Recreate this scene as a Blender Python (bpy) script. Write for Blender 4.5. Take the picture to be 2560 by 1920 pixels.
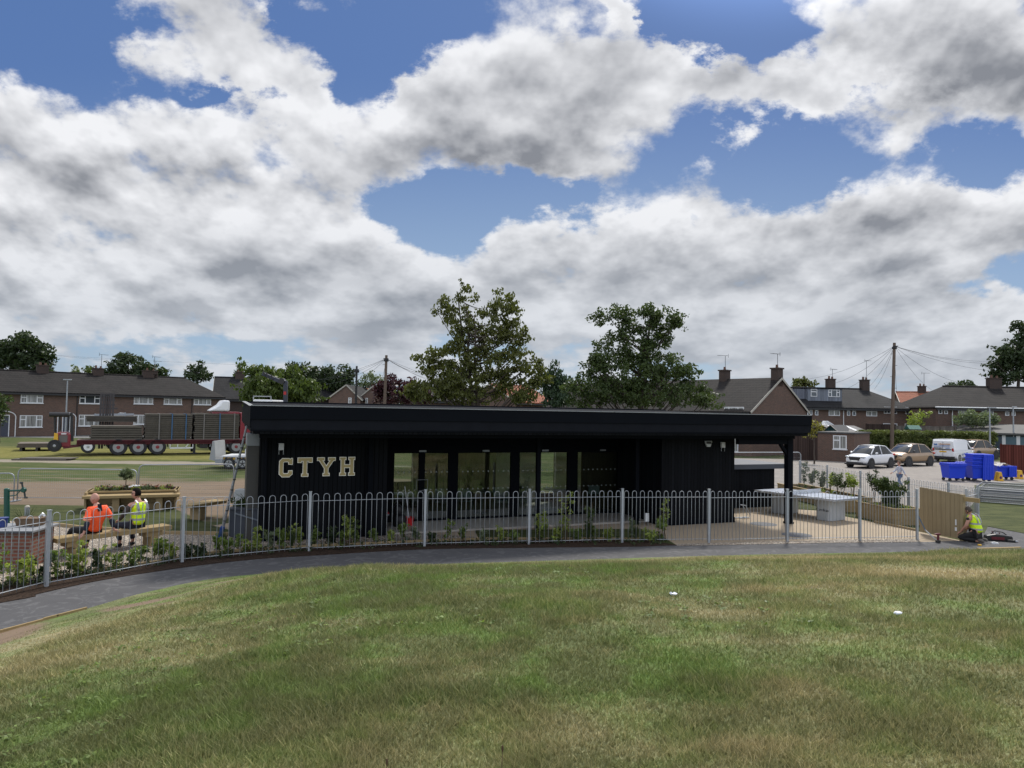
import bpy, math, random
import numpy as np
from mathutils import Vector, Matrix
from math import radians, sin, cos, pi, atan2, sqrt
random.seed(7); np.random.seed(7)
S = bpy.context.scene
for o in list(bpy.data.objects): bpy.data.objects.remove(o)
COL = S.collection

# ------------------------------------------------------------ camera
F = 1776.0
PITCH = math.atan(70/F); ROLL = 0.017; CH = 3.4
Fw = Vector((0, cos(PITCH), sin(PITCH)))
R0 = Vector((1, 0, 0)); U0 = Vector((0, -sin(PITCH), cos(PITCH)))
Rt = R0*cos(ROLL) + U0*sin(ROLL); Up = -R0*sin(ROLL) + U0*cos(ROLL)
CP = Vector((0, 0, CH))
cd = bpy.data.cameras.new('camera'); cam = bpy.data.objects.new('camera', cd); COL.objects.link(cam)
cd.sensor_width = 36; cd.lens = F/2560*36; cd.clip_start = 0.1; cd.clip_end = 5000
m = Matrix((( Rt.x, Up.x, -Fw.x, CP.x), (Rt.y, Up.y, -Fw.y, CP.y), (Rt.z, Up.z, -Fw.z, CP.z), (0, 0, 0, 1)))
cam.matrix_world = m
S.camera = cam
def ray(px, py): return Fw + Rt*((px-1280)/F) + Up*((960-py)/F)
def G(px, py, z=0.0):                 # point of height z seen at that place of the photograph
    d = ray(px, py); return CP + d*((z-CH)/d.z)
def D(px, py, Y):                     # point Y metres ahead
    d = ray(px, py); return CP + d*(Y/d.y)
class Plane:                          # upright plane from A towards B
    def __init__(s, A, B):
        s.A = Vector((A[0], A[1], 0)); e = Vector((B[0], B[1], 0)) - s.A
        s.L = e.length; s.e = e/s.L; s.n = Vector((-s.e.y, s.e.x, 0)); s.rz = atan2(s.e.y, s.e.x)
    def hit(s, px, py, off=0.0):      # -> (u, z) on the plane moved back by off
        d = ray(px, py); A = s.A + s.n*off
        t = (A-CP).dot(s.n)/d.dot(s.n); p = CP + d*t
        return (p-A).dot(s.e), p.z
# ------------------------------------------------------------ sky, sun, exposure
SUN_EL, SUN_AZ = radians(52), radians(24)      # behind the building, a little to the right
W = bpy.data.worlds.new('World'); S.world = W; W.use_nodes = True
nt = W.node_tree; nt.nodes.clear()
def N(t, **k):
    n = nt.nodes.new(t)
    for a, b in k.items(): setattr(n, a, b)
    return n
def put(sock, v):
    if isinstance(v, bpy.types.NodeSocket): nt.links.new(v, sock)
    elif v is not None: sock.default_value = v
def M(op, a, b=None, c=None, clamp=False):
    n = N('ShaderNodeMath', operation=op); n.use_clamp = clamp
    put(n.inputs[0], a); put(n.inputs[1], b)
    if c is not None: put(n.inputs[2], c)
    return n.outputs[0]
def SS(v, lo, hi, a=0.0, b=1.0):
    n = N('ShaderNodeMapRange', interpolation_type='SMOOTHSTEP')
    put(n.inputs[0], v)
    for i, q in enumerate((lo, hi, a, b)): put(n.inputs[i+1], q)
    return n.outputs[0]
def XYZ(x, y, z):
    n = N('ShaderNodeCombineXYZ'); put(n.inputs[0], x); put(n.inputs[1], y); put(n.inputs[2], z); return n.outputs[0]
def MIX(f, a, b):
    n = N('ShaderNodeMix', data_type='RGBA'); put(n.inputs[0], f); put(n.inputs[6], a); put(n.inputs[7], b); return n.outputs[2]
def NOI(v, scale, detail, rough=.55, lac=2.1, dist=0.0):
    n = N('ShaderNodeTexNoise'); put(n.inputs['Vector'], v)
    n.inputs['Scale'].default_value = scale; n.inputs['Detail'].default_value = detail
    n.inputs['Roughness'].default_value = rough; n.inputs['Lacunarity'].default_value = lac
    n.inputs['Distortion'].default_value = dist
    return n.outputs[0]
tc = N('ShaderNodeTexCoord'); sp = N('ShaderNodeSeparateXYZ'); nt.links.new(tc.outputs['Generated'], sp.inputs[0])
dx, dy, dz = sp.outputs
ya = M('MAXIMUM', M('ABSOLUTE', dy), 0.08)
U = M('DIVIDE', dx, ya); V = M('DIVIDE', M('MAXIMUM', dz, 0.0), ya)
#SKYBODY
wn = N('ShaderNodeTexNoise'); nt.links.new(XYZ(U, M('MULTIPLY', V, 1.5), 1.3), wn.inputs['Vector'])
for k_, q_ in (('Scale', 5.0), ('Detail', 7), ('Roughness', .62)): wn.inputs[k_].default_value = q_
ws = N('ShaderNodeSeparateColor'); nt.links.new(wn.outputs[1], ws.inputs[0])
U0_, V0_ = U, V
UW = M('ADD', U, M('MULTIPLY', M('SUBTRACT', ws.outputs[0], .5), .42)); VW = M('ADD', V, M('MULTIPLY', M('SUBTRACT', ws.outputs[1], .5), .22))
def gs(x, y, a, b, amp, rot=0.0):       # soft elliptical patch of the sky; sizes in the 2212-wide view
    u0, v0 = (x-1106)/1535, (890-y)/1535 + 0.017*(x-1106)/1535
    du = M('SUBTRACT', UW, u0); dv = M('SUBTRACT', VW, v0)
    if rot:
        c, s_ = cos(rot), sin(rot)
        du, dv = M('ADD', M('MULTIPLY', du, c), M('MULTIPLY', dv, s_)), M('SUBTRACT', M('MULTIPLY', dv, c), M('MULTIPLY', du, s_))
    q = M('ADD', M('POWER', M('ABSOLUTE', M('MULTIPLY', du, 1535/a)), 2.0), M('POWER', M('ABSOLUTE', M('MULTIPLY', dv, 1535/b)), 2.0))
    return M('MULTIPLY', M('EXPONENT', M('MULTIPLY', q, -1.0)), amp)
def total(lst):
    r = lst[0]
    for q in lst[1:]: r = M('ADD', r, q)
    return r
cover = total([gs(*q) for q in (
 (60, 30, 210, 130, -.50), (850, 70, 120, 110, -.34), (770, 190, 90, 90, -.20), (1490, 40, 230, 75, -.42), (960, 450, 150, 75, -.42),
 (1180, 420, 120, 50, -.30), (1730, 330, 210, 85, -.45), (1900, 230, 150, 45, -.22), (2110, 350, 170, 60, -.34),
 (2190, 590, 110, 45, -.25), (400, 185, 170, 28, -.22), (1540, 490, 60, 22, -.18), (650, 15, 80, 40, -.30),
 (500, 110, 190, 90, .16), (1150, 210, 330, 110, .26), (2000, 120, 260, 110, .30), (300, 420, 480, 150, .20),
 (1780, 520, 330, 100, .18), (1350, 500, 160, 60, .14), (1370, 20, 50, 60, .35), (1000, 650, 1300, 75, .20), (450, 765, 600, 40, -.10), (1700, 760, 700, 40, .10), (300, 560, 400, 90, .12), (1050, 560, 160, 50, .1), (590, 200, 130, 70, .24), (1570, 170, 190, 70, .34), (860, 200, 90, 50, .16), (1080, 330, 300, 60, .12))])
dark = total([gs(*q) for q in (
 (430, 385, 300, 50, .50), (1190, 310, 280, 85, .95), (2080, 130, 230, 90, .80), (1830, 625, 330, 55, .50), (1330, 535, 150, 35, .40),
 (720, 420, 160, 50, .25), (300, 540, 560, 60, .30), (1880, 490, 170, 30, .35), (600, 620, 500, 40, .30), (2150, 210, 120, 40, .4),
 (500, 110, 200, 60, -.15), (870, 200, 120, 90, -.25), (1370, 190, 110, 110, -.35), (1700, 90, 120, 70, -.35), (300, 290, 250, 50, -.2))])
def VOR(v, scale, detail, rough=.5):
    n = N('ShaderNodeTexVoronoi', feature='SMOOTH_F1'); n.normalize = True; put(n.inputs['Vector'], v)
    for k_, q_ in (('Scale', scale), ('Detail', detail), ('Roughness', rough), ('Lacunarity', 2.1), ('Smoothness', .35)): n.inputs[k_].default_value = q_
    return n.outputs[0]
def cloud_xy(up):                        # stretched view of the layer; up looks a little higher
    Vu = M('ADD', V, up) if up else V
    return XYZ(M('DIVIDE', M('MULTIPLY', U, 2.0), M('ADD', Vu, .80)), M('MULTIPLY', M('LOGARITHM', M('ADD', Vu, .10), 2.718), -1.0), 3.7)
def warp(p, k):
    n = N('ShaderNodeTexNoise'); put(n.inputs['Vector'], p); n.inputs['Scale'].default_value = 5.0; n.inputs['Detail'].default_value = 4; n.inputs['Roughness'].default_value = .6
    v = N('ShaderNodeVectorMath', operation='MULTIPLY_ADD'); nt.links.new(n.outputs[1], v.inputs[0]); v.inputs[1].default_value = (k, k, 0); nt.links.new(p, v.inputs[2]); return v.outputs[0]
def dens(up, detail, puff=True):
    p = cloud_xy(up)
    r = M('ADD', M('MULTIPLY', NOI(p, 1.7, 2, .5), .50), M('MULTIPLY', NOI(p, 3.9, detail, .57), .75))
    return M('ADD', M('ADD', r, M('MULTIPLY', cover, .75)), -.115)
d0 = dens(0, 8); d1 = dens(0.022, 3.6); d2 = dens(0.05, 1, False)
alpha = SS(d0, .395, .54)
thick = M('SUBTRACT', d2, .50)
relief = M('MAXIMUM', M('MINIMUM', M('ADD', M('MULTIPLY', M('SUBTRACT', dens(0, 4.0), d1), 3.2), M('MULTIPLY', M('SUBTRACT', d0, .55), .12)), .34), -.36)
lit = M('SUBTRACT', M('ADD', .95, relief), M('ADD', M('MULTIPLY', M('MAXIMUM', thick, 0.0), 1.6), M('MULTIPLY', dark, .50)))
shade = M('MAXIMUM', M('MINIMUM', lit, 1.25), .0)
haze = SS(V, .02, .34, 1.0, 0.0)
sky = N('ShaderNodeTexSky', sky_type='NISHITA'); sky.sun_disc = False
sky.sun_elevation = SUN_EL; sky.sun_rotation = SUN_AZ
sky.air_density = 1.0; sky.dust_density = .6; sky.ozone_density = 2.5
blue = MIX(SS(V, .04, .5, 1.0, 0.0), (.85, 1.75, 4.3, 1), (3.4, 4.7, 6.4, 1))
skyc = MIX(.8, sky.outputs[0], blue)
cl = MIX(M('MULTIPLY', M('ADD', shade, .0), .87, clamp=True), (2.5, 2.65, 3.0, 1), (8.9, 9.0, 9.3, 1))
cl = MIX(M('MULTIPLY', haze, .55), cl, (4.2, 4.75, 5.5, 1))
out = MIX(alpha, skyc, cl)
sdv = (sin(SUN_AZ)*cos(SUN_EL), cos(SUN_AZ)*cos(SUN_EL), sin(SUN_EL))     # sky round the sun and behind the viewer brightened as added fill light
dt = M('ADD', M('ADD', M('MULTIPLY', dx, sdv[0]), M('MULTIPLY', dy, sdv[1])), M('MULTIPLY', dz, sdv[2]))
gain = M('ADD', M('ADD', 1.0, M('MULTIPLY', SS(dt, .90, 1.0), 3.0)), M('MULTIPLY', SS(M('MULTIPLY', dy, -1.0), -.25, .35), 1.1))
gv = N('ShaderNodeVectorMath', operation='SCALE'); nt.links.new(out, gv.inputs[0]); nt.links.new(gain, gv.inputs[3]); out = gv.outputs[0]
out = MIX(SS(dz, -.03, .0, 1.0, 0.0), out, (.9, 1.0, .8, 1))
#ENDSKY
bg = N('ShaderNodeBackground'); nt.links.new(out, bg.inputs[0]); bg.inputs[1].default_value = 0.10
wo = N('ShaderNodeOutputWorld'); nt.links.new(bg.outputs[0], wo.inputs[0])
W.cycles.sampling_method = 'MANUAL'; W.cycles.sample_map_resolution = 512
sl = bpy.data.lights.new('sun', 'SUN'); sl.energy = 4.0; sl.angle = radians(8); sl.color = (1, .95, .87)
so = bpy.data.objects.new('sun', sl); COL.objects.link(so)
sd = Vector((sin(SUN_AZ)*cos(SUN_EL), cos(SUN_AZ)*cos(SUN_EL), sin(SUN_EL)))
so.rotation_euler = sd.to_track_quat('Z', 'Y').to_euler(); so.location = (0, 0, 30)
S.view_settings.view_transform = 'Standard'; S.view_settings.look = 'None'
S.view_settings.exposure = 0.0; S.view_settings.gamma = 1.0; S.view_settings.use_curve_mapping = False
S.render.engine = 'CYCLES'
# ------------------------------------------------------------ materials
MATS = {}
class NT:                              # small node helper for materials
    def __init__(s, mat): s.t = mat.node_tree; s.t.nodes.clear()
    def n(s, t, **k):
        q = s.t.nodes.new(t)
        for a, b in k.items(): setattr(q, a, b)
        return q
    def put(s, sock, v):
        if isinstance(v, bpy.types.NodeSocket): s.t.links.new(v, sock)
        elif v is not None:
            if isinstance(v, tuple) and len(v) == 3 and sock.type == 'RGBA': v = v + (1,)
            sock.default_value = v
    def math(s, op, a, b=None, clamp=False):
        q = s.n('ShaderNodeMath', operation=op); q.use_clamp = clamp; s.put(q.inputs[0], a); s.put(q.inputs[1], b); return q.outputs[0]
    def ss(s, v, lo, hi, a=0.0, b=1.0):
        q = s.n('ShaderNodeMapRange', interpolation_type='SMOOTHSTEP')
        for i, w in enumerate((v, lo, hi, a, b)): s.put(q.inputs[i], w)
        return q.outputs[0]
    def mix(s, f, a, b, mode='MIX'):
        q = s.n('ShaderNodeMix', data_type='RGBA', blend_type=mode); s.put(q.inputs[0], f); s.put(q.inputs[6], a); s.put(q.inputs[7], b); return q.outputs[2]
    def co(s, scale=(1, 1, 1), rot=(0, 0, 0), kind='Object'):
        t = s.n('ShaderNodeTexCoord'); mp = s.n('ShaderNodeMapping'); mp.inputs['Scale'].default_value = scale; mp.inputs['Rotation'].default_value = rot
        s.t.links.new(t.outputs[kind], mp.inputs[0]); return mp.outputs[0]
    def noise(s, v, scale, detail=4, rough=.55, out=0, dist=0.0):
        q = s.n('ShaderNodeTexNoise'); s.put(q.inputs['Vector'], v); q.inputs['Scale'].default_value = scale
        q.inputs['Detail'].default_value = detail; q.inputs['Roughness'].default_value = rough; q.inputs['Distortion'].default_value = dist; return q.outputs[out]
    def vor(s, v, scale, feature='F1', out=0):
        q = s.n('ShaderNodeTexVoronoi', feature=feature); s.put(q.inputs['Vector'], v); q.inputs['Scale'].default_value = scale; return q.outputs[out]
    def bump(s, h, strength=.3, dist=.02):
        q = s.n('ShaderNodeBump'); q.inputs['Strength'].default_value = strength; q.inputs['Distance'].default_value = dist; s.put(q.inputs['Height'], h); return q.outputs[0]
    def out(s, col, rough=.6, metal=0.0, normal=None, spec=.4, **k):
        b = s.n('ShaderNodeBsdfPrincipled'); s.put(b.inputs['Base Color'], col); s.put(b.inputs['Roughness'], rough); s.put(b.inputs['Metallic'], metal)
        b.inputs['Specular IOR Level'].default_value = spec
        if normal is not None: s.put(b.inputs['Normal'], normal)
        for a, v in k.items(): s.put(b.inputs[a.replace('_', ' ')], v)
        o = s.n('ShaderNodeOutputMaterial'); s.t.links.new(b.outputs[0], o.inputs[0]); return b
def newmat(name):
    m = bpy.data.materials.new(name); m.use_nodes = True; MATS[name] = m; return m, NT(m)
def sc(c, k): return tuple(min(1, x*k) for x in c[:3]) + (1,)
def plain(name, col, rough=.6, metal=0.0, var=.18, scale=3.0, spec=.4, bump=0.0, coat=0.0):
    if name in MATS: return MATS[name]
    m, t = newmat(name); v = t.co()
    f = t.noise(v, scale, 5, .6)
    c = t.mix(f, sc(col, 1-var), sc(col, 1+var))
    nm = t.bump(t.noise(v, scale*8, 3), bump, .02) if bump else None
    b = t.out(c, rough, metal, nm, spec)
    if coat: b.inputs['Coat Weight'].default_value = coat; b.inputs['Coat Roughness'].default_value = .08
    return m
def uv_wall(t, su, sv):                # x+y along the wall, z up (walls lie along the object's axes)
    q = t.n('ShaderNodeTexCoord'); s = t.n('ShaderNodeSeparateXYZ'); t.t.links.new(q.outputs['Object'], s.inputs[0])
    c = t.n('ShaderNodeCombineXYZ'); t.put(c.inputs[0], t.math('MULTIPLY', t.math('ADD', s.outputs[0], s.outputs[1]), su)); t.put(c.inputs[1], t.math('MULTIPLY', s.outputs[2], sv)); return c.outputs[0]
def brick(name, a, b, mortar, bw=.225, bh=.075, ms=.012, rough=.9):
    m, t = newmat(name); uv = uv_wall(t, 1, 1)
    q = t.n('ShaderNodeTexBrick'); t.put(q.inputs['Vector'], uv); q.inputs['Scale'].default_value = 1
    q.inputs['Brick Width'].default_value = bw; q.inputs['Row Height'].default_value = bh; q.inputs['Mortar Size'].default_value = ms
    t.put(q.inputs['Color1'], a); t.put(q.inputs['Color2'], b); t.put(q.inputs['Mortar'], mortar); q.inputs['Bias'].default_value = -.1
    f = t.noise(t.co(), .8, 6, .65)
    c = t.mix(t.math('MULTIPLY', f, .55), q.outputs[0], (.035, .03, .028, 1))
    t.out(c, rough, 0, t.bump(q.outputs[1], -.4, .01), .2); return m
def tiles(name, a, b, gap, bw=.3, bh=.3, ms=.035):
    m, t = newmat(name); uv = uv_wall(t, 1, 1.75)
    q = t.n('ShaderNodeTexBrick'); t.put(q.inputs['Vector'], uv); q.inputs['Scale'].default_value = 1; q.offset = 0.0
    q.inputs['Brick Width'].default_value = bw; q.inputs['Row Height'].default_value = bh; q.inputs['Mortar Size'].default_value = ms; q.inputs['Mortar Smooth'].default_value = .6
    t.put(q.inputs['Color1'], a); t.put(q.inputs['Color2'], b); t.put(q.inputs['Mortar'], gap)
    f = t.noise(t.co(), .5, 6, .7)
    c = t.mix(t.ss(f, .45, .75), q.outputs[0], sc(a, 1.5))
    t.out(c, .85, 0, t.bump(q.outputs[1], -.8, .04), .2); return m
BR1 = brick('brick_brown', (.165, .082, .056), (.10, .052, .040), (.17, .15, .125))
BR2 = brick('brick_dark', (.075, .044, .034), (.05, .032, .027), (.085, .075, .065))
BR3 = brick('brick_orange', (.22, .075, .045), (.15, .052, .036), (.2, .18, .15), ms=.014)
RT1 = tiles('roof_tile_dark', (.015, .013, .012), (.026, .023, .021), (.003, .003, .003), bh=.40, ms=.055)
RT2 = tiles('roof_tile_grey', (.013, .013, .014), (.024, .0235, .024), (.003, .003, .003), bh=.40, ms=.055)
RT3 = tiles('roof_tile_red', (.20, .065, .035), (.27, .10, .055), (.07, .03, .02))
WHITE = plain('white_upvc', (.62, .63, .63), .35, var=.05)
CREAM = plain('cream_trim', (.35, .33, .28), .6, var=.1)
BLACK = plain('black_paint', (.012, .012, .013), .5, var=.2)
BLKPL = plain('black_plastic', (.02, .02, .021), .45, var=.15)
RUBBER = plain('rubber', (.022, .022, .023), .8, var=.3)
GALV = plain('galvanised_steel', (.34, .36, .38), .55, .35, var=.2, scale=9, spec=.5)
GALV2 = plain('galvanised_dull', (.30, .32, .34), .55, .45, var=.2, scale=6)
STEEL = plain('steel', (.35, .36, .37), .35, .8, var=.1)
def glass_m(name, tint, rough=.04):     # window glass over a room: dark body, sharp reflection
    m, t = newmat(name); v = t.co((1, 1, .4)); f = t.noise(v, 2.3, 3)
    t.out(t.mix(f, sc(tint, .6), sc(tint, 1.5)), rough, 0, None, .7); return m
PANE = glass_m('window_pane_dark', (.045, .05, .055))
def curtain():
    m, t = newmat('window_pane_curtain'); v = t.co((6, 6, .15)); f = t.noise(v, 3.2, 4)
    t.out(t.mix(t.ss(f, .35, .65), (.10, .10, .095, 1), (.34, .34, .32, 1)), .12, 0, None, .6); return m
PANEC = curtain()
CARGL = plain('car_glass', (.018, .021, .023), .10, spec=.3)
def seethrough(name, tint, k):
    m, t = newmat(name); g = t.n('ShaderNodeBsdfGlossy'); g.inputs['Roughness'].default_value = .02
    tr = t.n('ShaderNodeBsdfTransparent'); tr.inputs[0].default_value = tint + (1,)
    fr = t.n('ShaderNodeFresnel'); fr.inputs[0].default_value = 1.45
    ms = t.n('ShaderNodeMixShader'); t.put(ms.inputs[0], t.math('ADD', fr.outputs[0], k)); t.t.links.new(tr.outputs[0], ms.inputs[1]); t.t.links.new(g.outputs[0], ms.inputs[2])
    o = t.n('ShaderNodeOutputMaterial'); t.t.links.new(ms.outputs[0], o.inputs[0]); return m
GLASS = seethrough('clear_glass', (.72, .78, .76), .03)
def wood(name, a, b, axis=0, rough=.75, s=1.0):
    m, t = newmat(name); k = [14*s, 14*s, 14*s]; k[axis] = .9*s
    v = t.co(tuple(k)); f = t.noise(v, 1.0, 6, .65, dist=.4)
    g = t.noise(t.co(), 1.6, 3)
    kn = t.ss(t.vor(t.co(tuple(2.6*s if i != axis else 1.1*s for i in range(3))), 1.6), .03, .10)
    c = t.mix(f, a, b); c = t.mix(t.math('MULTIPLY', g, .45), c, sc(a, .5)); c = t.mix(kn, sc(a, .3), c)
    t.out(c, rough, 0, t.bump(f, .25, .01), .25); return m
WOODX = wood('timber_fresh', (.26, .185, .085), (.40, .30, .15), 0)
WOODZ = wood('timber_gate', (.22, .17, .095), (.38, .30, .18), 2)
WOODD = wood('timber_planter', (.24, .175, .09), (.38, .29, .16), 0)
def leafm(name, a, b, trans=.35, scale=1.2):
    m, t = newmat(name); v = t.co(); f = t.noise(v, scale, 3); f2 = t.noise(v, 14.0, 1)
    c = t.mix(t.ss(f, .3, .7), a, b); c = t.mix(t.ss(f2, .5, .75), c, sc(b, 1.5))
    d = t.n('ShaderNodeBsdfPrincipled'); t.put(d.inputs['Base Color'], c); d.inputs['Roughness'].default_value = .5; d.inputs['Specular IOR Level'].default_value = .25
    tl = t.n('ShaderNodeBsdfTranslucent'); t.put(tl.inputs[0], t.mix(1.0, c, (1.2, 1.3, .6, 1), 'MULTIPLY'))
    ms = t.n('ShaderNodeMixShader'); ms.inputs[0].default_value = trans; t.t.links.new(d.outputs[0], ms.inputs[1]); t.t.links.new(tl.outputs[0], ms.inputs[2])
    o = t.n('ShaderNodeOutputMaterial'); t.t.links.new(ms.outputs[0], o.inputs[0]); return m
LF = {'olive': leafm('leaves_olive', (.055, .065, .018, 1), (.10, .11, .032, 1)),
 'dark': leafm('leaves_dark', (.022, .036, .016, 1), (.042, .062, .024, 1), .25),
 'mid': leafm('leaves_mid', (.032, .052, .017, 1), (.06, .085, .026, 1), .3),
 'willow': leafm('leaves_willow', (.045, .07, .016, 1), (.085, .115, .03, 1), .3),
 'purple': leafm('leaves_purple', (.030, .010, .016, 1), (.055, .018, .026, 1), .25),
 'conifer': leafm('leaves_conifer', (.022, .042, .022, 1), (.04, .065, .032, 1), .2),
 'yellow': leafm('leaves_yellow', (.13, .12, .025, 1), (.20, .18, .04, 1)),
 'fresh': leafm('leaves_fresh', (.15, .19, .04, 1), (.26, .31, .08, 1), .4), 'bed': leafm('leaves_bed', (.08, .12, .03, 1), (.15, .20, .055, 1), .4),
 'sage': leafm('leaves_sage', (.09, .12, .07, 1), (.15, .18, .10, 1), .3),
 'hedge': leafm('leaves_hedge', (.06, .082, .022, 1), (.14, .16, .05, 1), .25)}
BARK = plain('bark', (.06, .048, .038), .9, var=.35, scale=6, bump=.5)
STEM = plain('stem_brown', (.09, .06, .035), .8, var=.3)
# ------------------------------------------------------------ mesh helpers
class MB:
    def __init__(s): s.v = []; s.f = []; s.mi = []; s.cur = 0
    def add(s, vs, fs):
        o = len(s.v); s.v += [tuple(p) for p in vs]; s.f += [tuple(i+o for i in f) for f in fs]; s.mi += [s.cur]*len(fs); return s
    def box(s, x0, x1, y0, y1, z0, z1):
        return s.add([(x0,y0,z0),(x1,y0,z0),(x1,y1,z0),(x0,y1,z0),(x0,y0,z1),(x1,y0,z1),(x1,y1,z1),(x0,y1,z1)],
            [(0,3,2,1),(4,5,6,7),(0,1,5,4),(1,2,6,5),(2,3,7,6),(3,0,4,7)])
    def obox(s, c, sx, sy, sz, rz=0.0, rx=0.0, ry=0.0):    # centred box, turned
        R = Matrix.Rotation(rz, 3, 'Z') @ Matrix.Rotation(ry, 3, 'Y') @ Matrix.Rotation(rx, 3, 'X'); c = Vector(c)
        vs = [c + R @ Vector((a*sx/2, b*sy/2, d*sz/2)) for d in (-1, 1) for a, b in ((-1,-1),(1,-1),(1,1),(-1,1))]
        return s.add(vs, [(0,3,2,1),(4,5,6,7),(0,1,5,4),(1,2,6,5),(2,3,7,6),(3,0,4,7)])
    def bar(s, p, q, w, h, up=(0, 0, 1)):                  # square bar from p to q
        p, q = Vector(p), Vector(q); d = (q-p).normalized(); a = d.cross(Vector(up))
        if a.length < 1e-4: a = d.cross(Vector((1, 0, 0)))
        a.normalize(); b = a.cross(d); vs = [r + a*i*w/2 + b*j*h/2 for r in (p, q) for i, j in ((-1,-1),(1,-1),(1,1),(-1,1))]
        return s.add(vs, [(0,3,2,1),(4,5,6,7),(0,1,5,4),(1,2,6,5),(2,3,7,6),(3,0,4,7)])
    def tube(s, pts, r, n=8, cap=True, r1=None):
        pts = [Vector(p) for p in pts]; k = len(pts); rs = r if isinstance(r, (list, tuple)) else [r + ((r1 if r1 is not None else r)-r)*i/max(1, k-1) for i in range(k)]
        vs = []; fs = []; ref = None
        for i, p in enumerate(pts):
            d = (pts[min(i+1, k-1)] - pts[max(i-1, 0)]).normalized()
            if ref is None: ref = Vector((0, 0, 1)) if abs(d.z) < .9 else Vector((1, 0, 0))
            a = (ref - d*ref.dot(d)).normalized(); ref = a; b = d.cross(a)
            vs += [p + (a*cos(2*pi*j/n) + b*sin(2*pi*j/n))*rs[i] for j in range(n)]
        for i in range(k-1):
            for j in range(n): j2 = (j+1) % n; fs.append((i*n+j, i*n+j2, (i+1)*n+j2, (i+1)*n+j))
        if cap: fs.append(tuple(range(n))[::-1]); fs.append(tuple((k-1)*n+j for j in range(n)))
        return s.add(vs, fs)
    def lathe(s, c, prof, axis='Z', n=20, cap=True):                 # prof: (r, h) along axis
        vs = []; fs = []; c = Vector(c)
        for r, h in prof:
            for j in range(n):
                a, b = r*cos(2*pi*j/n), r*sin(2*pi*j/n)
                vs.append(c + Vector({'Z': (a, b, h), 'Y': (a, h, b), 'X': (h, a, b)}[axis]))
        for i in range(len(prof)-1):
            for j in range(n): j2 = (j+1) % n; fs.append((i*n+j, i*n+j2, (i+1)*n+j2, (i+1)*n+j))
        if cap: fs.append(tuple(range(n))); fs.append(tuple((len(prof)-1)*n+j for j in range(n)))
        return s.add(vs, fs)
    def prism(s, pts, a0, a1, axis='Z'):                   # polygon pushed along an axis
        mk = {'Z': lambda p, h: (p[0], p[1], h), 'Y': lambda p, h: (p[0], h, p[1]), 'X': lambda p, h: (h, p[0], p[1])}[axis]
        n = len(pts); vs = [mk(p, a0) for p in pts] + [mk(p, a1) for p in pts]
        return s.add(vs, [tuple(range(n))[::-1], tuple(range(n, 2*n))] + [(i, (i+1) % n, n+(i+1) % n, n+i) for i in range(n)])
    def poly(s, pts): return s.add(pts, [tuple(range(len(pts)))])
    def loft(s, rings, close=True):
        n = len(rings[0]); vs = [p for r in rings for p in r]; fs = []
        for i in range(len(rings)-1):
            for j in range(n if close else n-1): j2 = (j+1) % n; fs.append((i*n+j, i*n+j2, (i+1)*n+j2, (i+1)*n+j))
        if close: fs.append(tuple(range(n))[::-1]); fs.append(tuple((len(rings)-1)*n+j for j in range(n)))
        return s.add(vs, fs)
    def ball(s, c, r, n=10, sq=None):
        r = r if isinstance(r, (tuple, list)) else (r, r, r); rings = []
        for i in range(1, n//2+1):
            th = pi*i/(n//2+1); rings.append([(c[0]+r[0]*sin(th)*cos(2*pi*j/n), c[1]+r[1]*sin(th)*sin(2*pi*j/n), c[2]-r[2]*cos(th)) for j in range(n)])
        return s.loft(rings)
    def build(s, name, mat, parent=None, smooth=False, bevel=0.0, loc=None, rz=0.0):
        me = bpy.data.meshes.new(name); me.from_pydata(s.v, [], s.f)
        for q in (mat if isinstance(mat, (list, tuple)) else [mat]): me.materials.append(q)
        if any(s.mi): me.polygons.foreach_set('material_index', s.mi)
        if smooth:
            me.polygons.foreach_set('use_smooth', [True]*len(me.polygons))
        me.update(); o = bpy.data.objects.new(name, me); COL.objects.link(o)
        if smooth == 'auto': me.set_sharp_from_angle(angle=radians(40))
        if bevel:
            b = o.modifiers.new('bevel', 'BEVEL'); b.width = bevel; b.segments = 2; b.limit_method = 'ANGLE'
        if parent is not None: o.parent = parent
        if loc is not None: o.location = loc
        o.rotation_euler.z = rz
        return o
def npmesh(name, V_, F_, mat, parent=None, smooth=False, loc=None):     # V_ (n,3), F_ (m,k)
    me = bpy.data.meshes.new(name); k = F_.shape[1]
    me.vertices.add(len(V_)); me.vertices.foreach_set('co', np.ascontiguousarray(V_, dtype=np.float32).ravel())
    me.loops.add(F_.size); me.loops.foreach_set('vertex_index', np.ascontiguousarray(F_, dtype=np.int32).ravel())
    me.polygons.add(len(F_)); me.polygons.foreach_set('loop_start', np.arange(0, F_.size, k, dtype=np.int32))
    me.polygons.foreach_set('loop_total', np.full(len(F_), k, dtype=np.int32))
    if smooth: me.polygons.foreach_set('use_smooth', np.ones(len(F_), dtype=bool))
    me.update(calc_edges=True); me.materials.append(mat)
    o = bpy.data.objects.new(name, me); COL.objects.link(o)
    if parent is not None: o.parent = parent
    if loc is not None: o.location = loc
    return o
def tag(o, label=None, cat=None, group=None, kind=None):
    if label: o['label'] = label
    if cat: o['category'] = cat
    if group: o['group'] = group
    if kind: o['kind'] = kind
    return o
def thing(name, label, cat, loc=(0, 0, 0), rz=0.0, group=None):
    o = bpy.data.objects.new(name, None); COL.objects.link(o); o.location = loc; o.rotation_euler = (0, 0, rz); o.empty_display_size = .2
    return tag(o, label, cat, group)
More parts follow.
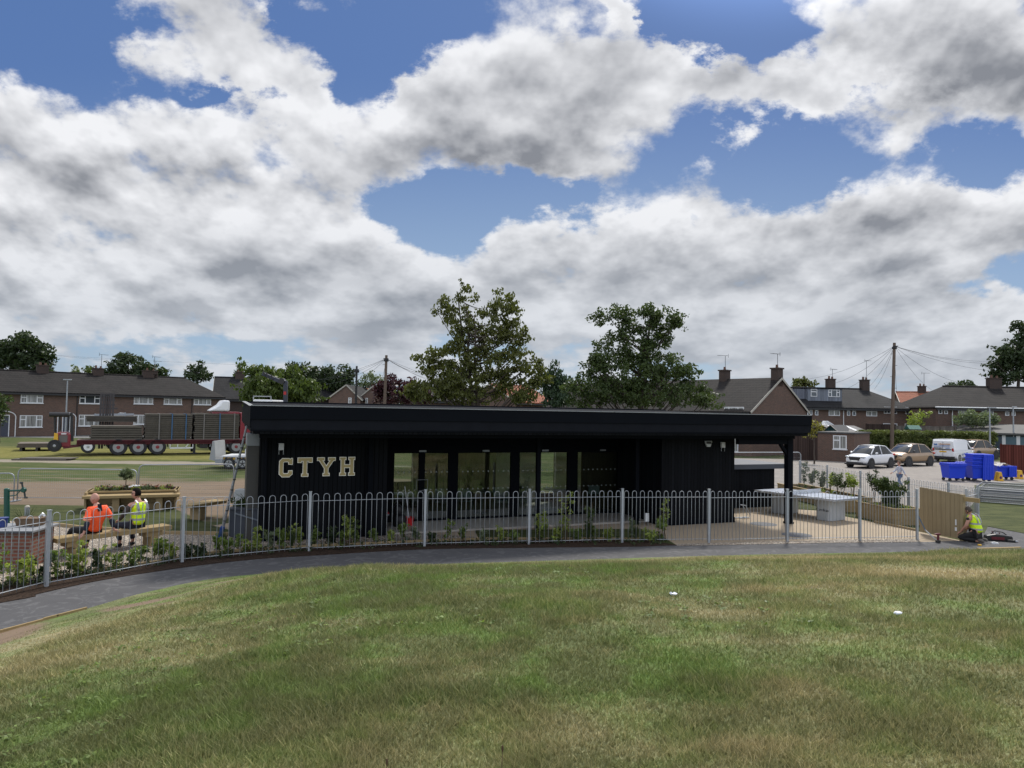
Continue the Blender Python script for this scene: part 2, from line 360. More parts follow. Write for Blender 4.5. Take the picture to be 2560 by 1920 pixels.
def dup(r, loc, rz=None, label=None, parent=None, scale=None):
    c = r.copy(); COL.objects.link(c); c.parent = parent
    if loc is not None: c.location = loc
    if rz is not None: c.rotation_euler.z = rz
    if label: c['label'] = label
    if scale: c.scale = (scale,)*3
    for ch in [q for q in r.children]: dup(ch, None, parent=c)
    return c
ORD = ['first', 'second', 'third', 'fourth', 'fifth', 'sixth', 'seventh', 'eighth', 'ninth', 'tenth', 'eleventh', 'twelfth']
# ------------------------------------------------------------ ground
def g2(p): return (p.x, p.y)
NEAR = [(-8.9, -14), (-8.9, 2), (-8.35, 7)] + [g2(G(*q)) for q in ((0, 1582), (110, 1551), (217, 1522), (350, 1485), (521, 1449), (690, 1432), (868, 1419), (1080, 1411), (1280, 1405), (1627, 1394), (1974, 1385), (2299, 1380), (2560, 1374))]
NEAR += [(NEAR[-1][0]+12, NEAR[-1][1]+2.0)]
FAR = [(-13.5, -14), (-13.0, 2), (-12.0, 8.5)] + [g2(G(*q)) for q in ((0, 1508), (94, 1486), (235, 1455), (380, 1431), (520, 1411.5), (650, 1398), (775, 1390), (1060, 1374), (1330, 1370), (1600, 1367), (1692, 1364), (2080, 1357.5), (2275, 1356))]
def smoothline(P, n=8):
    P = [Vector((p[0], p[1], 0)) for p in P]; o = []
    for i in range(len(P)-1):
        a, b, c, d = P[max(0, i-1)], P[i], P[i+1], P[min(len(P)-1, i+2)]
        for k in range(n):
            t = k/n; o.append(.5*((2*b)+(c-a)*t+(2*a-5*b+4*c-d)*t*t+(3*b-a-3*c+d)*t**3))
    o.append(P[-1]); return [(p.x, p.y) for p in o]
NEARs, FARs = smoothline(NEAR, 5), smoothline(FAR, 5)
NL = np.array(NEARs)
def edge_dist(X, Y):                    # metres in front of the near edge of the path (negative beyond it)
    A = NL[:-1]; B = NL[1:]; best = np.full(X.shape, 1e9); sg = np.zeros(X.shape)
    for a, b in zip(A, B):
        ab = b-a; L = (ab**2).sum(); t = np.clip(((X-a[0])*ab[0]+(Y-a[1])*ab[1])/L, 0, 1)
        ex = X-(a[0]+t*ab[0]); ey = Y-(a[1]+t*ab[1]); d = np.hypot(ex, ey)
        s_ = ab[0]*ey-ab[1]*ex; up = d < best; best = np.where(up, d, best); sg = np.where(up, s_, sg)
    return np.where(sg < 0, best, -best)
_r = np.random.RandomState(3).rand(64, 64)
def vnoise(X, Y, s):
    x = X/s+31.7; y = Y/s+17.3; xi = np.floor(x).astype(int); yi = np.floor(y).astype(int); fx = x-xi; fy = y-yi
    fx = fx*fx*(3-2*fx); fy = fy*fy*(3-2*fy); g = lambda a, b: _r[a % 64, b % 64]
    return (g(xi, yi)*(1-fx)+g(xi+1, yi)*fx)*(1-fy)+(g(xi, yi+1)*(1-fx)+g(xi+1, yi+1)*fx)*fy
def mound(X, Y):
    t = edge_dist(X, Y); u = np.maximum(t, 0)
    z = 1.78*(1-np.exp(-(u**1.35)/11.0))
    z = z + np.clip(u/3, 0, 1)*((vnoise(X, Y, 3.1)-.5)*.16+(vnoise(X, Y, .9)-.5)*.05)
    return z, t
def ellipses(t, spec, warp=1.2):        # soft patches given in metres on the ground: (x, y, rx, ry, amount)
    v = t.co(); q = t.noise(v, .55, 5, .65, out=1)
    s_ = t.n('ShaderNodeSeparateXYZ'); t.put(s_.inputs[0], v); w = t.n('ShaderNodeSeparateColor'); t.put(w.inputs[0], q)
    X = t.math('ADD', s_.outputs[0], t.math('MULTIPLY', t.math('SUBTRACT', w.outputs[0], .5), warp*4)); Y = t.math('ADD', s_.outputs[1], t.math('MULTIPLY', t.math('SUBTRACT', w.outputs[1], .5), warp*3))
    r = None
    for x, y, a, b, k in spec:
        g = t.math('ADD', t.math('POWER', t.math('ABSOLUTE', t.math('MULTIPLY', t.math('SUBTRACT', X, x), 1/a)), 2.0), t.math('POWER', t.math('ABSOLUTE', t.math('MULTIPLY', t.math('SUBTRACT', Y, y), 1/b)), 2.0))
        g = t.math('MULTIPLY', t.math('EXPONENT', t.math('MULTIPLY', g, -1.0)), k); r = g if r is None else t.math('ADD', r, g)
    return r
def grass_col(t, dry, each=False):      # green to straw, mixed by patches; dry = extra straw socket; each = every blade its own tone
    v = t.co(); big = t.noise(v, .32, 5, .6); mid = t.noise(v, 1.7, 4, .6); fine = t.noise(v, 42, 2, .6) if not each else t.math('ADD', t.math('MULTIPLY', t.n('ShaderNodeNewGeometry').outputs['Random Per Island'], .62), t.math('MULTIPLY', t.noise(v, 9, 2, .6), .40)); st = t.noise(t.co((1, 2.6, 1)), .8, 4, .6)
    gcol = t.mix(fine, (.045, .062, .022, 1), (.165, .185, .082, 1)); lush = t.mix(fine, (.045, .08, .022, 1), (.165, .24, .068, 1))
    straw = t.mix(fine, (.13, .115, .062, 1), (.44, .385, .235, 1))
    c = t.mix(t.ss(mid, .42, .66), gcol, lush)
    k = t.math('ADD', t.math('MULTIPLY', t.ss(st, .45, .72), .42), t.math('MULTIPLY', t.ss(fine, .50, .85), .34))
    if dry is not None: k = t.math('ADD', k, dry)
    k = t.math('ADD', k, t.math('MULTIPLY', t.math('SUBTRACT', big, .5), 1.1), clamp=True)
    return t.mix(k, c, straw)
def pt(px, py): p = G(px, py); return p.x, p.y
DRY = [(-4.9, 7.6, 1.3, .8, .55), (-6.3, 9.3, 1.5, 1.0, .6), (-1.7, 12.4, 2.2, .5, .6), (3.0, 13.4, 2.8, .8, .85), (5.4, 11.8, 2.6, .55, .85), (6.3, 9.6, 2.2, .5, .75), (3.6, 8.4, 1.2, .3, .6), (1.9, 7.3, 1.4, .5, .35), (.2, 4.6, .9, .35, .3), (3.2, 4.2, 1.0, .5, .3),
       (-2.2, 9.0, 1.6, 1.2, -.45), (.7, 10.4, 1.5, .8, -.4), (-2.6, 5.6, 1.6, .8, -.4), (.6, 5.2, 1.0, .5, -.35)]
SOILS = [(-7.3, 10.3, .45, .9, .9), (-7.6, 8.8, .5, 1.0, .8), (-5.9, 11.6, .8, .35, .9), (-4.3, 12.7, 1.3, .22, .8), (-3.0, 8.6, .3, .12, .7), (-5.2, 10.7, .35, .15, .7)]
def soilk(X, Y): return sum(k*np.exp(-((X-x)/a)**2-((Y-y)/b)**2) for x, y, a, b, k in SOILS)
def meadow():
    m, t = newmat('grass_mound'); dry = ellipses(t, DRY, .5)
    c = grass_col(t, dry); soil = t.ss(t.math('ADD', t.noise(t.co(), 1.1, 5, .65), t.math('MULTIPLY', dry, .12)), .62, .70)
    c = t.mix(t.math('MULTIPLY', soil, .6), c, (.12, .09, .062, 1)); c = t.mix(t.ss(ellipses(t, SOILS, .25), .3, .6), c, (.17, .125, .088, 1)); t.out(c, .9, 0, None, .1); return m
def blade():
    m, t = newmat('grass_blade'); dry = ellipses(t, DRY, .5); c = t.mix(1.0, grass_col(t, dry, True), (1.36, 1.28, 1.10, 1), 'MULTIPLY')
    d = t.n('ShaderNodeBsdfPrincipled'); t.put(d.inputs['Base Color'], c); d.inputs['Roughness'].default_value = .6; d.inputs['Specular IOR Level'].default_value = .25
    tl = t.n('ShaderNodeBsdfTranslucent'); t.put(tl.inputs[0], c); ms = t.n('ShaderNodeMixShader'); ms.inputs[0].default_value = .35
    t.t.links.new(d.outputs[0], ms.inputs[1]); t.t.links.new(tl.outputs[0], ms.inputs[2]); o = t.n('ShaderNodeOutputMaterial'); t.t.links.new(ms.outputs[0], o.inputs[0]); return m
def far_ground():
    m, t = newmat('field_ground'); v = t.co((1, 2.4, 1))
    soil = ellipses(t, [(-15, 27.0, 12, 5.6, 1.25), (-8, 28, 6, 5.0, 1.2), (-5, 33, 7, 3, .6), (-24, 24, 6, 3, .5), (-32, 36, 7, 1.0, .4), (8, 34, 5, 5, .5)], 1.0)
    yel = ellipses(t, [(-38, 50, 22, 7, 1.1), (-22, 52, 9, 5, .8)], 1.6)
    track = ellipses(t, [(-27, 42.5, 15, 1.0, 1.1), (-36, 39, 8, .9, 1.0), (-14, 43.5, 9, .8, .9)], .5)
    f = t.noise(v, 1.4, 6, .65); st = t.noise(t.co((.35, 2.2, 1)), .9, 5, .6)
    g_ = t.mix(f, (.030, .048, .013, 1), (.070, .088, .028, 1)); g_ = t.mix(t.ss(st, .45, .72), g_, (.145, .12, .065, 1))
    s_ = t.mix(st, (.10, .073, .050, 1), (.20, .155, .11, 1)); y_ = t.mix(t.ss(f, .35, .65), (.12, .115, .028, 1), (.19, .17, .05, 1))
    k = t.ss(t.math('ADD', soil, t.math('MULTIPLY', t.math('SUBTRACT', st, .5), 1.5)), .30, .80)
    c = t.mix(t.math('MULTIPLY', t.ss(yel, .3, .8), .8), g_, y_); c = t.mix(t.ss(track, .35, .6), c, (.21, .185, .145, 1)); c = t.mix(k, c, s_)
    t.out(c, .95, 0, t.bump(f, .4, .05), .1); return m
mb = MB(); mb.box(-900, 900, -60, 1500, -1.0, -.012)
gr = mb.build('ground', far_ground()); tag(gr, 'flat field of worn grass and bare soil around the building', 'ground', kind='structure')
def asphalt(name, a, b, pale, s=1.0, rough=.85):
    m, t = newmat(name); f = t.noise(t.co((1, 1.6, 1)), 1.1*s, 7, .7); g_ = t.noise(t.co(), 55, 2); sw = t.noise(t.co(), 2.4*s, 3, .6, dist=2.2)
    c = t.mix(f, a, b); c = t.mix(t.math('MULTIPLY', t.ss(sw, .52, .62), .35), c, pale); c = t.mix(t.math('MULTIPLY', t.ss(g_, .5, .8), .3), c, pale)
    t.out(c, rough, 0, t.bump(g_, .35, .006), .25); return m
ASPH = asphalt('asphalt_path', (.044, .044, .046, 1), (.084, .083, .085, 1), (.15, .148, .148, 1))
PARK = asphalt('asphalt_worn', (.15, .135, .12, 1), (.24, .215, .19, 1), (.30, .275, .24, 1), .5)
ROADM = asphalt('asphalt_road', (.12, .12, .12, 1), (.17, .17, .168, 1), (.22, .22, .21, 1), .3)
def sheet(name, pts, z, mat, label, cat='path', kind='structure'):
    m_ = MB(); m_.prism(pts, -.03, 0); o = m_.build(name, mat, loc=(0, 0, z)); return tag(o, label, cat, kind=kind)
END = [(34, 24.5), (34, 30.5), (22, 25.6)] + [g2(G(2560, 1334)), g2(G(2470, 1317))]
pathpoly = NEARs + END + [g2(G(2425, 1322)), g2(G(2409, 1352))] + FARs[::-1]
sheet('path', pathpoly, .004, ASPH, 'dark asphalt footpath curving along the outside of the railing')
# edging board at the left
ed = MB(); Q = [G(*q) for q in ((-60, 1600), (0, 1582), (110, 1551), (217, 1522))]
for a, b in zip(Q, Q[1:]): ed.bar(a+Vector((.02, -.04, .03)), b+Vector((.02, -.04, .02)), .03, .045)
tag(ed.build('edging_board', WOODX), 'thin pale timber edging board along the near side of the path', 'edging')
# resin paving, turf, gravel, mulch
def resin():
    m, t = newmat('resin_paving'); f = t.noise(t.co(), .7, 5, .6); g_ = t.noise(t.co(), 90, 2)
    c = t.mix(f, (.25, .195, .135, 1), (.32, .26, .185, 1)); c = t.mix(t.math('MULTIPLY', t.ss(g_, .4, .8), .4), c, (.42, .36, .27, 1)); t.out(c, .85, 0, t.bump(g_, .3, .004), .2); return m
def turf(name='turf_lawn', g=1.0):
    m, t = newmat(name); f = t.noise(t.co((.7, 2.2, 1)), 1.3, 6, .65); g_ = t.noise(t.co(), 60, 2)
    c = t.mix(t.ss(f, .38, .62), (.022*g, .032*g, .010*g, 1), (.058*g, .066*g, .024*g, 1)); c = t.mix(t.math('MULTIPLY', g_, .4), c, (.085*g, .09*g, .036*g, 1)); t.out(c, .9, 0, t.bump(g_, .6, .02), .1); return m
def gravelm():
    m, t = newmat('gravel_stones'); col = t.vor(t.co(), 34, out=1); h = t.vor(t.co(), 34, out=0); s_ = t.n('ShaderNodeSeparateColor'); t.put(s_.inputs[0], col)
    c = t.mix(s_.outputs[0], (.20, .155, .115, 1), (.44, .38, .30, 1)); c = t.mix(t.ss(s_.outputs[1], .75, .9), c, (.62, .58, .50, 1)); c = t.mix(t.ss(s_.outputs[2], .8, .95), c, (.11, .085, .07, 1))
    c = t.mix(t.ss(h, .35, .75), c, (.07, .055, .04, 1)); t.out(c, .8, 0, t.bump(h, -.9, .03), .25); return m
def mulchm():
    m, t = newmat('bark_mulch'); col = t.vor(t.co((1, 2.5, 1), (0, 0, .6)), 26, out=1); s_ = t.n('ShaderNodeSeparateColor'); t.put(s_.inputs[0], col)
    c = t.mix(s_.outputs[0], (.016, .011, .008, 1), (.055, .036, .025, 1)); t.out(c, .95, 0, t.bump(s_.outputs[1], .9, .05), .1); return m
SIDE = None; RESIN, TURF, GRAV, MULCH = resin(), turf(), gravelm(), mulchm()
sheet('patio', [pt(900, 1372), pt(1692, 1364), pt(2080, 1357.5), pt(2275, 1356.5), pt(2409, 1352), pt(2294, 1328), pt(2186, 1306), pt(2040, 1276), (10.6, 26.3), (11.2, 30), (7, 33), (-6, 27), (-8.5, 20.5), pt(680, 1350), pt(680, 1384)], -.004, RESIN, 'buff resin bound paving around the black building', 'paving')
inner = [pt(47, 1302), pt(197, 1321), pt(414, 1335), pt(520, 1336), pt(640, 1341), (-8.6, 20.6), (-11.5, 24.2), (-19, 24.0), (-20, 18)]
sheet('lawn', inner, .002, TURF, 'dark green strip of new turf behind the timber bench', 'lawn')
mb_top = [pt(-150, 1500), pt(0, 1468), pt(100, 1449), pt(250, 1427), pt(400, 1407), pt(540, 1383), pt(775, 1368), pt(1060, 1355), pt(1179, 1350), pt(1400, 1349), pt(1600, 1350), pt(1690, 1363)]
fr = [p for p in FARs if p[0] < pt(1692, 1364)[0]+.01]
grav = [(-20, 18), pt(47, 1302), pt(197, 1321), pt(414, 1335), pt(520, 1336), pt(640, 1341), pt(680, 1340), pt(800, 1331), pt(916, 1329), pt(1060, 1334), pt(1190, 1343)] + mb_top[::-1][3:] + [(-16, 8)]
sheet('gravel_path', grav, .006, GRAV, 'pale pea gravel path inside the railing', 'gravel')
sheet('turf_strip', [pt(1186, 1325), pt(1600, 1322), pt(1640, 1332), pt(1690, 1362), pt(1400, 1352), pt(1200, 1352)], .004, TURF, 'narrow strip of turf in front of the patio', 'lawn')
sheet('mulch_bed', [(-17, 4)] + mb_top + [p for p in fr if p[1] > 3][::-1], .016, MULCH, 'dark bark mulch bed along the railing', 'mulch')
sheet('planter_lawn', [pt(2040, 1273), pt(2186, 1303), pt(2296, 1326), (13.0, 21.2), (13.2, 32), (11.3, 32), (10.6, 26.3)], .002, TURF, 'turf around the timber planters by the back railing', 'lawn')
sheet('gravel_margin', [pt(1692, 1361), pt(1850, 1356.5), pt(2080, 1350), pt(2300, 1347), pt(2300, 1355.5), pt(2080, 1357.5), pt(1692, 1365)], .012, GRAV, 'thin gravel margin below the right end of the railing', 'gravel')
sheet('parking_area', [(8, 31.5), (13.6, 31.5), (14.0, 25.2), (15.5, 24.6), pt(2440, 1262), pt(2436, 1213), pt(2480, 1207), pt(2700, 1206), (60, 60), (17, 57), (5, 53)], .002, PARK, 'worn pale asphalt parking area behind the back railing', 'parking')
sheet('side_lawn', [(15.5, 24.6), (14.2, 21.4), pt(2470, 1316), pt(2560, 1333), (40, 33), (40, 40), pt(2700, 1216), pt(2480, 1212), pt(2440, 1250)], .006, turf('turf_side', 1.15), 'mown grass beside the side path at the right', 'lawn')
sheet('road', [(-75, 66.5), (-13, 79.5), (-14, 83.5), (-75, 70.8)], .004, ROADM, 'grey residential road in front of the brick terrace', 'road')
sheet('pavement', [(-75, 71.0), (-14, 83.7), (-14.2, 85.2), (-75, 72.3)], .06, ROADM, 'narrow pavement at the foot of the brick terrace', 'pavement')
# ------------------------------------------------------------ the mound in front
n_ = 260
xs = np.linspace(-11, 28, 300); ys = np.concatenate([np.linspace(-6, 22, 320)])
XX, YY = np.meshgrid(xs, ys); ZZ, TT = mound(XX, YY)
ZZ = np.where(TT > 0.0, np.maximum(ZZ, .0)+.001, -.25)
VV = np.stack([XX, YY, ZZ], -1).reshape(-1, 3); nx, ny = len(xs), len(ys)
idx = np.arange(nx*ny).reshape(ny, nx); FF = np.stack([idx[:-1, :-1], idx[:-1, 1:], idx[1:, 1:], idx[1:, :-1]], -1).reshape(-1, 4)
keep = (TT.reshape(-1)[FF].max(1) > -0.05); MEAD = meadow()
o = npmesh('grass_mound', VV, FF[keep], MEAD, smooth=True); tag(o, 'low grassy mound rising towards the viewer in front of the path', 'mound', kind='structure')
# strip that carries the short turf right up to the path edge
def rimstrip():
    a = np.array(NEARs); t_ = np.gradient(a, axis=0); t_ /= np.linalg.norm(t_, axis=1)[:, None]; nrm = np.stack([t_[:, 1], -t_[:, 0]], -1)
    vs = []
    for k, q in enumerate((0.0, .25, .5)):
        p = a+nrm*q; z, _ = mound(p[:, 0], p[:, 1]); vs.append(np.stack([p[:, 0], p[:, 1], z+.004], -1))
    n = len(a); Vs = np.concatenate(vs); i = np.arange(n-1); f = np.concatenate([np.stack([i+k*n, i+(k+1)*n, i+1+(k+1)*n, i+1+k*n], -1) for k in range(2)])
    o = npmesh('turf_edge', Vs, f, MEAD, smooth=True); tag(o, 'edge of the turf along the footpath', 'lawn', kind='structure')
rimstrip()
def blades(n, seed):
    r = np.random.RandomState(seed); lo, hi = math.log(2.2), math.log(21)
    d = np.exp(lo+(hi-lo)*r.rand(n)); a = (r.rand(n)-.5)*radians(88)
    X = d*np.sin(a); Y = d*np.cos(a); Z, T = mound(X, Y); cl = vnoise(X, Y, .35)*.6+vnoise(X, Y, 1.3)*.7
    ok = (T > .03) & (r.rand(n) < (.35+.6*cl)*(1-.93*np.clip(soilk(X, Y)*1.6-.2, 0, 1))); X, Y, Z, T, d, cl = [q[ok] for q in (X, Y, Z, T, d, cl)]; n = len(X)
    turfk = np.clip((T-1.6-.5*vnoise(X, Y, 1.1))/.5, 0, 1)
    h = (.014+.018*turfk+.055*turfk*np.clip(cl-.5, 0, 1))*(.6+.8*r.rand(n))*(1+d*.02)
    w = (.0022+.0004*d)*(.7+.6*r.rand(n)); th = r.rand(n)*2*pi; ln = r.rand(n)*1.5*h; la = r.rand(n)*2*pi
    B = np.stack([X, Y, Z-.004], -1); side = np.stack([np.cos(th)*w, np.sin(th)*w, 0*w], -1)
    tip = B+np.stack([np.cos(la)*ln, np.sin(la)*ln, h], -1)
    V_ = np.concatenate([B-side, B+side, tip]); i = np.arange(n); return V_, np.stack([i, i+n, i+2*n], -1)
V_, F_ = blades(900000, 11)
o = npmesh('grass_blades', V_, F_, blade()); tag(o, 'short tufted grass with straw coloured patches covering the mound', 'grass', kind='stuff')

def weeds():
    r = np.random.RandomState(8); n = 1500; d = np.exp(math.log(2.4)+math.log(6.5)*r.rand(n)); a = (r.rand(n)-.5)*radians(84); X, Y = d*np.sin(a), d*np.cos(a); Z, T = mound(X, Y)
    ok = (T > 1.6) & (vnoise(X, Y, 1.9) > .56); X, Y, Z = X[ok], Y[ok], Z[ok]; n = len(X); k = 11; idx = np.repeat(np.arange(n), k); m = len(idx); th = r.rand(m)*2*pi; q = r.rand(m)*.07
    P = np.stack([X[idx]+np.cos(th)*q, Y[idx]+np.sin(th)*q, Z[idx]+.022+.02*r.rand(m)], -1); s_ = (.010+.012*r.rand(m))[:, None]; a_ = np.stack([np.cos(th), np.sin(th), .35*r.randn(m)], -1); b_ = np.stack([-np.sin(th), np.cos(th), .3*r.randn(m)], -1)
    V_ = np.concatenate([P-a_*s_, P+b_*s_*.7, P+a_*s_*1.2, P-b_*s_*.7]); i = np.arange(m); tag(npmesh('weeds', V_, np.stack([i, i+m, i+2*m, i+3*m], -1), LF['bed']), 'low broad leaved weeds scattered through the grass of the mound', 'weeds', kind='stuff')
weeds()
# ------------------------------------------------------------ the black timber building
TH = radians(22.0); BO = Vector((-5.92, 16.2, 0)); be = Vector((cos(TH), sin(TH), 0)); bn = Vector((-sin(TH), cos(TH), 0))
BP = Plane(BO, BO+be); BL = 16.55; BD = 8.0
def boards(name, c, w=.12, rough=.55):
    m, t = newmat(name); q = t.n('ShaderNodeTexCoord'); s_ = t.n('ShaderNodeSeparateXYZ'); t.t.links.new(q.outputs['Object'], s_.inputs[0])
    x = t.math('MULTIPLY', t.math('ADD', s_.outputs[0], s_.outputs[1]), 1/w); fr_ = t.math('FRACT', x); gap = t.ss(t.math('ABSOLUTE', t.math('SUBTRACT', fr_, .5)), .40, .48)
    id_ = t.n('ShaderNodeTexWhiteNoise', noise_dimensions='1D'); t.put(id_.inputs['W'], t.math('FLOOR', x)); f = t.noise(t.co((14, 14, .8)), 1, 5, .6)
    k = t.math('ADD', t.math('MULTIPLY', id_.outputs[0], .5), t.math('MULTIPLY', f, .6)); cc = t.mix(k, sc(c, .6), sc(c, 1.7)); cc = t.mix(gap, cc, sc(c, .15))
    t.out(cc, rough, 0, t.bump(t.math('SUBTRACT', 1.0, gap), .6, .012), .05); return m
BOARD = boards('black_stained_boards', (.0055, .0062, .0078))
FASC = plain('black_fascia', (.0045, .0055, .0078), .7, var=.25, scale=1.2, spec=.05)
TRIM = plain('roof_trim_metal', (.21, .22, .22), .5, .2, var=.1)
MEMB = plain('roof_membrane', (.010, .011, .014), .85, var=.3, spec=.05)
B = thing('cafe_building', 'long low building of black stained boards with overhanging flat roof and CTYH lettering', 'building', BO, TH)
def dotted():
    m, t = newmat('glass_with_dots'); g = t.n('ShaderNodeBsdfGlossy'); g.inputs['Roughness'].default_value = .02; tr = t.n('ShaderNodeBsdfTransparent'); tr.inputs[0].default_value = (.66, .72, .70, 1)
    fr = t.n('ShaderNodeFresnel'); fr.inputs[0].default_value = 1.45; ms = t.n('ShaderNodeMixShader'); t.put(ms.inputs[0], t.math('ADD', fr.outputs[0], .05)); t.t.links.new(tr.outputs[0], ms.inputs[1]); t.t.links.new(g.outputs[0], ms.inputs[2])
    q = t.n('ShaderNodeTexCoord'); s_ = t.n('ShaderNodeSeparateXYZ'); t.t.links.new(q.outputs['Object'], s_.inputs[0]); x = t.math('SUBTRACT', t.math('FRACT', t.math('MULTIPLY', s_.outputs[0], 1/.17)), .5)
    r = None
    for z in (1.52, .98):
        d = t.math('ADD', t.math('POWER', t.math('ABSOLUTE', t.math('MULTIPLY', x, .17)), 2.0), t.math('POWER', t.math('ABSOLUTE', t.math('SUBTRACT', s_.outputs[2], z)), 2.0)); k = t.math('LESS_THAN', d, .024**2); r = k if r is None else t.math('ADD', r, k)
    df = t.n('ShaderNodeBsdfDiffuse'); df.inputs[0].default_value = (.5, .53, .52, 1); m2 = t.n('ShaderNodeMixShader'); t.put(m2.inputs[0], t.math('MULTIPLY', r, .45)); t.t.links.new(ms.outputs[0], m2.inputs[1]); t.t.links.new(df.outputs[0], m2.inputs[2])
    o = t.n('ShaderNodeOutputMaterial'); t.t.links.new(m2.outputs[0], o.inputs[0]); return m
GLASSD = dotted()
def bu(px, off, py=1200): return BP.hit(px, py, off)[0]
def bz(px, py, off): return BP.hit(px, py, off)[1]
ZB = 2.66; WL, WR, WD = 1.95, 1.30, 3.9     # beam underside; depth of the left wall, right wall, doors behind the roof edge
uL = bu(648, WL); uLr = bu(968, WL); uRl = bu(1654, WR); uRr = bu(1836, WR)
mb = MB()                                # walls: left wing, right wing, back room shell
mb.box(uL, uLr, WL, WL+.12, 0, 2.74); mb.box(uL, uL+.12, WL+.12, BD-.6, 0, 2.74); mb.box(uLr-.12, uLr, WL+.12, WD+.1, 0, 2.74)
mb.box(uRl, uRr, WR, WR+.12, 0, 2.74); mb.box(uRl, uRl+.12, WR+.12, WD+.1, 0, 2.74); mb.box(uRr-.12, uRr, WR+.12, BD-.6, 0, 2.74)
ow = [(bu(985, WD+3.2), bu(1030, WD+3.4)), (bu(1343, WD+3.2), bu(1392, WD+3.2))]
x = uL+.12
for a, b in ow:
    mb.box(x, a, BD-.7, BD-.6, 0, 2.74); mb.box(a, b, BD-.7, BD-.6, 2.2, 2.74); mb.box(a, b, BD-.7, BD-.6, 0, .35 if a > 5 else .9); x = b
mb.box(x, uRr-.12, BD-.7, BD-.6, 0, 2.74)
mb.build('wall', BOARD, B)
# roof
def roof():
    m_ = MB(); z0, z1, rise = 2.90, 3.44, .17
    m_.prism([(0, z0), (0, z1), (.06, z1), (.06, z1-.05), (BD-.06, z1+rise-.05), (BD-.06, z1+rise), (BD, z1+rise), (BD, z0)], 0, BL, 'X'); r = m_.build('roof', [MEMB], B)
    f = MB(); f.box(-.03, BL+.03, -.03, -.002, 3.14, z1+.0); f.box(-.01, BL-.25, .012, .04, 2.86, 3.139); f.box(-.03, -.002, 0, BD, 2.95, 3.43); f.box(BL+.002, BL+.03, 0, BD, 3.0, 3.43)
    f.build('fascia', FASC, B)
    t_ = MB(); k = 0; n = 14
    for i in range(n): t_.box(i*BL/n+.008-.03, (i+1)*BL/n-.008+.0, -.05, .05, z1+.002, z1+.022)
    for i in range(6): t_.add([(-.05, .05+i*1.3, z1+.003+i*1.3*rise/BD), (.07, .05+i*1.3, z1+.003+i*1.3*rise/BD), (.07, 1.33+i*1.3, z1+.003+(i+1)*1.3*rise/BD), (-.05, 1.33+i*1.3, z1+.003+(i+1)*1.3*rise/BD)], [(0, 1, 2, 3)])
    t_.build('roof_trim', TRIM, B)
    s_ = MB(); s_.box(.05, BL-.05, .06, BD-.06, 2.80, 2.898); s_.build('soffit', BOARD, B)
roof()
bm_ = MB(); bm_.box(.55, BL-.35, 1.72, 1.86, ZB, 2.798); bm_.box(.2, BL-.3, .35, .47, 2.70, 2.798); bm_.build('beam', FASC, B)
cu = [bu(923, 1.9), bu(1341, 1.9), bu(1586, 1.9)]
for u in cu: c_ = MB(); c_.box(u-.06, u+.06, 1.72, 1.84, 0, ZB-.003); c_.build('column', FASC, B)
ur = bu(1980, .42); c_ = MB(); c_.box(ur-.10, ur+.10, .48, .66, 0, 2.695); c_.box(ur-.12, ur+.12, .46, .68, 0, .06)
c_.bar((ur-.45, .57, 2.68), (ur-.08, .57, 2.2), .09, .10, (0, 1, 0)); c_.build('corner_column', FASC, B)
bm_ = MB(); bm_.box(uRr-.5, BL-.3, .50, .64, 2.52, 2.695); bm_.build('canopy_beam', FASC, B)
# glazed front
pan = [(985, 1047), (1062, 1121), (1145, 1277), (1299, 1419), (1444, 1553)]
pu = [(bu(a, WD), bu(b, WD)) for a, b in pan]; zt = 2.10
fr_ = MB(); x = uLr
for a, b in pu: fr_.box(x, a, WD, WD+.1, 0, 2.30); fr_.box(a, b, WD, WD+.1, zt, 2.30); fr_.box(a, b, WD, WD+.1, 0, .10); x = b
fr_.box(x, uRl, WD, WD+.1, 0, 2.30); fr_.box(uLr, uRl, WD+.005, WD+.095, 2.301, 2.74); fr_.build('window_frame', FASC, B)
for i, (a, b) in enumerate(pu):
    g_ = MB(); g_.box(a-.01, b+.01, WD+.045, WD+.055, .10, zt); g_.build('glass_door' if i in (0, 1, 4) else 'window_glass', GLASSD, B)
for px in (1055, 1213, 1362, 1506):
    u = bu(px, WD); q = MB(); q.box(u-.11, u+.11, WD-.03, WD-.002, 2.14, 2.19); q.build('door_sensor', GALV2, B)
h_ = MB(); u = bu(1054, WD); h_.tube([(u-.17, WD-.003, 1.0), (u-.17, WD-.07, 1.02), (u-.17, WD-.07, 1.30), (u+.17, WD-.07, 1.30), (u+.17, WD-.07, .98), (u-.1, WD-.07, .96)], .014, 6); h_.build('door_handle', GALV2, B)
f_ = MB(); f_.box(uL+.12, uRr-.12, WL+.14, BD-.71, -.02, .05); f_.build('floor', plain('floor_vinyl', (.32, .29, .25), .4), B)
ws = wood('brown_slats', (.14, .10, .055), (.34, .25, .15), 2)
p_ = MB(); p_.box(bu(1062, WD+1.9), bu(1240, WD+1.9), WD+1.9, WD+1.98, .05, 2.7); p_.build('slatted_partition', ws, B); p_ = MB(); p_.box(bu(1455, WD+.9), bu(1575, WD+.9), WD+.9, WD+.98, .05, 2.7); p_.build('slatted_partition', ws, B)
li = MB(); x = uL+.13  # pale lining added to bounce light about the room
for a, b in ow: li.box(x, a, BD-.76, BD-.705, .05, 2.7); x = b
li.box(x, uRr-.13, BD-.76, BD-.705, .05, 2.7); li.box(uL+.121, uL+.15, WL+.2, BD-.77, .05, 2.7); li.box(uRr-.15, uRr-.121, WR+.2, BD-.77, .05, 2.7); li.build('bounce_lining', plain('bounce_pale', (.62, .61, .58), .8), B)
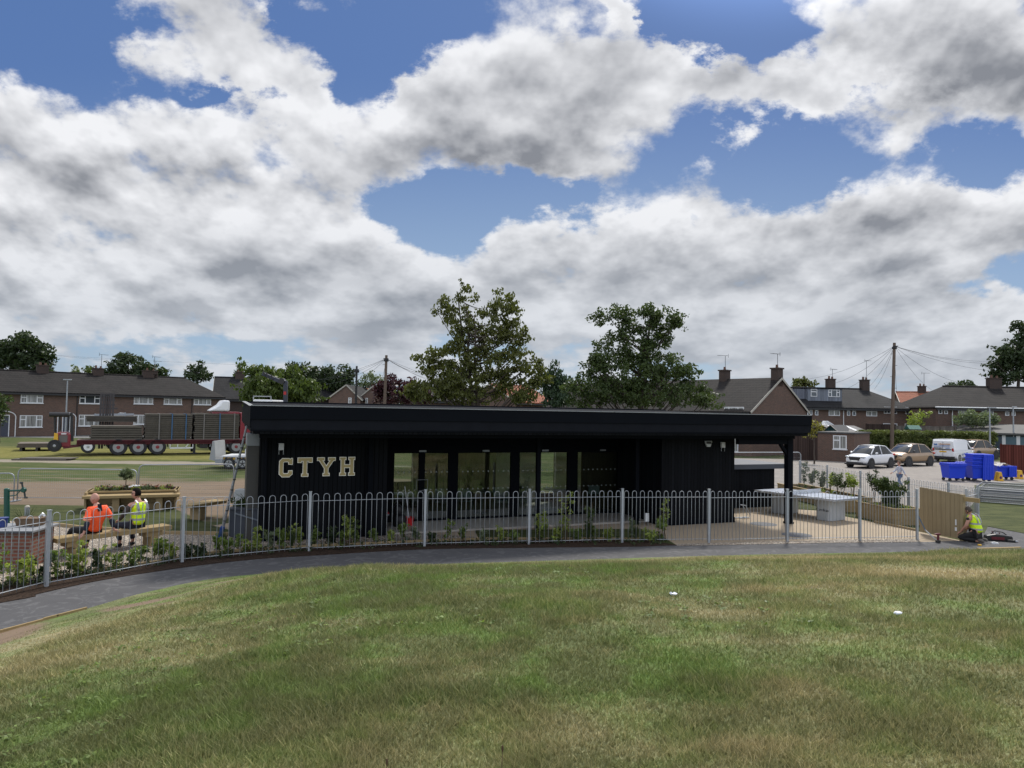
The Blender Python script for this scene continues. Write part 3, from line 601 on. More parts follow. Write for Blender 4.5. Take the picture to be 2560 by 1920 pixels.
sk = MB(); sk.box(uRl+.0, uRr+.012, WR-.02, WR-.002, .0, .16); sk.build('plinth', FASC, B)
dp = MB(); ux = bu(664, WL); dp.tube([(ux, WL-.05, .1), (ux, WL-.05, 2.72)], .04, 8); dp.build('downpipe', FASC, B)
tag(B, None)
# grey cladding strip and black rainwater pipe at the left end
def leftend():
    m_ = MB(); m_.box(uL-.30, uL-.01, WL+.25, WL+1.5, .0, 2.42); m_.build('side_cladding', plain('grey_board', (.045, .043, .038), .5, var=.2), B)
    m_ = MB(); m_.box(uL-.31, uL-.01, WL+.24, WL+1.5, 2.422, 2.72); m_.build('cladding_head', plain('pale_board', (.20, .215, .22), .5), B)
    m_ = MB(); u = -.05+.12; m_.box(u, u+.2, 2.6, 2.8, 1.15, 2.86); m_.tube([(u+.1, 2.7, 1.2), (u+.12, 2.7, .85), (u+.5, 2.5, .55)], .045, 8); m_.build('rain_hopper', BLACK, B)
leftend()
# letters
def offset(P, d):
    n = len(P); o = []
    for i in range(n):
        a, b, c = Vector(P[i-1]), Vector(P[i]), Vector(P[(i+1) % n]); e1 = (b-a).normalized(); e2 = (c-b).normalized()
        n1 = Vector((e1.y, -e1.x)); n2 = Vector((e2.y, -e2.x)); k = n1+n2; o.append(tuple(b+k*(d*2/k.length_squared)) if k.length > .05 else tuple(b+n1*d))
    return o
LET = {'C': ([(1.6,0),(5.4,0),(7,1.6),(7,3.6),(4.7,3.6),(4.7,2.5),(4.3,2.1),(2.7,2.1),(2.3,2.5),(2.3,7.5),(2.7,7.9),(4.3,7.9),(4.7,7.5),(4.7,6.5),(7,6.5),(7,10),(6.1,10),(5.6,9.6),(5.2,10),(1.6,10),(0,8.4),(0,1.6)], 697, 731.6, 1145, 1193),
 'T': ([(2,0),(5.6,0),(5.6,1.7),(4.95,1.7),(4.95,7.9),(5.5,7.9),(5.5,7.2),(7.6,7.2),(7.6,10),(0,10),(0,7.2),(2.1,7.2),(2.1,7.9),(2.65,7.9),(2.65,1.7),(2,1.7)], 743, 781, 1143.5, 1191.6),
 'Y': ([(2.9,0),(6.5,0),(6.5,1.7),(5.85,1.7),(5.85,4.0),(8.4,8.1),(9.4,8.1),(9.4,10),(5.5,10),(5.5,8.1),(6.2,8.1),(4.7,5.7),(3.2,8.1),(3.9,8.1),(3.9,10),(0,10),(0,8.1),(1.0,8.1),(3.55,4.0),(3.55,1.7),(2.9,1.7)], 792, 838.5, 1143, 1190),
 'H': ([(0,0),(3.4,0),(3.4,1.7),(2.75,1.7),(2.75,4.1),(5.05,4.1),(5.05,1.7),(4.4,1.7),(4.4,0),(7.8,0),(7.8,1.7),(7.2,1.7),(7.2,8.3),(7.8,8.3),(7.8,10),(4.4,10),(4.4,8.3),(5.05,8.3),(5.05,6.1),(2.75,6.1),(2.75,8.3),(3.4,8.3),(3.4,10),(0,10),(0,8.3),(.6,8.3),(.6,1.7),(0,1.7)], 848, 887, 1142, 1189)}
GOLD = plain('letter_gold', (.44, .34, .15), .45, var=.05); LCR = plain('letter_cream', (.88, .85, .74), .5, var=.04)
for ch, (P, x0, x1, y0, y1) in LET.items():
    ua, ub = bu(x0, WL, 1168), bu(x1, WL, 1168); za, zb = bz((x0+x1)/2, y1, WL), bz((x0+x1)/2, y0, WL)
    w = max(p[0] for p in P); d = .33; kx, kz = (ub-ua)/(w+2*d*0), (zb-za)/10
    outp = [(ua+p[0]*kx, za+p[1]*kz) for p in P]; inp = [(ua+p[0]*kx, za+p[1]*kz) for p in offset(P, -d)]
    m_ = MB(); m_.prism(outp, WL-.035, WL-.008, 'Y'); L_ = m_.build('letter_outline', LCR, B); m_ = MB(); m_.prism(inp, WL-.042, WL-.0355, 'Y'); m_.build('letter_face', GOLD, L_)
# wall lamps and alarm box on the front
for px0, px1, y0, y1, y2, w_ in ((694, 707, 1108, 1125, 1136, WL), (1800, 1809, 1105, 1119, 1128, WR)):
    pc = (px0+px1)/2; a, b = bu(px0, w_), bu(px1, w_); t_ = thing('wall_lamp', '%s wall lamp with two hanging legs %s' % (('pale square', 'above the letter C') if px0 < 900 else ('pale narrow', 'right of the alarm box')), 'lamp', BO+be*((a+b)/2)+bn*(w_-.05)+Vector((0, 0, bz(pc, y1, w_))), TH, 'wall lamps')
    h = bz(pc, y0, w_)-bz(pc, y1, w_); k = bz(pc, y1, w_)-bz(pc, y2, w_); w = (b-a)/2
    m_ = MB(); m_.box(-w, w, -.03, .045, 0, h); m_.build('lamp_body', plain('lamp_body_grey', (.50, .51, .52), .5), t_, bevel=.008)
    [MB().tube([(q_*w*.85, 0, 0), (q_*w*.85, 0, -k)], .008, 5).build('lamp_leg', GALV, t_) for q_ in (-1, 1)]
a, b = bu(1760, WR), bu(1777, WR); z0, z1 = bz(1768, 1117, WR), bz(1768, 1102, WR); w = (b-a)/2; h = z1-z0
t_ = thing('alarm_box', 'pale shield shaped alarm box high on the right black wall', 'alarm', BO+be*((a+b)/2)+bn*(WR-.002)+Vector((0, 0, z0)), TH)
m_ = MB(); m_.prism([(-w*.5, 0), (w*.5, 0), (w*.95, h*.75), (w, h), (-w, h), (-w*.95, h*.75)], -.06, 0, 'Y'); m_.build('case', plain('alarm_grey', (.42, .44, .45), .4), t_, bevel=.01)
m_ = MB(); m_.prism([(-w*.7, h*.5), (w*.7, h*.5), (w*.8, h*.9), (-w*.8, h*.9)], -.066, -.061, 'Y'); m_.build('front_panel', BLKPL, t_)
# lean-to store to the right, behind
def leanto():
    p = G(1850, 1245); A = Vector((8.0, 26.2, 0)); t_ = thing('store_shed', 'low black boarded shed with flat grey roof joined behind the right end of the building', 'shed', A, TH)
    zt = D(1922, 1152, 28.9).z; L = 2.15
    m_ = MB(); m_.box(-2.0, L, 0, 2.2, 0, zt-.16); m_.build('wall', BOARD, t_); m_ = MB(); m_.box(-2.0, L+.5, -.25, 2.45, zt-.155, zt+.02); m_.build('roof', plain('roof_slate_grey', (.05, .055, .065), .6), t_)
# inside: tables and chairs
TW = plain('table_white', (.42, .46, .45), .4); CHM = plain('chair_grey', (.20, .23, .22), .5)
def itable(u, v, lab):
    t_ = thing('cafe_table', lab, 'table', BO+be*u+bn*v+Vector((0, 0, .051)), TH, 'tables inside the building')
    m_ = MB(); m_.lathe((0, 0, 0), [(.38, .70), (.40, .71), (.40, .73), (.38, .735)], n=24); m_.build('tabletop', TW, t_)
    m_ = MB(); m_.tube([(0, 0, .03), (0, 0, .70)], .03, 8); m_.lathe((0, 0, 0), [(.25, 0), (.25, .015), (.04, .04)]); m_.build('pedestal', CHM, t_)
def ichair(u, v, rz, lab):
    t_ = thing('cafe_chair', lab, 'chair', BO+be*u+bn*v+Vector((0, 0, .051)), TH+rz, 'chairs inside the building')
    m_ = MB(); m_.box(-.21, .21, -.21, .21, .44, .47); m_.build('seat', TW, t_, bevel=.012); m_ = MB(); m_.box(-.2, .2, .19, .22, .55, .86); m_.build('backrest', TW, t_, bevel=.012)
    for a, b in ((-1, -1), (1, -1), (1, 1), (-1, 1)): m_ = MB(); m_.tube([(a*.18, b*.18, .44), (a*.23, b*.24, 0)], .012, 6); m_.tube([(a*.19, .2, .45), (a*.19, .21, .6)], .01, 5); m_.build('leg', CHM, t_)
ua = bu(1010, WD+1.0); itable(ua, WD+1.0, 'round pale cafe table with a potted plant behind the left glass door')
ichair(ua+.6, WD+1.2, -1.2, 'pale chair right of the plant table behind the left glass door')
for k, (px, dv, rz, w_) in enumerate(((1110, .7, .4, 'behind the second glass pane'), (1165, .9, 2.6, 'at the left of the widest pane'), (1255, .8, .2, 'at the right of the widest pane'), (1320, 1.0, 1.7, 'beside the middle column'), (1480, .9, 3.0, 'behind the right glass door'))):
    ichair(bu(px, WD+dv), WD+dv, rz, 'pale plastic cafe chair inside '+w_)
itable(bu(1205, WD+1.1), WD+1.1, 'round pale cafe table inside behind the widest pane'); itable(bu(1385, WD+1.2), WD+1.2, 'round pale cafe table inside right of the middle column')
leanto()
# ------------------------------------------------------------ bow-top railings
def railing(name, label, posts, n_hoop, hs, skew=None):
    """posts: ground points; n_hoop: hoops per bay; hs: post height"""
    t_ = thing(name, label, 'fence', (posts[0][0], posts[0][1], 0)); o = Vector((posts[0][0], posts[0][1], 0))
    P = [Vector((p[0], p[1], 0))-o for p in posts]
    for i, p in enumerate(P):
        q = P[min(i+1, len(P)-1)]-P[max(i-1, 0)]; m_ = MB(); m_.obox((p.x, p.y, hs/2), .055, .055, hs, atan2(q.y, q.x)); m_.obox((p.x, p.y, hs+.004), .07, .07, .012, atan2(q.y, q.x)); m_.build('post', GALV, t_)
    for i in range(len(P)-1):
        a, b = P[i], P[i+1]; d = (b-a); L = d.length; d.normalize(); n = n_hoop[i] if isinstance(n_hoop, (list, tuple)) else n_hoop
        m_ = MB(); zr = hs-.225; zb = .085; a1, b1 = a+d*.035, b-d*.035
        m_.bar(a1+Vector((0, 0, zr)), b1+Vector((0, 0, zr+.02)), .032, .010); m_.bar(a1+Vector((0, 0, zb)), b1+Vector((0, 0, zb+.02)), .032, .010)
        s_ = L/n; r = s_*.26
        for k in range(n):
            c = a+d*(s_*(k+.5)); z2 = hs-.05-r
            pts = [c-d*r+Vector((0, 0, .05)), c-d*r+Vector((0, 0, z2))]+[c-d*r*cos(pi*j/6)+Vector((0, 0, z2+r*1.0*sin(pi*j/6))) for j in range(1, 6)]+[c+d*r+Vector((0, 0, z2)), c+d*r+Vector((0, 0, .05))]
            m_.tube(pts, .0070, 6)
        m_.build('hoop_panel', GALV, t_, smooth=True)
    return t_
FP = [pt(*q) for q in ((-230, 1555), (116, 1468), (455, 1407), (772, 1379), (1061, 1367), (1322, 1362), (1555, 1357.5), (1772, 1357), (1968, 1354.5), (2150, 1352), (2293, 1350))]
railing('bow_top_railing', 'long galvanised bow top railing curving between the mulch bed and the dark footpath', FP, [9, 11, 11, 11, 11, 11, 11, 11, 10, 10], 1.42)
FB = [(13.1, 32.3), (13.1, 29.5), (13.1, 26.7), (13.45, 24.1), (13.75, 22.4), (13.95, 21.3)]
railing('bow_top_railing', 'galvanised bow top railing behind the timber planters beside the parking area', FB, 11, 1.42)
railing('short_railing', 'short run of bow top railing between the back corner and the timber gate post', [(13.95, 21.3), (13.0, 20.35)], 5, 1.42)
def gate():
    a, b = G(2300, 1333), G(2400, 1352); L = (b-a).length; rz = atan2(b.y-a.y, b.x-a.x)
    t_ = thing('timber_gate', 'fresh boarded timber gate standing open at the right end of the railing', 'gate', (a.x, a.y, 0), rz)
    random.seed(4); n = 9; w = L/n
    for i in range(n):
        m_ = MB(); z = 1.37-.07*i/n+random.uniform(-.006, .006); m_.box(i*w+.004, (i+1)*w-.004, -.012+random.uniform(-.003, .003), .012, .05, z); m_.build('board', WOODZ, t_, loc=(0, 0, 0))
    for z in (.25, .75, 1.15): m_ = MB(); m_.box(.02, L-.02, .013, .055, z, z+.1); m_.build('rail', WOODZ, t_)
    m_ = MB(); m_.box(L-.02, L+.09, .0, .11, 0, 1.30); m_.build('gate_post', WOODZ, t_)
    m_ = MB(); m_.box(L+.05, L+.55, .03, .07, 1.12, 1.24); m_.build('top_rail', WOODX, t_)
    m_ = MB(); m_.box(L-.13, L-.09, -.018, -.012, .42, .58); m_.box(L-.14, L-.08, -.02, -.012, .26, .36); m_.build('hinge_plate', WHITE, t_)
gate()
# leaning steel spade bar on the last post
a = G(2300, 1345); t_ = thing('steel_lever', 'galvanised lever with blue shaft leaning on the last railing post', 'tool', (a.x, a.y, 0))
m_ = MB(); p0 = G(2291, 1282, .0); q0 = Vector((-.14, -.02, .80)); q1 = Vector((.06, -.15, .26)); q2 = Vector((.24, -.36, .02))
m_.tube([q0, q1], .016, 8); m_.build('shaft', plain('blue_grey_steel', (.10, .14, .20), .5, .3), t_); m_ = MB(); m_.bar(q1, q2, .07, .012); m_.build('blade', GALV, t_)
# ------------------------------------------------------------ site fence panels
def heras(label, a, b, z1, group='temporary fence panels', legs=True):
    a, b = Vector(a), Vector(b); L = (b-a).length; t_ = thing('fence_panel', label, 'fence panel', a, atan2(b.y-a.y, b.x-a.x), group); r = .17
    m_ = MB(); pts = [(0, 0, .02), (0, 0, z1-r)]+[(r-r*cos(pi/2*k/4), 0, z1-r+r*sin(pi/2*k/4)) for k in range(1, 5)]+[(L-r+r*sin(pi/2*k/4), 0, z1-r+r*cos(pi/2*k/4)) for k in range(0, 4)]+[(L, 0, z1-r), (L, 0, .02)]
    m_.tube(pts, .021, 8); m_.tube([(0, 0, .12), (L, 0, .12)], .012, 6); m_.build('frame', GALV2, t_, smooth=True)
    m_ = MB(); n = int(L/.07)
    for k in range(1, n): x = L*k/n; m_.box(x-.0012, x+.0012, -.0012, .0012, .12, z1-.03)
    for k in range(1, 8): z = .12+(z1-.2)*k/8; m_.box(.02, L-.02, -.0015, .0015, z-.0015, z+.0015)
    m_.build('mesh_infill', GALV2, t_)
    for x in (0, L): m_ = MB(); m_.box(x-.03, x+.03, -.22, .22, 0, .03); m_.build('foot', GALV2, t_)
def top_at(px, py, Y): return D(px, py, Y)
for q, w_ in (((46, 1177, 25.0, 343, 1169, 25.3), 'behind the planter that holds the small round tree'), ((348, 1167, 25.2, 585, 1156, 26.2), 'between the small tree and the black building'), ((-260, 1190, 24, 37, 1178, 24.9), 'at the left edge beside the green pump')):
    A, C_ = D(q[0], q[1], q[2]), D(q[3], q[4], q[5]); heras('grey wire mesh fence panel '+w_, (A.x, A.y, 0), (C_.x, C_.y, 0), (A.z+C_.z)/2)
A, C_ = D(1800, 1129, 33), D(2002, 1133, 34.5); heras('grey wire mesh fence panel with rounded corner beyond the corner column of the building', (A.x, A.y, 0), (C_.x, C_.y, 0), (A.z+C_.z)/2)
# stack of panels lying at the right
def stack():
    c = Vector((19.4, 29.7, 0)); t_a = Vector((2.6, 2.1, 0)).normalized(); n = 15
    for i in range(n):
        z = .03+i*.042; jit = [random.uniform(-.05, .05) for _ in range(2)]
        t_ = thing('fence_panel', (ORD+['thirteenth', 'fourteenth'])[i]+' wire mesh panel from the bottom of the stack lying at the right edge' if i < n-1 else 'topmost wire mesh panel of the stack lying at the right edge', 'fence panel', (c.x+jit[0], c.y+jit[1], z), radians(-38)+random.uniform(-.008, .008), 'stacked fence panels')
        m_ = MB(); m_.tube([(.1, 0, 0), (3.4, 0, 0), (3.5, .1, 0), (3.5, 3.2, 0), (3.4, 3.3, 0), (.1, 3.3, 0), (0, 3.2, 0), (0, .1, 0), (.1, 0, 0)], .0155, 6); m_.build('frame', plain('frame_dull_%d' % (i % 4), [(.30, .32, .34), (.15, .16, .175), (.24, .25, .27), (.10, .11, .12)][i % 4], .55, .4), t_)
        m_ = MB()
        for k in range(1, 40): m_.box(k*.0875-.0015, k*.0875+.0015, .02, 3.28, -.002, .002)
        m_.build('mesh_infill', plain('dark_mesh', (.10, .11, .12), .5, .3), t_)
stack()
# ------------------------------------------------------------ houses
def win(P, t, f, px0, py0, px1, py1, style='3', sill=True, curtain_=True, off=0.0):
    """window from its corners in the photograph on the house front; style: number of lights and which carry a fanlight"""
    (u0, z1), (u1, z0) = P.hit(px0, py0, off), P.hit(px1, py1, off); u1 = P.hit(px1, py0, off)[0]; z0 = P.hit(px0, py1, off)[1]
    m_ = MB(); fw = .07; y0, y1 = off-.045, off-.002
    m_.box(u0, u1, y0, y1, z1-fw, z1); m_.box(u0, u1, y0, y1, z0, z0+fw); m_.box(u0, u0+fw, y0, y1, z0+fw, z1-fw); m_.box(u1-fw, u1, y0, y1, z0+fw, z1-fw)
    n = int(style[0]); xs_ = [u0+fw, u1-fw]
    if n == 3: k = (u1-u0)*.27; xs_ = [u0+fw, u0+k, u1-k, u1-fw]
    if n == 2: xs_ = [u0+fw, (u0+u1)/2, u1-fw]
    if n == 4: xs_ = [u0+fw]+[u0+(u1-u0)*j/4 for j in (1, 2, 3)]+[u1-fw]
    for x in xs_[1:-1]: m_.box(x-.045, x+.045, y0+.003, y1, z0+fw, z1-fw)
    zf = z1-(z1-z0)*.36
    if 'f' in style:
        m_.box(xs_[0], xs_[1]-.045, y0+.003, y1, zf-.045, zf+.045)
        if n > 1 and 'g' not in style: m_.box(xs_[-2]+.045, xs_[-1], y0+.003, y1, zf-.045, zf+.045)
    w_ = m_.build('window', WHITE, t)
    g_ = MB(); g_.box(u0+fw, u1-fw, off-.022, off-.003, z0+fw, z1-fw); g_.build('pane', PANEC if curtain_ else PANE, w_)
    if sill: s_ = MB(); s_.box(u0-.06, u1+.06, off-.10, off-.002, z0-.07, z0-.002); s_.build('sill', WHITE if sill == 1 else CREAM, w_)
def aerial(parent, u, y, z, h=1.6, rz=.4):
    m_ = MB(); m_.tube([(u, y, z), (u, y, z+h)], .025, 5); c, s_ = cos(rz), sin(rz); m_.tube([(u-.25*c, y-.25*s_, z+h), (u+.8*c, y+.8*s_, z+h)], .018, 4)
    for k in range(7): x = -.2+k*.15; m_.tube([(u+x*c+s_*.22, y+x*s_-c*.22, z+h), (u+x*c-s_*.22, y+x*s_+c*.22, z+h)], .009, 3)
    m_.tube([(u-.3*c, y-.3*s_, z+h-.18), (u-.3*c, y-.3*s_, z+h+.18)], .02, 4); m_.build('aerial', plain('aerial_grey', (.10, .105, .11), .7), parent)
def house(name, label, A, Bp, depth, ze, zr, ends=('g', 'g'), brick_=None, roof_=None, chim=(), bottom=0.0, cat='house', eave=.35, hip=3.4, lip=.12):
    P = Plane(A, Bp); L = P.L; t_ = thing(name, label, cat, (A[0], A[1], 0), P.rz); bk = brick_ or BR1; rf = roof_ or RT1
    m_ = MB(); m_.box(0, L, 0, depth, bottom, ze)
    for k, e in enumerate(ends):
        if e == 'g': x = 0 if k == 0 else L; m_.prism([(0, ze), (depth, ze), (depth/2, zr-.16)], x if k == 0 else x-.25, x+.25 if k == 0 else x, 'X')
    m_.build('wall', bk, t_)
    sl = (zr-ze)/(depth/2); e0 = -eave; zz_ = ze-eave*sl*.6; x0 = -lip; x1 = L+lip; h0 = x0+hip if ends[0] == 'h' else x0; h1 = x1-hip if ends[1] == 'h' else x1
    y1_ = depth+eave; ym = depth/2; m_ = MB(); th = .12
    v = [(x0, e0, zz_), (x1, e0, zz_), (x1, y1_, zz_), (x0, y1_, zz_), (h0, ym, zr), (h1, ym, zr)]; lo = [(a, b, c-th) for a, b, c in v]
    m_.add(v+lo, [(0, 1, 5, 4), (2, 3, 4, 5), (1, 2, 5), (3, 0, 4), (7, 6, 10, 11), (9, 8, 11, 10), (0, 6, 7, 1), (1, 7, 8, 2), (2, 8, 9, 3), (3, 9, 6, 0)][:(4 if 1 else 0)]+[(7, 6, 10, 11), (9, 8, 11, 10), (8, 7, 11), (6, 9, 10), (0, 6, 7, 1), (2, 8, 9, 3)]) if 'h' in ends else m_.add(v+lo, [(0, 1, 5, 4), (2, 3, 4, 5), (7, 6, 10, 11), (9, 8, 11, 10), (0, 6, 7, 1), (2, 8, 9, 3), (1, 7, 11, 5), (11, 8, 2, 5), (6, 0, 4, 10), (9, 10, 4, 3)])
    r_ = m_.build('roof', rf, t_)
    m_ = MB(); m_.tube([(h0, ym, zr+.02), (h1, ym, zr+.02)], .09, 6); m_.build('ridge', rf, r_)
    for k, e in enumerate(ends):
        if e == 'g':
            x = x0-.015 if k == 0 else x1+.015; m_ = MB(); m_.bar((x, e0, zz_-.09), (x, ym, zr-.07), .05, .17, (0, 0, 1)); m_.bar((x, y1_, zz_-.09), (x, ym, zr-.07), .048, .17, (0, 0, 1)); m_.build('verge_board', CREAM, r_)
    m_ = MB(); m_.box(x0, x1, e0-.06, e0+.05, zz_-.30, zz_-.125); m_.build('gutter', BLKPL, t_)
    for c in chim:
        u, w, h = c[:3]; ry = c[3] if len(c) > 3 else ym; base = zr-.5
        m_ = MB(); m_.box(u-w/2, u+w/2, ry-.35, ry+.35, base, zr+h); m_.box(u-w/2-.06, u+w/2+.06, ry-.41, ry+.41, zr+h+.001, zr+h+.10); ch = m_.build('chimney', BR2, r_)
        m_ = MB()
        for q in range(2 if w > .7 else 1): m_.lathe((u+(q-.5)*.35 if w > .7 else u, ry, zr+h+.10), [(.11, 0), (.09, .28), (.11, .3)], n=10)
        m_.build('chimney_pot', plain('terracotta', (.12, .065, .045), .8), ch)
        if len(c) > 4 and c[4]: aerial(r_, u+w*.2, ry, zr+h, c[4])
    return P, t_
def pl2(a, b): return (a.x, a.y), (b.x, b.y)
# left terrace
a0 = D(-140, 1086, 69.5); b0 = D(556, 1080, 88.0)
PT, T1 = house('terraced_house', 'long brown brick terrace with dark tiled roof behind the red lorry at the left', (a0.x, a0.y), (b0.x, b0.y), 8.0, 4.75, 6.95, ('g', 'h'), chim=())
def roofchim(P, t, px, w, h, zr, ym, aer=0, py=900):
    u = P.hit(px, py, ym)[0]; m_ = MB(); m_.box(u-w/2, u+w/2, ym-.35, ym+.35, zr-.4, zr+h); m_.box(u-w/2-.06, u+w/2+.06, ym-.41, ym+.41, zr+h+.001, zr+h+.1); r_ = [c for c in t.children if c.name.startswith('roof')][0]; ch = m_.build('chimney', BR2, r_)
    m_ = MB(); m_.lathe((u-w*.2, ym, zr+h+.1), [(.12, 0), (.1, .3), (.12, .32)], n=10); m_.lathe((u+w*.25, ym, zr+h+.1), [(.12, 0), (.1, .22), (.12, .25)], n=10); m_.build('chimney_pot', plain('terracotta', (.12, .065, .045), .8), ch)
    if aer: aerial(r_, u+w*.3, ym, zr+h, aer)
for px, w, h, a in ((107, 1.1, .65, 0), (246, 1.1, .6, 1.7), (376, 1.6, .62, 1.8), (388, .3, .3, 1.6)): roofchim(PT, T1, px, w, h, 6.95, 4.0, a)
z_ = .2893
for (x0, y0, x1, y1, st) in ((180,710,375,785,'3f'),(688,718,868,790,'3f'),(1158,725,1324,793,'3'),(1417,727,1573,797,'3f'),(1676,730,1824,800,'3f'),(172,892,368,995,'3f'),(682,888,862,985,'3f'),(1155,888,1300,970,'3f'),(1420,890,1570,975,'3f')):
    win(PT, T1, None, x0*z_, 780+y0*z_, x1*z_, 780+y1*z_, st, 1, (x0 != 688))
def tdoor(P, t, px0, px1, py0, py1, arch=False):
    u0, z1 = P.hit(px0, py0); u1, z0 = P.hit(px1, py1); m_ = MB(); m_.box(u0, u1, -.05, -.002, .05, z1); d = m_.build('door', plain('door_grey', (.045, .05, .07), .45), t)
    m_ = MB(); m_.box(u0-.08, u0-.002, -.06, -.002, 0, z1+.08); m_.box(u1+.002, u1+.08, -.06, -.002, 0, z1+.08); m_.box(u0, u1, -.06, -.002, z1+.002, z1+.08); m_.build('door_frame', WHITE, d)
    if arch:
        c = (u0+u1)/2; r = (u1-u0)/2+.55; m_ = MB(); m_.tube([(c-r, -.35, 0), (c-r, -.35, z1-.1)]+[(c-r*cos(pi*k/8), -.35, z1-.1+.55*sin(pi*k/8)) for k in range(9)]+[(c+r, -.35, 0)], .045, 6); m_.build('door_arch', WHITE, d)
tdoor(PT, T1, -1, 20, 780+895*z_, 780+1045*z_, True); tdoor(PT, T1, 158, 172, 780+905*z_, 780+1030*z_, True)
for px in (193, 480): u = PT.hit(px, 1000)[0]; m_ = MB(); m_.tube([(u, -.06, 0), (u, -.06, 4.5)], .05, 6); m_.build('downpipe', BLKPL, T1)
# wheelie bins against the terrace
for px, c, lab in ((208, (.02, .08, .30), 'blue wheelie bin standing in front of the left terrace'), (222, (.02, .07, .035), 'dark green wheelie bin right of the blue one by the left terrace')):
    p = G(px, 1083.5); t_ = thing('wheelie_bin', lab, 'bin', (p.x, p.y, 0), PT.rz, 'bins by the left terrace'); mt = plain('bin_plastic_%d' % px, c, .45)
    m_ = MB(); m_.prism([(-.24, .08), (.24, .08), (.30, 1.0), (-.30, 1.0)], -.33, .33, 'Y'); m_.build('bin_body', mt, t_, bevel=.02); m_ = MB(); m_.box(-.33, .33, -.37, .36, 1.005, 1.07); m_.build('lid', mt, t_, bevel=.02)
    m_ = MB(); m_.lathe((0, .3, .1), [(.1, -.3), (.1, .3)], 'X', 12); m_.build('wheel', RUBBER, t_)
# garden walls in front of the terrace
for px in (45, 195): p = G(px, 1085); t_ = MB(); t_.box(0, 1.1, 0, .25, 0, .9); t_.box(-.03, 1.13, -.03, .28, .901, .97); tag(t_.build('garden_wall', BR1, loc=(p.x, p.y, 0), rz=PT.rz), 'low brown brick garden wall by the terrace, %s' % ('near the left door' if px < 100 else 'left of the blue wheelie bin'), 'wall', 'low garden walls')
# second terrace behind the right end
a = D(530, 1080, 93); b = D(760, 1080, 97)
P2, T2 = house('terraced_house', 'dark roofed brick house between the long terrace and the green willow', (a.x, a.y), (b.x, b.y), 9, 4.6, 7.5, ('g', 'g'), BR2, RT2); roofchim(P2, T2, 601, 1.2, .7, 7.5, 4.5, 1.5)
# small gable house in the middle distance
a = D(822, 1060, 92); b = D(898, 1060, 92); L = (b-a).length
def gable_front(name, label, px0, px1, pxa, pye, pya, Y, depth, wins=(), roof_=RT1, brick_=BR1, chim=None, turn=0.0, roofside=0):
    """house seen gable end on: px0..px1 the gable wall, apex at pxa"""
    A = D(px0, pye, Y); C_ = D(px1, pye, Y+turn); P = Plane((A.x, A.y), (C_.x, C_.y)); ze = A.z; zr = D(pxa, pya, Y).z; ua = P.hit(pxa, pya)[0]; t_ = thing(name, label, 'house', (A.x, A.y, 0), P.rz)
    m_ = MB(); m_.prism([(0, 0), (P.L, 0), (P.L, ze), (ua, zr-.12), (0, ze)], 0, depth, 'Y'); m_.build('wall', brick_, t_)
    s0 = (zr-ze)/ua; s1 = (zr-ze)/(P.L-ua); e = .3; m_ = MB()
    for (x0, z0_), (x1, z1_) in (((-e, ze-e*s0), (ua, zr)), ((ua, zr), (P.L+e, ze-e*s1))): m_.prism([(x0, z0_), (x1, z1_), (x1, z1_-.11), (x0, z0_-.11)], -.12, depth+.1, 'Y')
    r_ = m_.build('roof', roof_, t_)
    m_ = MB(); m_.bar((-e, -.135, ze-e*s0-.09), (ua, -.135, zr-.07), .16, .03, (0, 1, 0)); m_.bar((P.L+e, -.135, ze-e*s1-.09), (ua, -.135, zr-.07), .158, .03, (0, 1, 0)); m_.build('verge_board', CREAM, r_)
    for w_ in wins: win(P, t_, None, *w_)
    return P, t_, zr, ua
P3, T3, zr3, ua3 = gable_front('brick_house', 'brown brick house with gable end and dark roof left of the telegraph poles', 822, 901, 866, 993, 961, 92, 12, [(871, 994, 879, 1009, '1f', 0)], RT2)
m_ = MB(); m_.prism([(-12, D(820, 992, 92).z-.0), (.2, D(820, 992, 92).z), (ua3-.2, zr3-.03), (-10, zr3-.03)], 0, 0.001, 'Y')
A = D(790, 1000, 96); C_ = D(880, 1000, 100)
house('brick_house', 'low dark roofed house joined to the left of the middle gable house', (A.x, A.y), (C_.x, C_.y), 8, D(800, 992, 96).z, D(830, 962, 98).z+.1, ('g', 'g'), BR2, RT2)
A = D(878, 1000, 110); C_ = D(960, 1000, 116)
P4, T4 = house('red_roof_house', 'house with orange red tiled roof glimpsed behind the telegraph poles', (A.x, A.y), (C_.x, C_.y), 8, D(900, 985, 110).z, D(900, 967, 112).z, ('g', 'g'), BR2, RT3)
P5, T5, _, _ = gable_front('brick_house', 'small brick house with two white windows right of the dark pole', 899, 960, 934, 992, 963, 94, 12, [(903, 994, 908, 1009, '1', 0), (914, 995, 920, 1008, '1', 0)], RT2)
A = D(1290, 1000, 85); C_ = D(1385, 1000, 92); house('red_roof_house', 'house with orange red roof showing between the two large trees', (A.x, A.y), (C_.x, C_.y), 8, D(1300, 1003, 85).z, D(1330, 962, 88).z, ('g', 'g'), BR1, RT3)
A = D(1030, 1000, 88); C_ = D(1300, 1000, 92); house('brick_house', 'low dark roofed house hidden behind the sparse tall tree', (A.x, A.y), (C_.x, C_.y), 8, D(1100, 1000, 88).z, D(1100, 972, 92).z, ('g', 'g'), BR1, RT2)
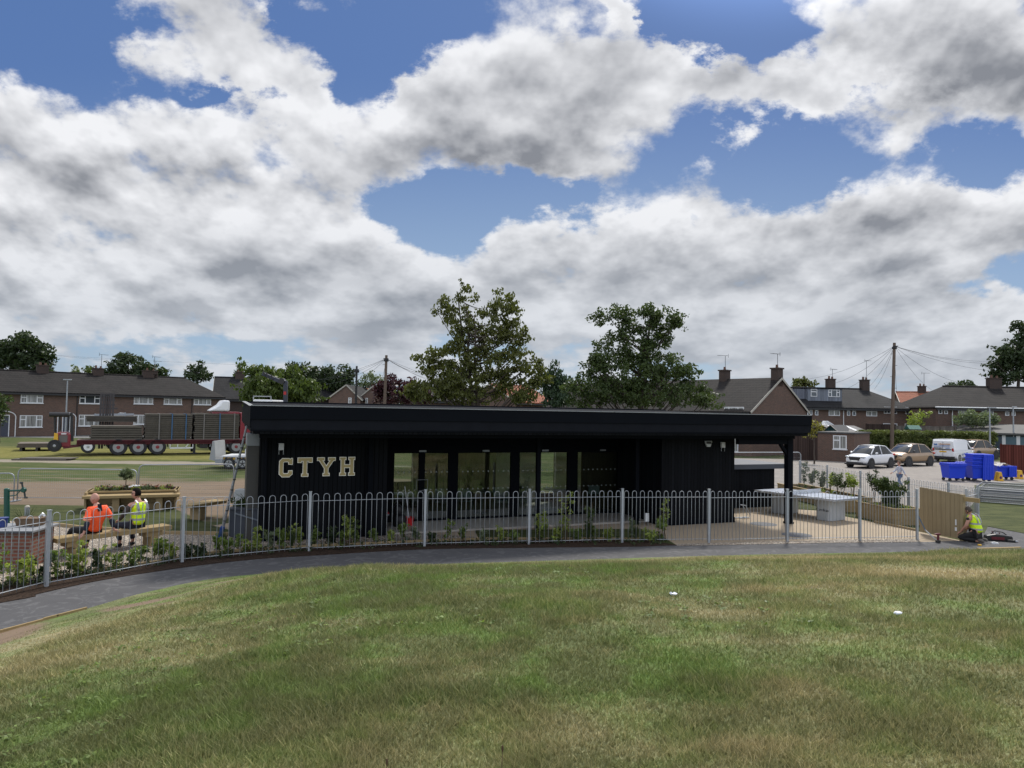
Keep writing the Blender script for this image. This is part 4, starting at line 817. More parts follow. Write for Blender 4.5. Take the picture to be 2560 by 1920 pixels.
# right gable house: long roof to the left, gable end to the right
def gable_long():
    Yc = 60.0; C_ = D(1879, 1015, Yc); Rg = D(2017, 1015, 66.0)      # near corner, far gable corner
    ge = Vector((Rg.x-C_.x, Rg.y-C_.y, 0)); w = ge.length; ge.normalize(); fe = Vector((-ge.y, ge.x, 0))  # front runs to the left/back
    ap = D(1946, 945, 63.0); ze, zr = C_.z-.25, ap.z+.05; L = 26.0
    A = Vector((C_.x, C_.y, 0))+fe*L
    t_ = thing('brick_house', 'brown brick house with large gable end and two chimneys right of the dark tree', 'house', (C_.x, C_.y, 0), atan2(ge.y, ge.x))
    m_ = MB(); m_.prism([(0, 0), (w, 0), (w, ze), (w/2, zr-.14), (0, ze)], 0, L, 'Y'); m_.build('wall', BR1, t_)
    s0 = (zr-ze)/(w/2); e = .35; m_ = MB()
    for a_, b_ in (((-e, ze-e*s0), (w/2, zr)), ((w/2, zr), (w+e, ze-e*s0))): m_.prism([a_, b_, (b_[0], b_[1]-.12), (a_[0], a_[1]-.12)], -.14, L+.1, 'Y')
    r_ = m_.build('roof', RT1, t_); m_ = MB()
    m_.bar((-e, -.155, ze-e*s0-.1), (w/2, -.155, zr-.08), .18, .03, (0, 1, 0)); m_.bar((w+e, -.155, ze-e*s0-.1), (w/2, -.155, zr-.08), .178, .03, (0, 1, 0)); m_.build('verge_board', CREAM, r_)
    m_ = MB(); m_.box(-e-.08, -e+.04, 0, L, ze-e*s0-.26, ze-e*s0-.10); m_.build('gutter', BLKPL, t_)
    m_ = MB(); m_.tube([(w+.02, -.08, 0), (w+.02, -.08, ze)], .06, 6); m_.build('downpipe', WHITE, t_)
    yb = 5.0
    while True:
        q = Vector((C_.x, C_.y, 0))+ge*(w/2)+fe*yb; r_q = (q.x/(q.y))*F+1280
        if r_q < 1814 or yb > 24: break
        yb += .1
    for y, aer in ((.35, 2.4), (yb, 2.6)):
        m_ = MB(); m_.box(w/2-.42, w/2+.42, y-.35, y+.35, zr-.8, zr+.75); m_.box(w/2-.5, w/2+.5, y-.43, y+.43, zr+.751, zr+.87); ch = m_.build('chimney', BR2, r_)
        m_ = MB(); m_.lathe((w/2, y, zr+.87), [(.13, 0), (.1, .25), (.13, .28)], n=10); m_.build('chimney_pot', plain('terracotta', (.12, .065, .045), .8), ch); aerial(r_, w/2+.1, y, zr+.8, aer*.55, 2.6 if y > 5 else 2.9)
    # front windows (on the face x = 0)
    PF = Plane((A.x, A.y), (C_.x, C_.y)); tw = thing  # plane runs from A to the near corner
    for (x0, y0, x1, y1) in ((1811, 1017, 1860, 1044), (1800, 1092, 1846, 1130)):
        (u0, z1), (u1, z0) = PF.hit(x0, y0), PF.hit(x1, y1); y0_, y1_ = PF.L-u1, PF.L-u0; m_ = MB(); fw = .08
        m_.box(-.05, -.002, y0_, y1_, z1-fw, z1); m_.box(-.05, -.002, y0_, y1_, z0, z0+fw)
        for y in (y0_, y0_+(y1_-y0_)*.27, y0_+(y1_-y0_)*.73, y1_-fw): m_.box(-.05, -.002, y, y+fw, z0+fw, z1-fw)
        w_ = m_.build('window', WHITE, t_); m_ = MB(); m_.box(-.03, -.003, y0_+fw, y1_-fw, z0+fw, z1-fw); m_.build('pane', PANEC, w_)
gable_long()
# terrace with the grey dormer
A = D(1960, 1060, 76); C_ = D(2290, 1060, 78)
P6, T6 = house('terraced_house', 'brick terrace with grey clad dormer behind the brick outbuilding', (A.x, A.y), (C_.x, C_.y), 8.5, D(2100, 1016, 76).z, D(2150, 972, 81).z, ('g', 'h'), BR1, RT2)
def zz6(px): return px
sx = lambda x: 1700+x*.3888
sy = lambda y: 860+y*.3888
for (x0, y0, x1, y1, st) in ((832,409,850,457,'1f'),(867,411,888,459,'1f'),(955,411,1027,461,'2'),(1073,414,1093,461,'1f'),(1107,416,1130,461,'1f'),(1197,417,1266,464,'2f'),(1310,403,1352,447,'2'),(1371,404,1394,449,'1f'),(1448,405,1496,451,'2'),(1305,510,1396,550,'2f'),(1445,512,1490,550,'2')):
    win(P6, T6, None, sx(x0), sy(y0), sx(x1), sy(y1), st, 0, x0 in (955, 1197, 1448))
def dormer():
    off = 1.1; u0, z1 = P6.hit(sx(822), sy(281), off); u1, z0 = P6.hit(sx(1042), sy(389), off); z1 = D(2060, 971.5, 77.2).z
    m_ = MB(); m_.box(u0, u1, off, 4.2, z0-.4, z1); m_.build('dormer', boards('grey_cladding', (.15, .165, .19), .18, .6), T6); m_ = MB(); m_.box(u0-.12, u1+.1, off-.14, 4.25, z1+.002, z1+.12); m_.build('dormer_roof', MEMB, T6)
    for (x0, y0, x1, y1, st) in ((840,289,881,338,'1f'), (953,293,1027,340,'3f')): win(P6, T6, None, sx(x0), sy(y0), sx(x1), sy(y1), st, 0, False, off)
    u0, _ = P6.hit(sx(735), sy(285), off+.5); u1, _ = P6.hit(sx(812), sy(389), off+.5)
    m_ = MB(); m_.box(u0, u1, off+.4, 4.1, z0-.4, z1-.05); m_.build('dormer', boards('grey_cladding_b', (.13, .14, .165), .18, .6), T6)
dormer()
for px, a in ((2076, 1.2), (2161, 2.3)): roofchim(P6, T6, px, .85, 1.0, D(2150, 972, 81).z, 4.25, a)
for px in (2108, 2268): u = P6.hit(px, 1030)[0]; m_ = MB(); m_.tube([(u, -.06, 0), (u, -.06, 4.4)], .05, 6); m_.build('downpipe', WHITE if px == 2108 else BLKPL, T6)
# red roofed pair and right terrace
A = D(2255, 1060, 90); C_ = D(2385, 1060, 88); P7, T7 = house('red_roof_house', 'brick house with weathered red tiled roof between the two dark roofed terraces', (A.x, A.y), (C_.x, C_.y), 8.5, D(2300, 1014, 90).z, D(2300, 981, 94).z, ('g', 'g'), BR1, RT3); roofchim(P7, T7, 2304, .9, .7, D(2300, 981, 94).z, 4.25, 1.8)
win(P7, T7, None, sx(1527), sy(400), sx(1590), sy(438), '2', 0)
A = D(2340, 1060, 73); C_ = D(2650, 1060, 73); P8, T8 = house('terraced_house', 'brick terrace with hipped dark roof at the far right beyond the garages', (A.x, A.y), (C_.x, C_.y), 8.5, D(2440, 1017, 73).z, D(2450, 967, 77).z, ('h', 'g'), BR1, RT1)
for (x0, y0, x1, y1, st) in ((1661,404,1685,449,'1f'),(1697,405,1721,450,'1f'),(1787,406,1862,453,'2f'),(1939,412,2015,458,'2'),(2089,412,2115,461,'1'),(2131,412,2156,461,'1')): win(P8, T8, None, sx(x0), sy(y0), sx(x1), sy(y1), st, 0, x0 == 1787)
roofchim(P8, T8, 2484, 1.3, .9, D(2450, 967, 77).z, 4.25, 0)
m_ = MB(); u = P8.hit(2380, 1030)[0]; m_.tube([(u, -.06, 0), (u, -.06, 4.6)], .05, 6); m_.tube([(-.3, -.41, D(2440, 1017, 73).z-.1), (P8.L, -.41, D(2440, 1017, 73).z-.1)], .06, 6); m_.build('downpipe', WHITE, T8)
# extension, brick outbuilding, sheds, garages
def outbuilding():
    A = G(2044, 1151); C_ = G(2135, 1156); P = Plane((A.x, A.y), (C_.x, C_.y)); zt = P.hit(2090, 1084)[1]; t_ = thing('brick_outbuilding', 'small flat roofed brick outbuilding with white window left of the hedge', 'outbuilding', (A.x, A.y, 0), P.rz)
    m_ = MB(); m_.box(0, P.L*1.0, 0, 4.5, 0, zt); m_.build('wall', BR1, t_); m_ = MB(); m_.box(-.1, P.L+.1, -.1, 4.6, zt+.002, zt+.12); m_.build('roof', plain('roof_felt', (.06, .06, .06), .8), t_)
    win(P, t_, None, 2083, 1088, 2117, 1122, '2fg', 1, True)
outbuilding()
def shed():
    A = D(2056, 1080, 63.5); C_ = D(2098, 1081, 62.5); zt = A.z; t_ = thing('garden_shed', 'dark green garden shed with pitched felt roof behind the brick outbuilding', 'shed', (A.x, A.y, 0), atan2(C_.y-A.y, C_.x-A.x)); w = (C_-A).length; za = D(2080, 1063, 63).z
    m_ = MB(); m_.prism([(0, 0), (w, 0), (w, zt), (w/2, za), (0, zt)], 0, 3.5, 'Y'); m_.build('wall', boards('green_boards', (.015, .04, .042), .15), t_); m_ = MB()
    for a_, b_ in (((-.15, zt-.1), (w/2, za+.03)), ((w/2, za+.03), (w+.15, zt-.1))): m_.prism([a_, b_, (b_[0], b_[1]-.06), (a_[0], a_[1]-.06)], -.1, 3.6, 'Y')
    m_.build('roof', plain('sheet_roof_dark', (.055, .055, .055), .7), t_); m_ = MB()
    for x_ in (-.16, w+.16): m_.bar((x_, -.12, zt-.11), (w/2, -.12, za+.02), .03, .08, (0, 1, 0))
    m_.build('barge_board', CREAM, t_)
    A = D(2099, 1080, 64); C_ = D(2172, 1082, 64.5); t_ = thing('long_shed', 'low shed with grey sheet roof and two pale skylight strips above the outbuilding', 'shed', (A.x, A.y, 0), atan2(C_.y-A.y, C_.x-A.x)); w = (C_-A).length; zt = A.z; za = D(2130, 1064, 66).z
    m_ = MB(); m_.box(0, w, 0, 4, 0, zt); m_.build('wall', boards('green_boards_b', (.015, .04, .042), .15), t_); m_ = MB(); m_.prism([(-.15, zt), (2.2, za), (4.2, zt), (4.2, zt-.06), (2.2, za-.06), (-.15, zt-.06)], -.4, w+.1, 'X'); m_.build('roof', plain('sheet_roof_dark', (.055, .055, .055), .7), t_)
    m_ = MB()
    for x in (.15, w*.62): sl = (za-zt)/2.35; m_.add([(x, -.1, zt+.03), (x+.35, -.1, zt+.03), (x+.35, 2.1, zt+.02+sl*2.2), (x, 2.1, zt+.02+sl*2.2)], [(0, 1, 2, 3)])
    m_.build('skylight', WHITE, t_)
    A = D(2052, 1078, 70); t_ = thing('conservatory', 'white framed conservatory roof showing above the green shed', 'conservatory', (A.x, A.y, 0)); w = (D(2108, 1078, 70)-A).length; ap = D(2079, 1054, 70).z; m_ = MB(); zt = A.z
    m_.prism([(0, 0), (w, 0), (w, zt), (0, zt)], 0, 3, 'Y'); m_.build('wall', WHITE, t_); m_ = MB(); m_.add([(-.1, -.1, zt), (w+.1, -.1, zt), (w+.1, 3.1, zt), (-.1, 3.1, zt), (w*.4, 1.5, ap), (w*.6, 1.5, ap)], [(0, 1, 5, 4), (1, 2, 5), (2, 3, 4, 5), (3, 0, 4)]); m_.build('roof', plain('poly_roof', (.25, .27, .28), .3), t_)
    m_ = MB(); [m_.tube([(w*k/5, -.12, zt+.02), (w*(.4+.2*k/5), 1.5, ap+.04)], .04, 4) for k in range(6)]; m_.build('glazing_bar', WHITE, t_)
shed()
def garages():
    A = D(2486, 1150, 67); C_ = D(2680, 1150, 63); P = Plane((A.x, A.y), (C_.x, C_.y)); t_ = thing('garage_row', 'row of low garages with blue grey doors and grey sheet roof at the right', 'garage', (A.x, A.y, 0), P.rz)
    zt = P.hit(2530, 1083)[1]; zb_ = D(2450, 1062, 73).z; m_ = MB(); m_.box(0, P.L, 0, 6, 0, zt-.2); m_.build('wall', plain('garage_dark', (.05, .06, .065), .7), t_)
    m_ = MB(); m_.prism([(-.35, zt-.16), (-.35, zt), (6.3, zb_+.1), (6.3, zb_-.06)], -6.5, P.L, 'X'); m_.build('roof', plain('sheet_roof_grey', (.085, .083, .078), .8, var=.3, scale=.8), t_)
    for i, (a_, b_) in enumerate(((2491, 2508), (2512, 2544), (2549, 2580))): u0 = P.hit(a_, 1100)[0]; u1 = P.hit(b_, 1100)[0]; m_ = MB(); m_.box(u0, u1, -.05, -.002, .05, zt-.35); m_.build('garage_door', plain('garage_blue' if i else 'garage_slate', (.075, .125, .15) if i else (.04, .06, .08), .5), t_)
    for px in (2510, 2546): u = P.hit(px, 1100)[0]; m_ = MB(); m_.box(u-.14, u+.14, -.08, -.002, 0, zt-.22); m_.build('pillar', WHITE, t_)
    A = D(2395, 1075, 71); C_ = D(2500, 1075, 71); t_ = thing('garden_store', 'low dark garden roof between the bush and the garages', 'shed', (A.x, A.y, 0)); w = (C_-A).length; m_ = MB(); m_.box(0, w, 0, 3, 0, A.z+.1); m_.build('wall', plain('garage_dark', (.05, .06, .065), .7), t_); m_ = MB(); m_.box(-.3, w+.3, -.3, 3.3, A.z+.102, A.z+.22); m_.build('roof', plain('sheet_roof_dark', (.055, .055, .055), .7), t_)
garages()
def bfence(label, a, b, h, mat, z0=0):
    A, C_ = Vector(a), Vector(b); L = (C_-A).length; t_ = thing('board_fence', label, 'fence', (A.x, A.y, 0), atan2(C_.y-A.y, C_.x-A.x)); m_ = MB(); m_.box(0, L, 0, .03, z0, h); m_.build('boards', mat, t_); m_ = MB(); m_.box(0, L, -.02, .05, h+.002, h+.06); m_.build('cap_rail', mat, t_)
    k = 0
    while k < L+.01: m_ = MB(); m_.box(k-.05, k+.05, -.055, -.003, 0, h+.1); m_.build('post', mat, t_); k += max(1.6, L/8)
DKB = boards('fence_dark_boards', (.040, .028, .024), .14, .8); RED = boards('fence_red_boards', (.085, .028, .022), .14, .8); GRB = boards('fence_grey_boards', (.12, .105, .09), .14, .8)
p, q = G(1975, 1150), G(2046, 1151); h = D(2010, 1091, p.y).z; bfence('tall dark brown board fence between the gable house and the brick outbuilding', (p.x, p.y, 0), (q.x, q.y, 0), h, DKB)
p, q = G(2503, 1181), G(2640, 1190); h = D(2506, 1113, p.y).z; bfence('dark red board fence at the right edge beside the garages', (p.x, p.y, 0), (q.x, q.y, 0), h, RED)
p, q = D(2240, 1085, 69), D(2392, 1085, 70); h = D(2300, 1067, 69).z; bfence('weathered grey garden fence behind the hedge', (p.x, p.y, 0), (q.x, q.y, 0), h, GRB)
p, q = D(2165, 1085, 69.5), D(2240, 1085, 69.5); h = D(2200, 1062, 69.5).z; bfence('dark trellis fence behind the hedge left of the wooden pole', (p.x, p.y, 0), (q.x, q.y, 0), h, DKB)
p = D(2275, 1073, 68); t_ = thing('playhouse', 'small green pitched playhouse roof above the grey garden fence', 'playhouse', (p.x, p.y, 0)); m_ = MB(); w = 1.0; m_.box(0, w, 0, .8, 0, p.z); m_.build('wall', GRB, t_); m_ = MB(); m_.prism([(-.1, p.z), (.9, p.z), (.4, p.z+.38)], -.1, w+.1, 'X'); m_.build('roof', plain('green_roof', (.03, .11, .085), .6), t_)
# poles and wires
def pole(label, px, pyt, Y, r=.13, lean=0.0, col=None, base=0.0):
    p = D(px, pyt, Y); t_ = thing('telegraph_pole', label, 'pole', (p.x-lean, p.y, 0)); m_ = MB(); m_.tube([(0, 0, 0), (lean, 0, p.z)], r*1.15, 10, r1=r*.8); m_.build('pole_shaft', col or plain('pole_wood', (.115, .085, .065), .9, var=.3, scale=4), t_)
    m_ = MB(); m_.box(lean-.22, lean+.22, -.22, -.13, p.z-.35, p.z-.28); m_.lathe((lean, 0, p.z-.55), [(.2, 0), (.22, .1), (.2, .2)], n=8); m_.build('bracket', BLKPL, t_)
    m_ = MB(); [m_.box(lean*k/10-.02-.28*(k % 2), lean*k/10+.02+.28*((k+1) % 2), -.02, .02, p.z*k/10, p.z*k/10+.03) for k in range(4, 10)]; m_.build('climbing_step', BLKPL, t_); return Vector((p.x, p.y, p.z-.3))
PA = pole('tall wooden telegraph pole with radiating wires left of the sparse tree', 966, 888, 62, .14, .1)
PB = pole('shorter dark pole with a small box left of the taller telegraph pole', 892, 915, 58, .10, 0, BLACK)
PC = pole('wooden telegraph pole with fan of wires behind the hedge at the right', 2236, 857, 63, .15, .3)
def wires(label, p, ends, sag=.5):
    o_ = MB()
    for (px, py, Y) in ends:
        q = D(px, py, Y); n = 9; o_.tube([p.lerp(q, k/n)-Vector((0, 0, sag*4*(k/n)*(1-k/n))) for k in range(n+1)], .013, 3, cap=False)
    tag(o_.build('overhead_wires', BLACK), label, 'wires')
wires('thin wires fanning out from the middle telegraph pole', PA, [(790, 950, 100), (740, 955, 100), (812, 960, 92), (860, 962, 92), (1120, 955, 90), (1070, 930, 95), (1100, 940, 92), (1160, 975, 88), (950, 962, 98), (1185, 960, 90)])
wires('thin wires fanning out from the right telegraph pole', PC, [(2023, 947, 82), (2080, 960, 82), (2120, 970, 80), (2166, 972, 80), (2185, 973, 80), (2500, 902, 85), (2500, 908, 85), (2520, 930, 85), (2330, 975, 92), (2400, 957, 77), (2242, 985, 70)])
wires('faint long overhead line above the left terrace roof', D(135, 888, 120), [(360, 900, 120), (890, 920, 120)], .3)
# street lamps
def lamp(label, px, pyt, Y, arm=.5, both=False, base=None):
    p = D(px, pyt, Y); t_ = thing('street_lamp', label, 'street lamp', (p.x, p.y, 0)); m_ = MB(); m_.tube([(0, 0, 0), (0, 0, 1.2), (0, 0, p.z)], [.10, .075, .05], 8); m_.build('lamp_post', GALV2, t_)
    m_ = MB(); m_.box(-arm*(1 if both else .3), arm, -.09, .09, p.z-.02, p.z+.07); m_.build('lamp_head', GALV2, t_, bevel=.02)
lamp('slim grey street lamp in front of the left terrace above the forklift', 169, 950, 64, .35, True); lamp('short grey lamp column with flat head above the hedge', 2474, 1020, 62, .55); lamp('thin pale lamp column in front of the far right terrace', 2533, 1018, 66, .3)
# ------------------------------------------------------------ trees
def leaf_cloud(C_, R_, dens_, size, rs, droop=0.0, flat=1.0):
    """C_ clump centres (n,3), R_ radii; many small two-triangle leaves spread through each clump"""
    n = len(C_); k = np.maximum(6, (1.35*dens_*R_**2).astype(int)); idx = np.repeat(np.arange(n), k); m = len(idx)
    d = rs.randn(m, 3); d /= np.linalg.norm(d, axis=1)[:, None]; r = rs.rand(m)**.5; P = C_[idx]+d*(r*R_[idx])[:, None]*np.array([1, 1, .8*flat])
    a = rs.randn(m, 3); a[:, 2] -= droop; a /= np.linalg.norm(a, axis=1)[:, None]; b = rs.randn(m, 3); b -= (b*a).sum(1)[:, None]*a; b /= np.linalg.norm(b, axis=1)[:, None]
    s_ = size*(.6+.8*rs.rand(m))[:, None]; V_ = np.concatenate([P-a*s_*.6, P+b*s_*.38, P+a*s_*.8, P-b*s_*.38]); i = np.arange(m); return V_, np.stack([i, i+m, i+2*m, i+3*m], -1)
def lobes_clumps(lobes, nper, rc, rs):
    C_, R_ = [], []
    for (x, y, z, a, b, c) in lobes:
        n = max(4, int(3.6*nper*(a*b*c)**(2/3)/(rc*rc))); d = rs.randn(n, 3); d /= np.linalg.norm(d, axis=1)[:, None]; r = (.35+.65*rs.rand(n)**.5)[:, None]
        C_.append(np.array([x, y, z])+d*r*np.array([a, b, c])); R_.append(rc*(.55+.8*rs.rand(n)))
    return np.concatenate(C_), np.concatenate(R_)
def tree(name, label, base, lobes, mat, rc=.6, nper=1.3, dens_=55, size=.16, trunk=.2, fork=None, limbs=22, seed=1, droop=.3, cat='tree', group=None, stems=1, flat=1.0, tips=0):
    rs = np.random.RandomState(seed); random.seed(seed); t_ = thing(name, label, cat, (base[0], base[1], 0), 0, group); lob = [(l[0]-base[0], l[1]-base[1])+tuple(l[2:]) for l in lobes]
    C_, R_ = lobes_clumps(lob, nper, rc, rs)
    top = max(l[2]+l[5]*.6 for l in lob); zf = fork if fork is not None else min(l[2] for l in lob)*.8; tl = max(lob, key=lambda l: l[2]); m_ = MB()
    tops = [Vector((tl[0]+(k-(stems-1)/2)*tl[3]*.9, tl[1], top*(1-.07*k))) for k in range(stems)]; spine = []
    for q in tops:
        b0 = Vector((random.uniform(-.2, .2)*(stems-1), 0, -.1)); pts = [b0.lerp(q, k/7)+Vector((random.uniform(-.12, .12), random.uniform(-.12, .12), 0))*(1 if 0 < k < 7 else 0)*min(1, top/6) for k in range(8)]; m_.tube(pts, [trunk*(1.15-1.0*(k/7)**.8) for k in range(8)], 8); spine.append(pts)
    if tips:
        ex = rs.choice(len(C_), min(len(C_), tips), replace=False)
        for i in ex:
            c = C_[i]; dvec = c-np.array([tl[0], tl[1], c[2]-.5]); dvec = dvec/(np.linalg.norm(dvec)+1e-6); C_ = np.concatenate([C_, (c+dvec*rc*1.5)[None], (c+dvec*rc*2.4)[None]]); R_ = np.concatenate([R_, [rc*.55, rc*.38]])
    for i in rs.permutation(len(C_))[:limbs]:
        c = Vector(C_[i]); sp_ = spine[random.randrange(len(spine))]; zt_ = max(zf, c.z-abs(Vector((c.x, c.y)).length)*.75); k = min(range(8), key=lambda j: abs(sp_[j].z-zt_)); a = sp_[k]; mid = a.lerp(c, .5)+Vector((0, 0, -.12*(c-a).length)); w = trunk*.42*(1-k/9)+.02; m_.tube([a, a.lerp(mid, .5)+Vector((0, 0, -.03)), mid, c], [w, w*.75, w*.5, .015], 5)
    m_.build('trunk', BARK, t_, smooth=True)
    V_, F_ = leaf_cloud(C_, R_, dens_, size, rs, droop, flat); npmesh('crown', V_, F_, mat, t_); return t_
def L(px, py, Y, rpx, rpy, dy=None):      # lobe given by its place and half sizes in the photograph, at Y metres
    p = D(px, py, Y); s_ = Y/F; return (p.x, Y+(0 if dy is None else dy), p.z, rpx*s_, rpx*s_*.8, rpy*s_)
def bp(px, Y): p = D(px, 1040, Y); return (p.x, Y)
# the two large trees behind the building
Y = 44
t1 = [L(1165, 745, Y, 24, 26), L(1110, 765, Y, 24, 22), L(1150, 800, Y, 38, 40), L(1255, 760, Y, 32, 38), L(1230, 820, Y, 55, 50), L(1290, 835, Y, 32, 36), L(1280, 790, Y, 24, 30), L(1160, 880, Y, 50, 60), L(1250, 900, Y, 62, 50), L(1065, 905, Y, 24, 22), L(1090, 880, Y, 30, 12), L(1115, 930, Y, 60, 26), L(1330, 915, Y, 40, 26), L(1180, 965, Y, 95, 50), L(1290, 975, Y, 60, 40), L(1085, 975, Y, 70, 30), L(1030, 975, Y, 28, 14), L(1350, 955, Y, 30, 16)]
tree('tall_tree', 'tall sparse olive green tree with drooping leaves behind the middle of the building', bp(1205, Y), t1, LF['olive'], rc=.36, nper=1.2, dens_=185, size=.155, trunk=.19, limbs=120, seed=5, droop=1.2, stems=3, fork=2.0, tips=50)
Y = 43
t2 = [L(1500, 795, Y, 26, 20), L(1545, 790, Y, 36, 26), L(1600, 800, Y, 50, 34), L(1655, 800, Y, 42, 32), L(1692, 812, Y, 24, 26), L(1630, 768, Y, 16, 10), L(1640, 850, Y, 44, 22), L(1550, 850, Y, 42, 24), L(1495, 865, Y, 20, 12), L(1600, 880, Y, 60, 30), L(1520, 900, Y, 60, 26), L(1480, 925, Y, 34, 22), L(1570, 940, Y, 100, 36), L(1660, 920, Y, 70, 32), L(1720, 935, Y, 38, 24), L(1500, 975, Y, 90, 32), L(1620, 985, Y, 110, 34), L(1720, 985, Y, 66, 30), L(1770, 1005, Y, 34, 18), L(1465, 1000, Y, 50, 20)]
tree('broad_tree', 'broad dark green tree with dense tiered crown right of the sparse tree', bp(1590, Y), t2, LF['mid'], rc=.36, nper=1.55, dens_=210, size=.13, trunk=.24, limbs=90, seed=9, droop=.2, fork=2.0, tips=40)
Y = 100; tree('round_tree', 'large dark round tree at the left edge beyond the terrace roof', bp(62, Y), [L(60, 880, Y, 55, 44), L(25, 895, Y, 36, 34), L(100, 905, Y, 36, 30), L(60, 850, Y, 30, 22)], LF['dark'], rc=1.0, nper=1.6, dens_=40, size=.42, trunk=.4, limbs=50, seed=12)
Y = 115; tree('spreading_tree', 'wide low dark tree group behind the left terrace chimneys', bp(320, Y), [L(320, 915, Y, 46, 32), L(270, 925, Y, 36, 22), L(370, 930, Y, 36, 20), L(400, 935, Y, 22, 12)], LF['dark'], rc=1.0, nper=1.5, dens_=36, size=.42, trunk=.35, limbs=30, seed=13)
tree('spreading_tree', 'paler low tree left of the wide dark tree behind the terrace roof', bp(205, Y), [L(205, 930, Y, 26, 16), L(190, 935, Y, 14, 8)], LF['willow'], rc=.8, nper=1.3, dens_=36, size=.35, trunk=.2, limbs=14, seed=14)
Y = 105; tree('pointed_tree', 'small pointed dark tree above the right part of the left terrace', bp(497, Y), [L(497, 935, Y, 30, 18), L(495, 917, Y, 16, 14)], LF['dark'], rc=.8, nper=1.8, dens_=36, size=.35, trunk=.2, limbs=14, seed=15)
tree('pointed_tree', 'small thin pale tree behind the chimney right of the pointed tree', bp(602, 108), [L(602, 935, 108, 16, 18), L(602, 922, 108, 8, 10)], LF['willow'], rc=.6, nper=1.5, dens_=36, size=.3, trunk=.15, limbs=10, seed=16)
Y = 62; tree('willow_tree', 'broad yellow green willow like tree left behind the building roof', bp(700, Y), [L(700, 970, Y, 90, 44), L(650, 985, Y, 50, 34), L(760, 985, Y, 46, 34), L(670, 940, Y, 40, 22), L(720, 935, Y, 30, 20), L(640, 925, Y, 22, 8)], LF['willow'], rc=.55, nper=1.9, dens_=90, size=.24, trunk=.3, limbs=40, seed=17, droop=1.5, tips=20)
Y = 100
for px, py, a, b, s_, lab in ((725, 935, 26, 26, 18, 'dark round tree directly behind the willow like tree'), (775, 935, 34, 30, 19, 'taller dark tree right of the willow, behind the brick gable'), (845, 940, 38, 28, 20, 'dark rounded tree above the small gable house roof')): tree('round_tree', lab, bp(px, Y), [L(px, py, Y, a, b), L(px-8, py+18, Y, a, b*.8), L(px+10, py+20, Y, a*.9, b*.8)], LF['dark'], rc=.8, nper=1.7, dens_=42, size=.34, trunk=.3, limbs=24, seed=s_)
tree('conifer', 'greyish conifer between the two telegraph poles', bp(928, 104), [L(928, 950, 104, 24, 18), L(915, 965, 104, 24, 16), L(945, 960, 104, 16, 20)], LF['sage'], rc=.6, nper=1.4, dens_=45, size=.26, trunk=.2, limbs=14, seed=21)
Y = 66; tree('purple_tree', 'dark purple leaved tree right of the tall telegraph pole', bp(1000, Y), [L(995, 975, Y, 56, 36), L(960, 985, Y, 26, 28), L(1045, 990, Y, 34, 26)], LF['purple'], rc=.55, nper=1.9, dens_=90, size=.22, trunk=.22, limbs=30, seed=22)
Y = 64; tree('weeping_conifer', 'dark drooping conifer between the sparse tree and the broad tree', bp(1392, Y), [L(1390, 940, Y, 14, 30), L(1378, 960, Y, 22, 34), L(1405, 965, Y, 22, 34), L(1392, 990, Y, 36, 30), L(1350, 950, Y, 14, 18)], LF['conifer'], rc=.45, nper=2.2, dens_=120, size=.2, trunk=.2, limbs=24, seed=23, droop=2.5)
tree('conifer', 'spiky olive conifer top above the grey dormer roof', bp(2008, 90), [L(2008, 962, 90, 28, 12), L(2006, 950, 90, 12, 12)], LF['olive'], rc=.45, nper=1.8, dens_=80, size=.26, trunk=.15, limbs=14, seed=24)
tree('round_tree', 'distant low tree above the red roof at the right', bp(2404, 120), [L(2404, 965, 120, 32, 8), L(2385, 968, 120, 20, 6)], LF['dark'], rc=.8, nper=1.5, dens_=40, size=.36, trunk=.2, limbs=10, seed=25)
Y = 82; tree('tall_tree', 'tall dark tree cut off by the right edge of the view', bp(2545, Y), [L(2548, 835, Y, 22, 30), L(2530, 880, Y, 36, 36), L(2520, 930, Y, 42, 34), L(2580, 900, Y, 40, 60), L(2515, 905, Y, 30, 14)], LF['dark'], rc=.6, nper=1.4, dens_=80, size=.28, trunk=.3, limbs=60, seed=26, tips=26)
Y = 70; tree('feathery_bush', 'grey green feathery bush in front of the right terrace', bp(2440, Y), [L(2440, 1045, Y, 44, 20), L(2410, 1050, Y, 24, 14), L(2470, 1050, Y, 22, 14)], LF['sage'], rc=.35, nper=2.0, dens_=160, size=.16, trunk=.08, limbs=16, seed=27, cat='bush')
tree('garden_tree', 'small yellow green garden tree beside the wooden pole at the right', bp(2290, 70), [L(2290, 1045, 70, 18, 18), L(2312, 1035, 70, 18, 10), L(2280, 1055, 70, 18, 10)], LF['fresh'], rc=.4, nper=1.3, dens_=110, size=.16, trunk=.08, limbs=16, seed=28)
tree('edge_tree', 'small dark green tree at the left edge in front of the terrace', bp(0, 62), [L(2, 1015, 62, 20, 28), L(-10, 1030, 62, 24, 30)], LF['mid'], rc=.45, nper=1.8, dens_=110, size=.18, trunk=.1, limbs=16, seed=29)
tree('golden_shrub', 'golden shrub behind the right end of the building roof', bp(2035, 52), [L(2038, 1065, 52, 18, 18), L(2025, 1080, 52, 14, 10)], LF['yellow'], rc=.3, nper=2, dens_=170, size=.12, trunk=.06, limbs=14, seed=30, cat='shrub')
tree('climber_shrub', 'small dark climbing shrub round the middle terrace door', bp(150, 77), [L(150, 1032, 77, 14, 8), L(166, 1036, 77, 10, 10)], LF['dark'], rc=.35, nper=2, dens_=120, size=.16, trunk=.05, limbs=8, seed=31, cat='shrub')
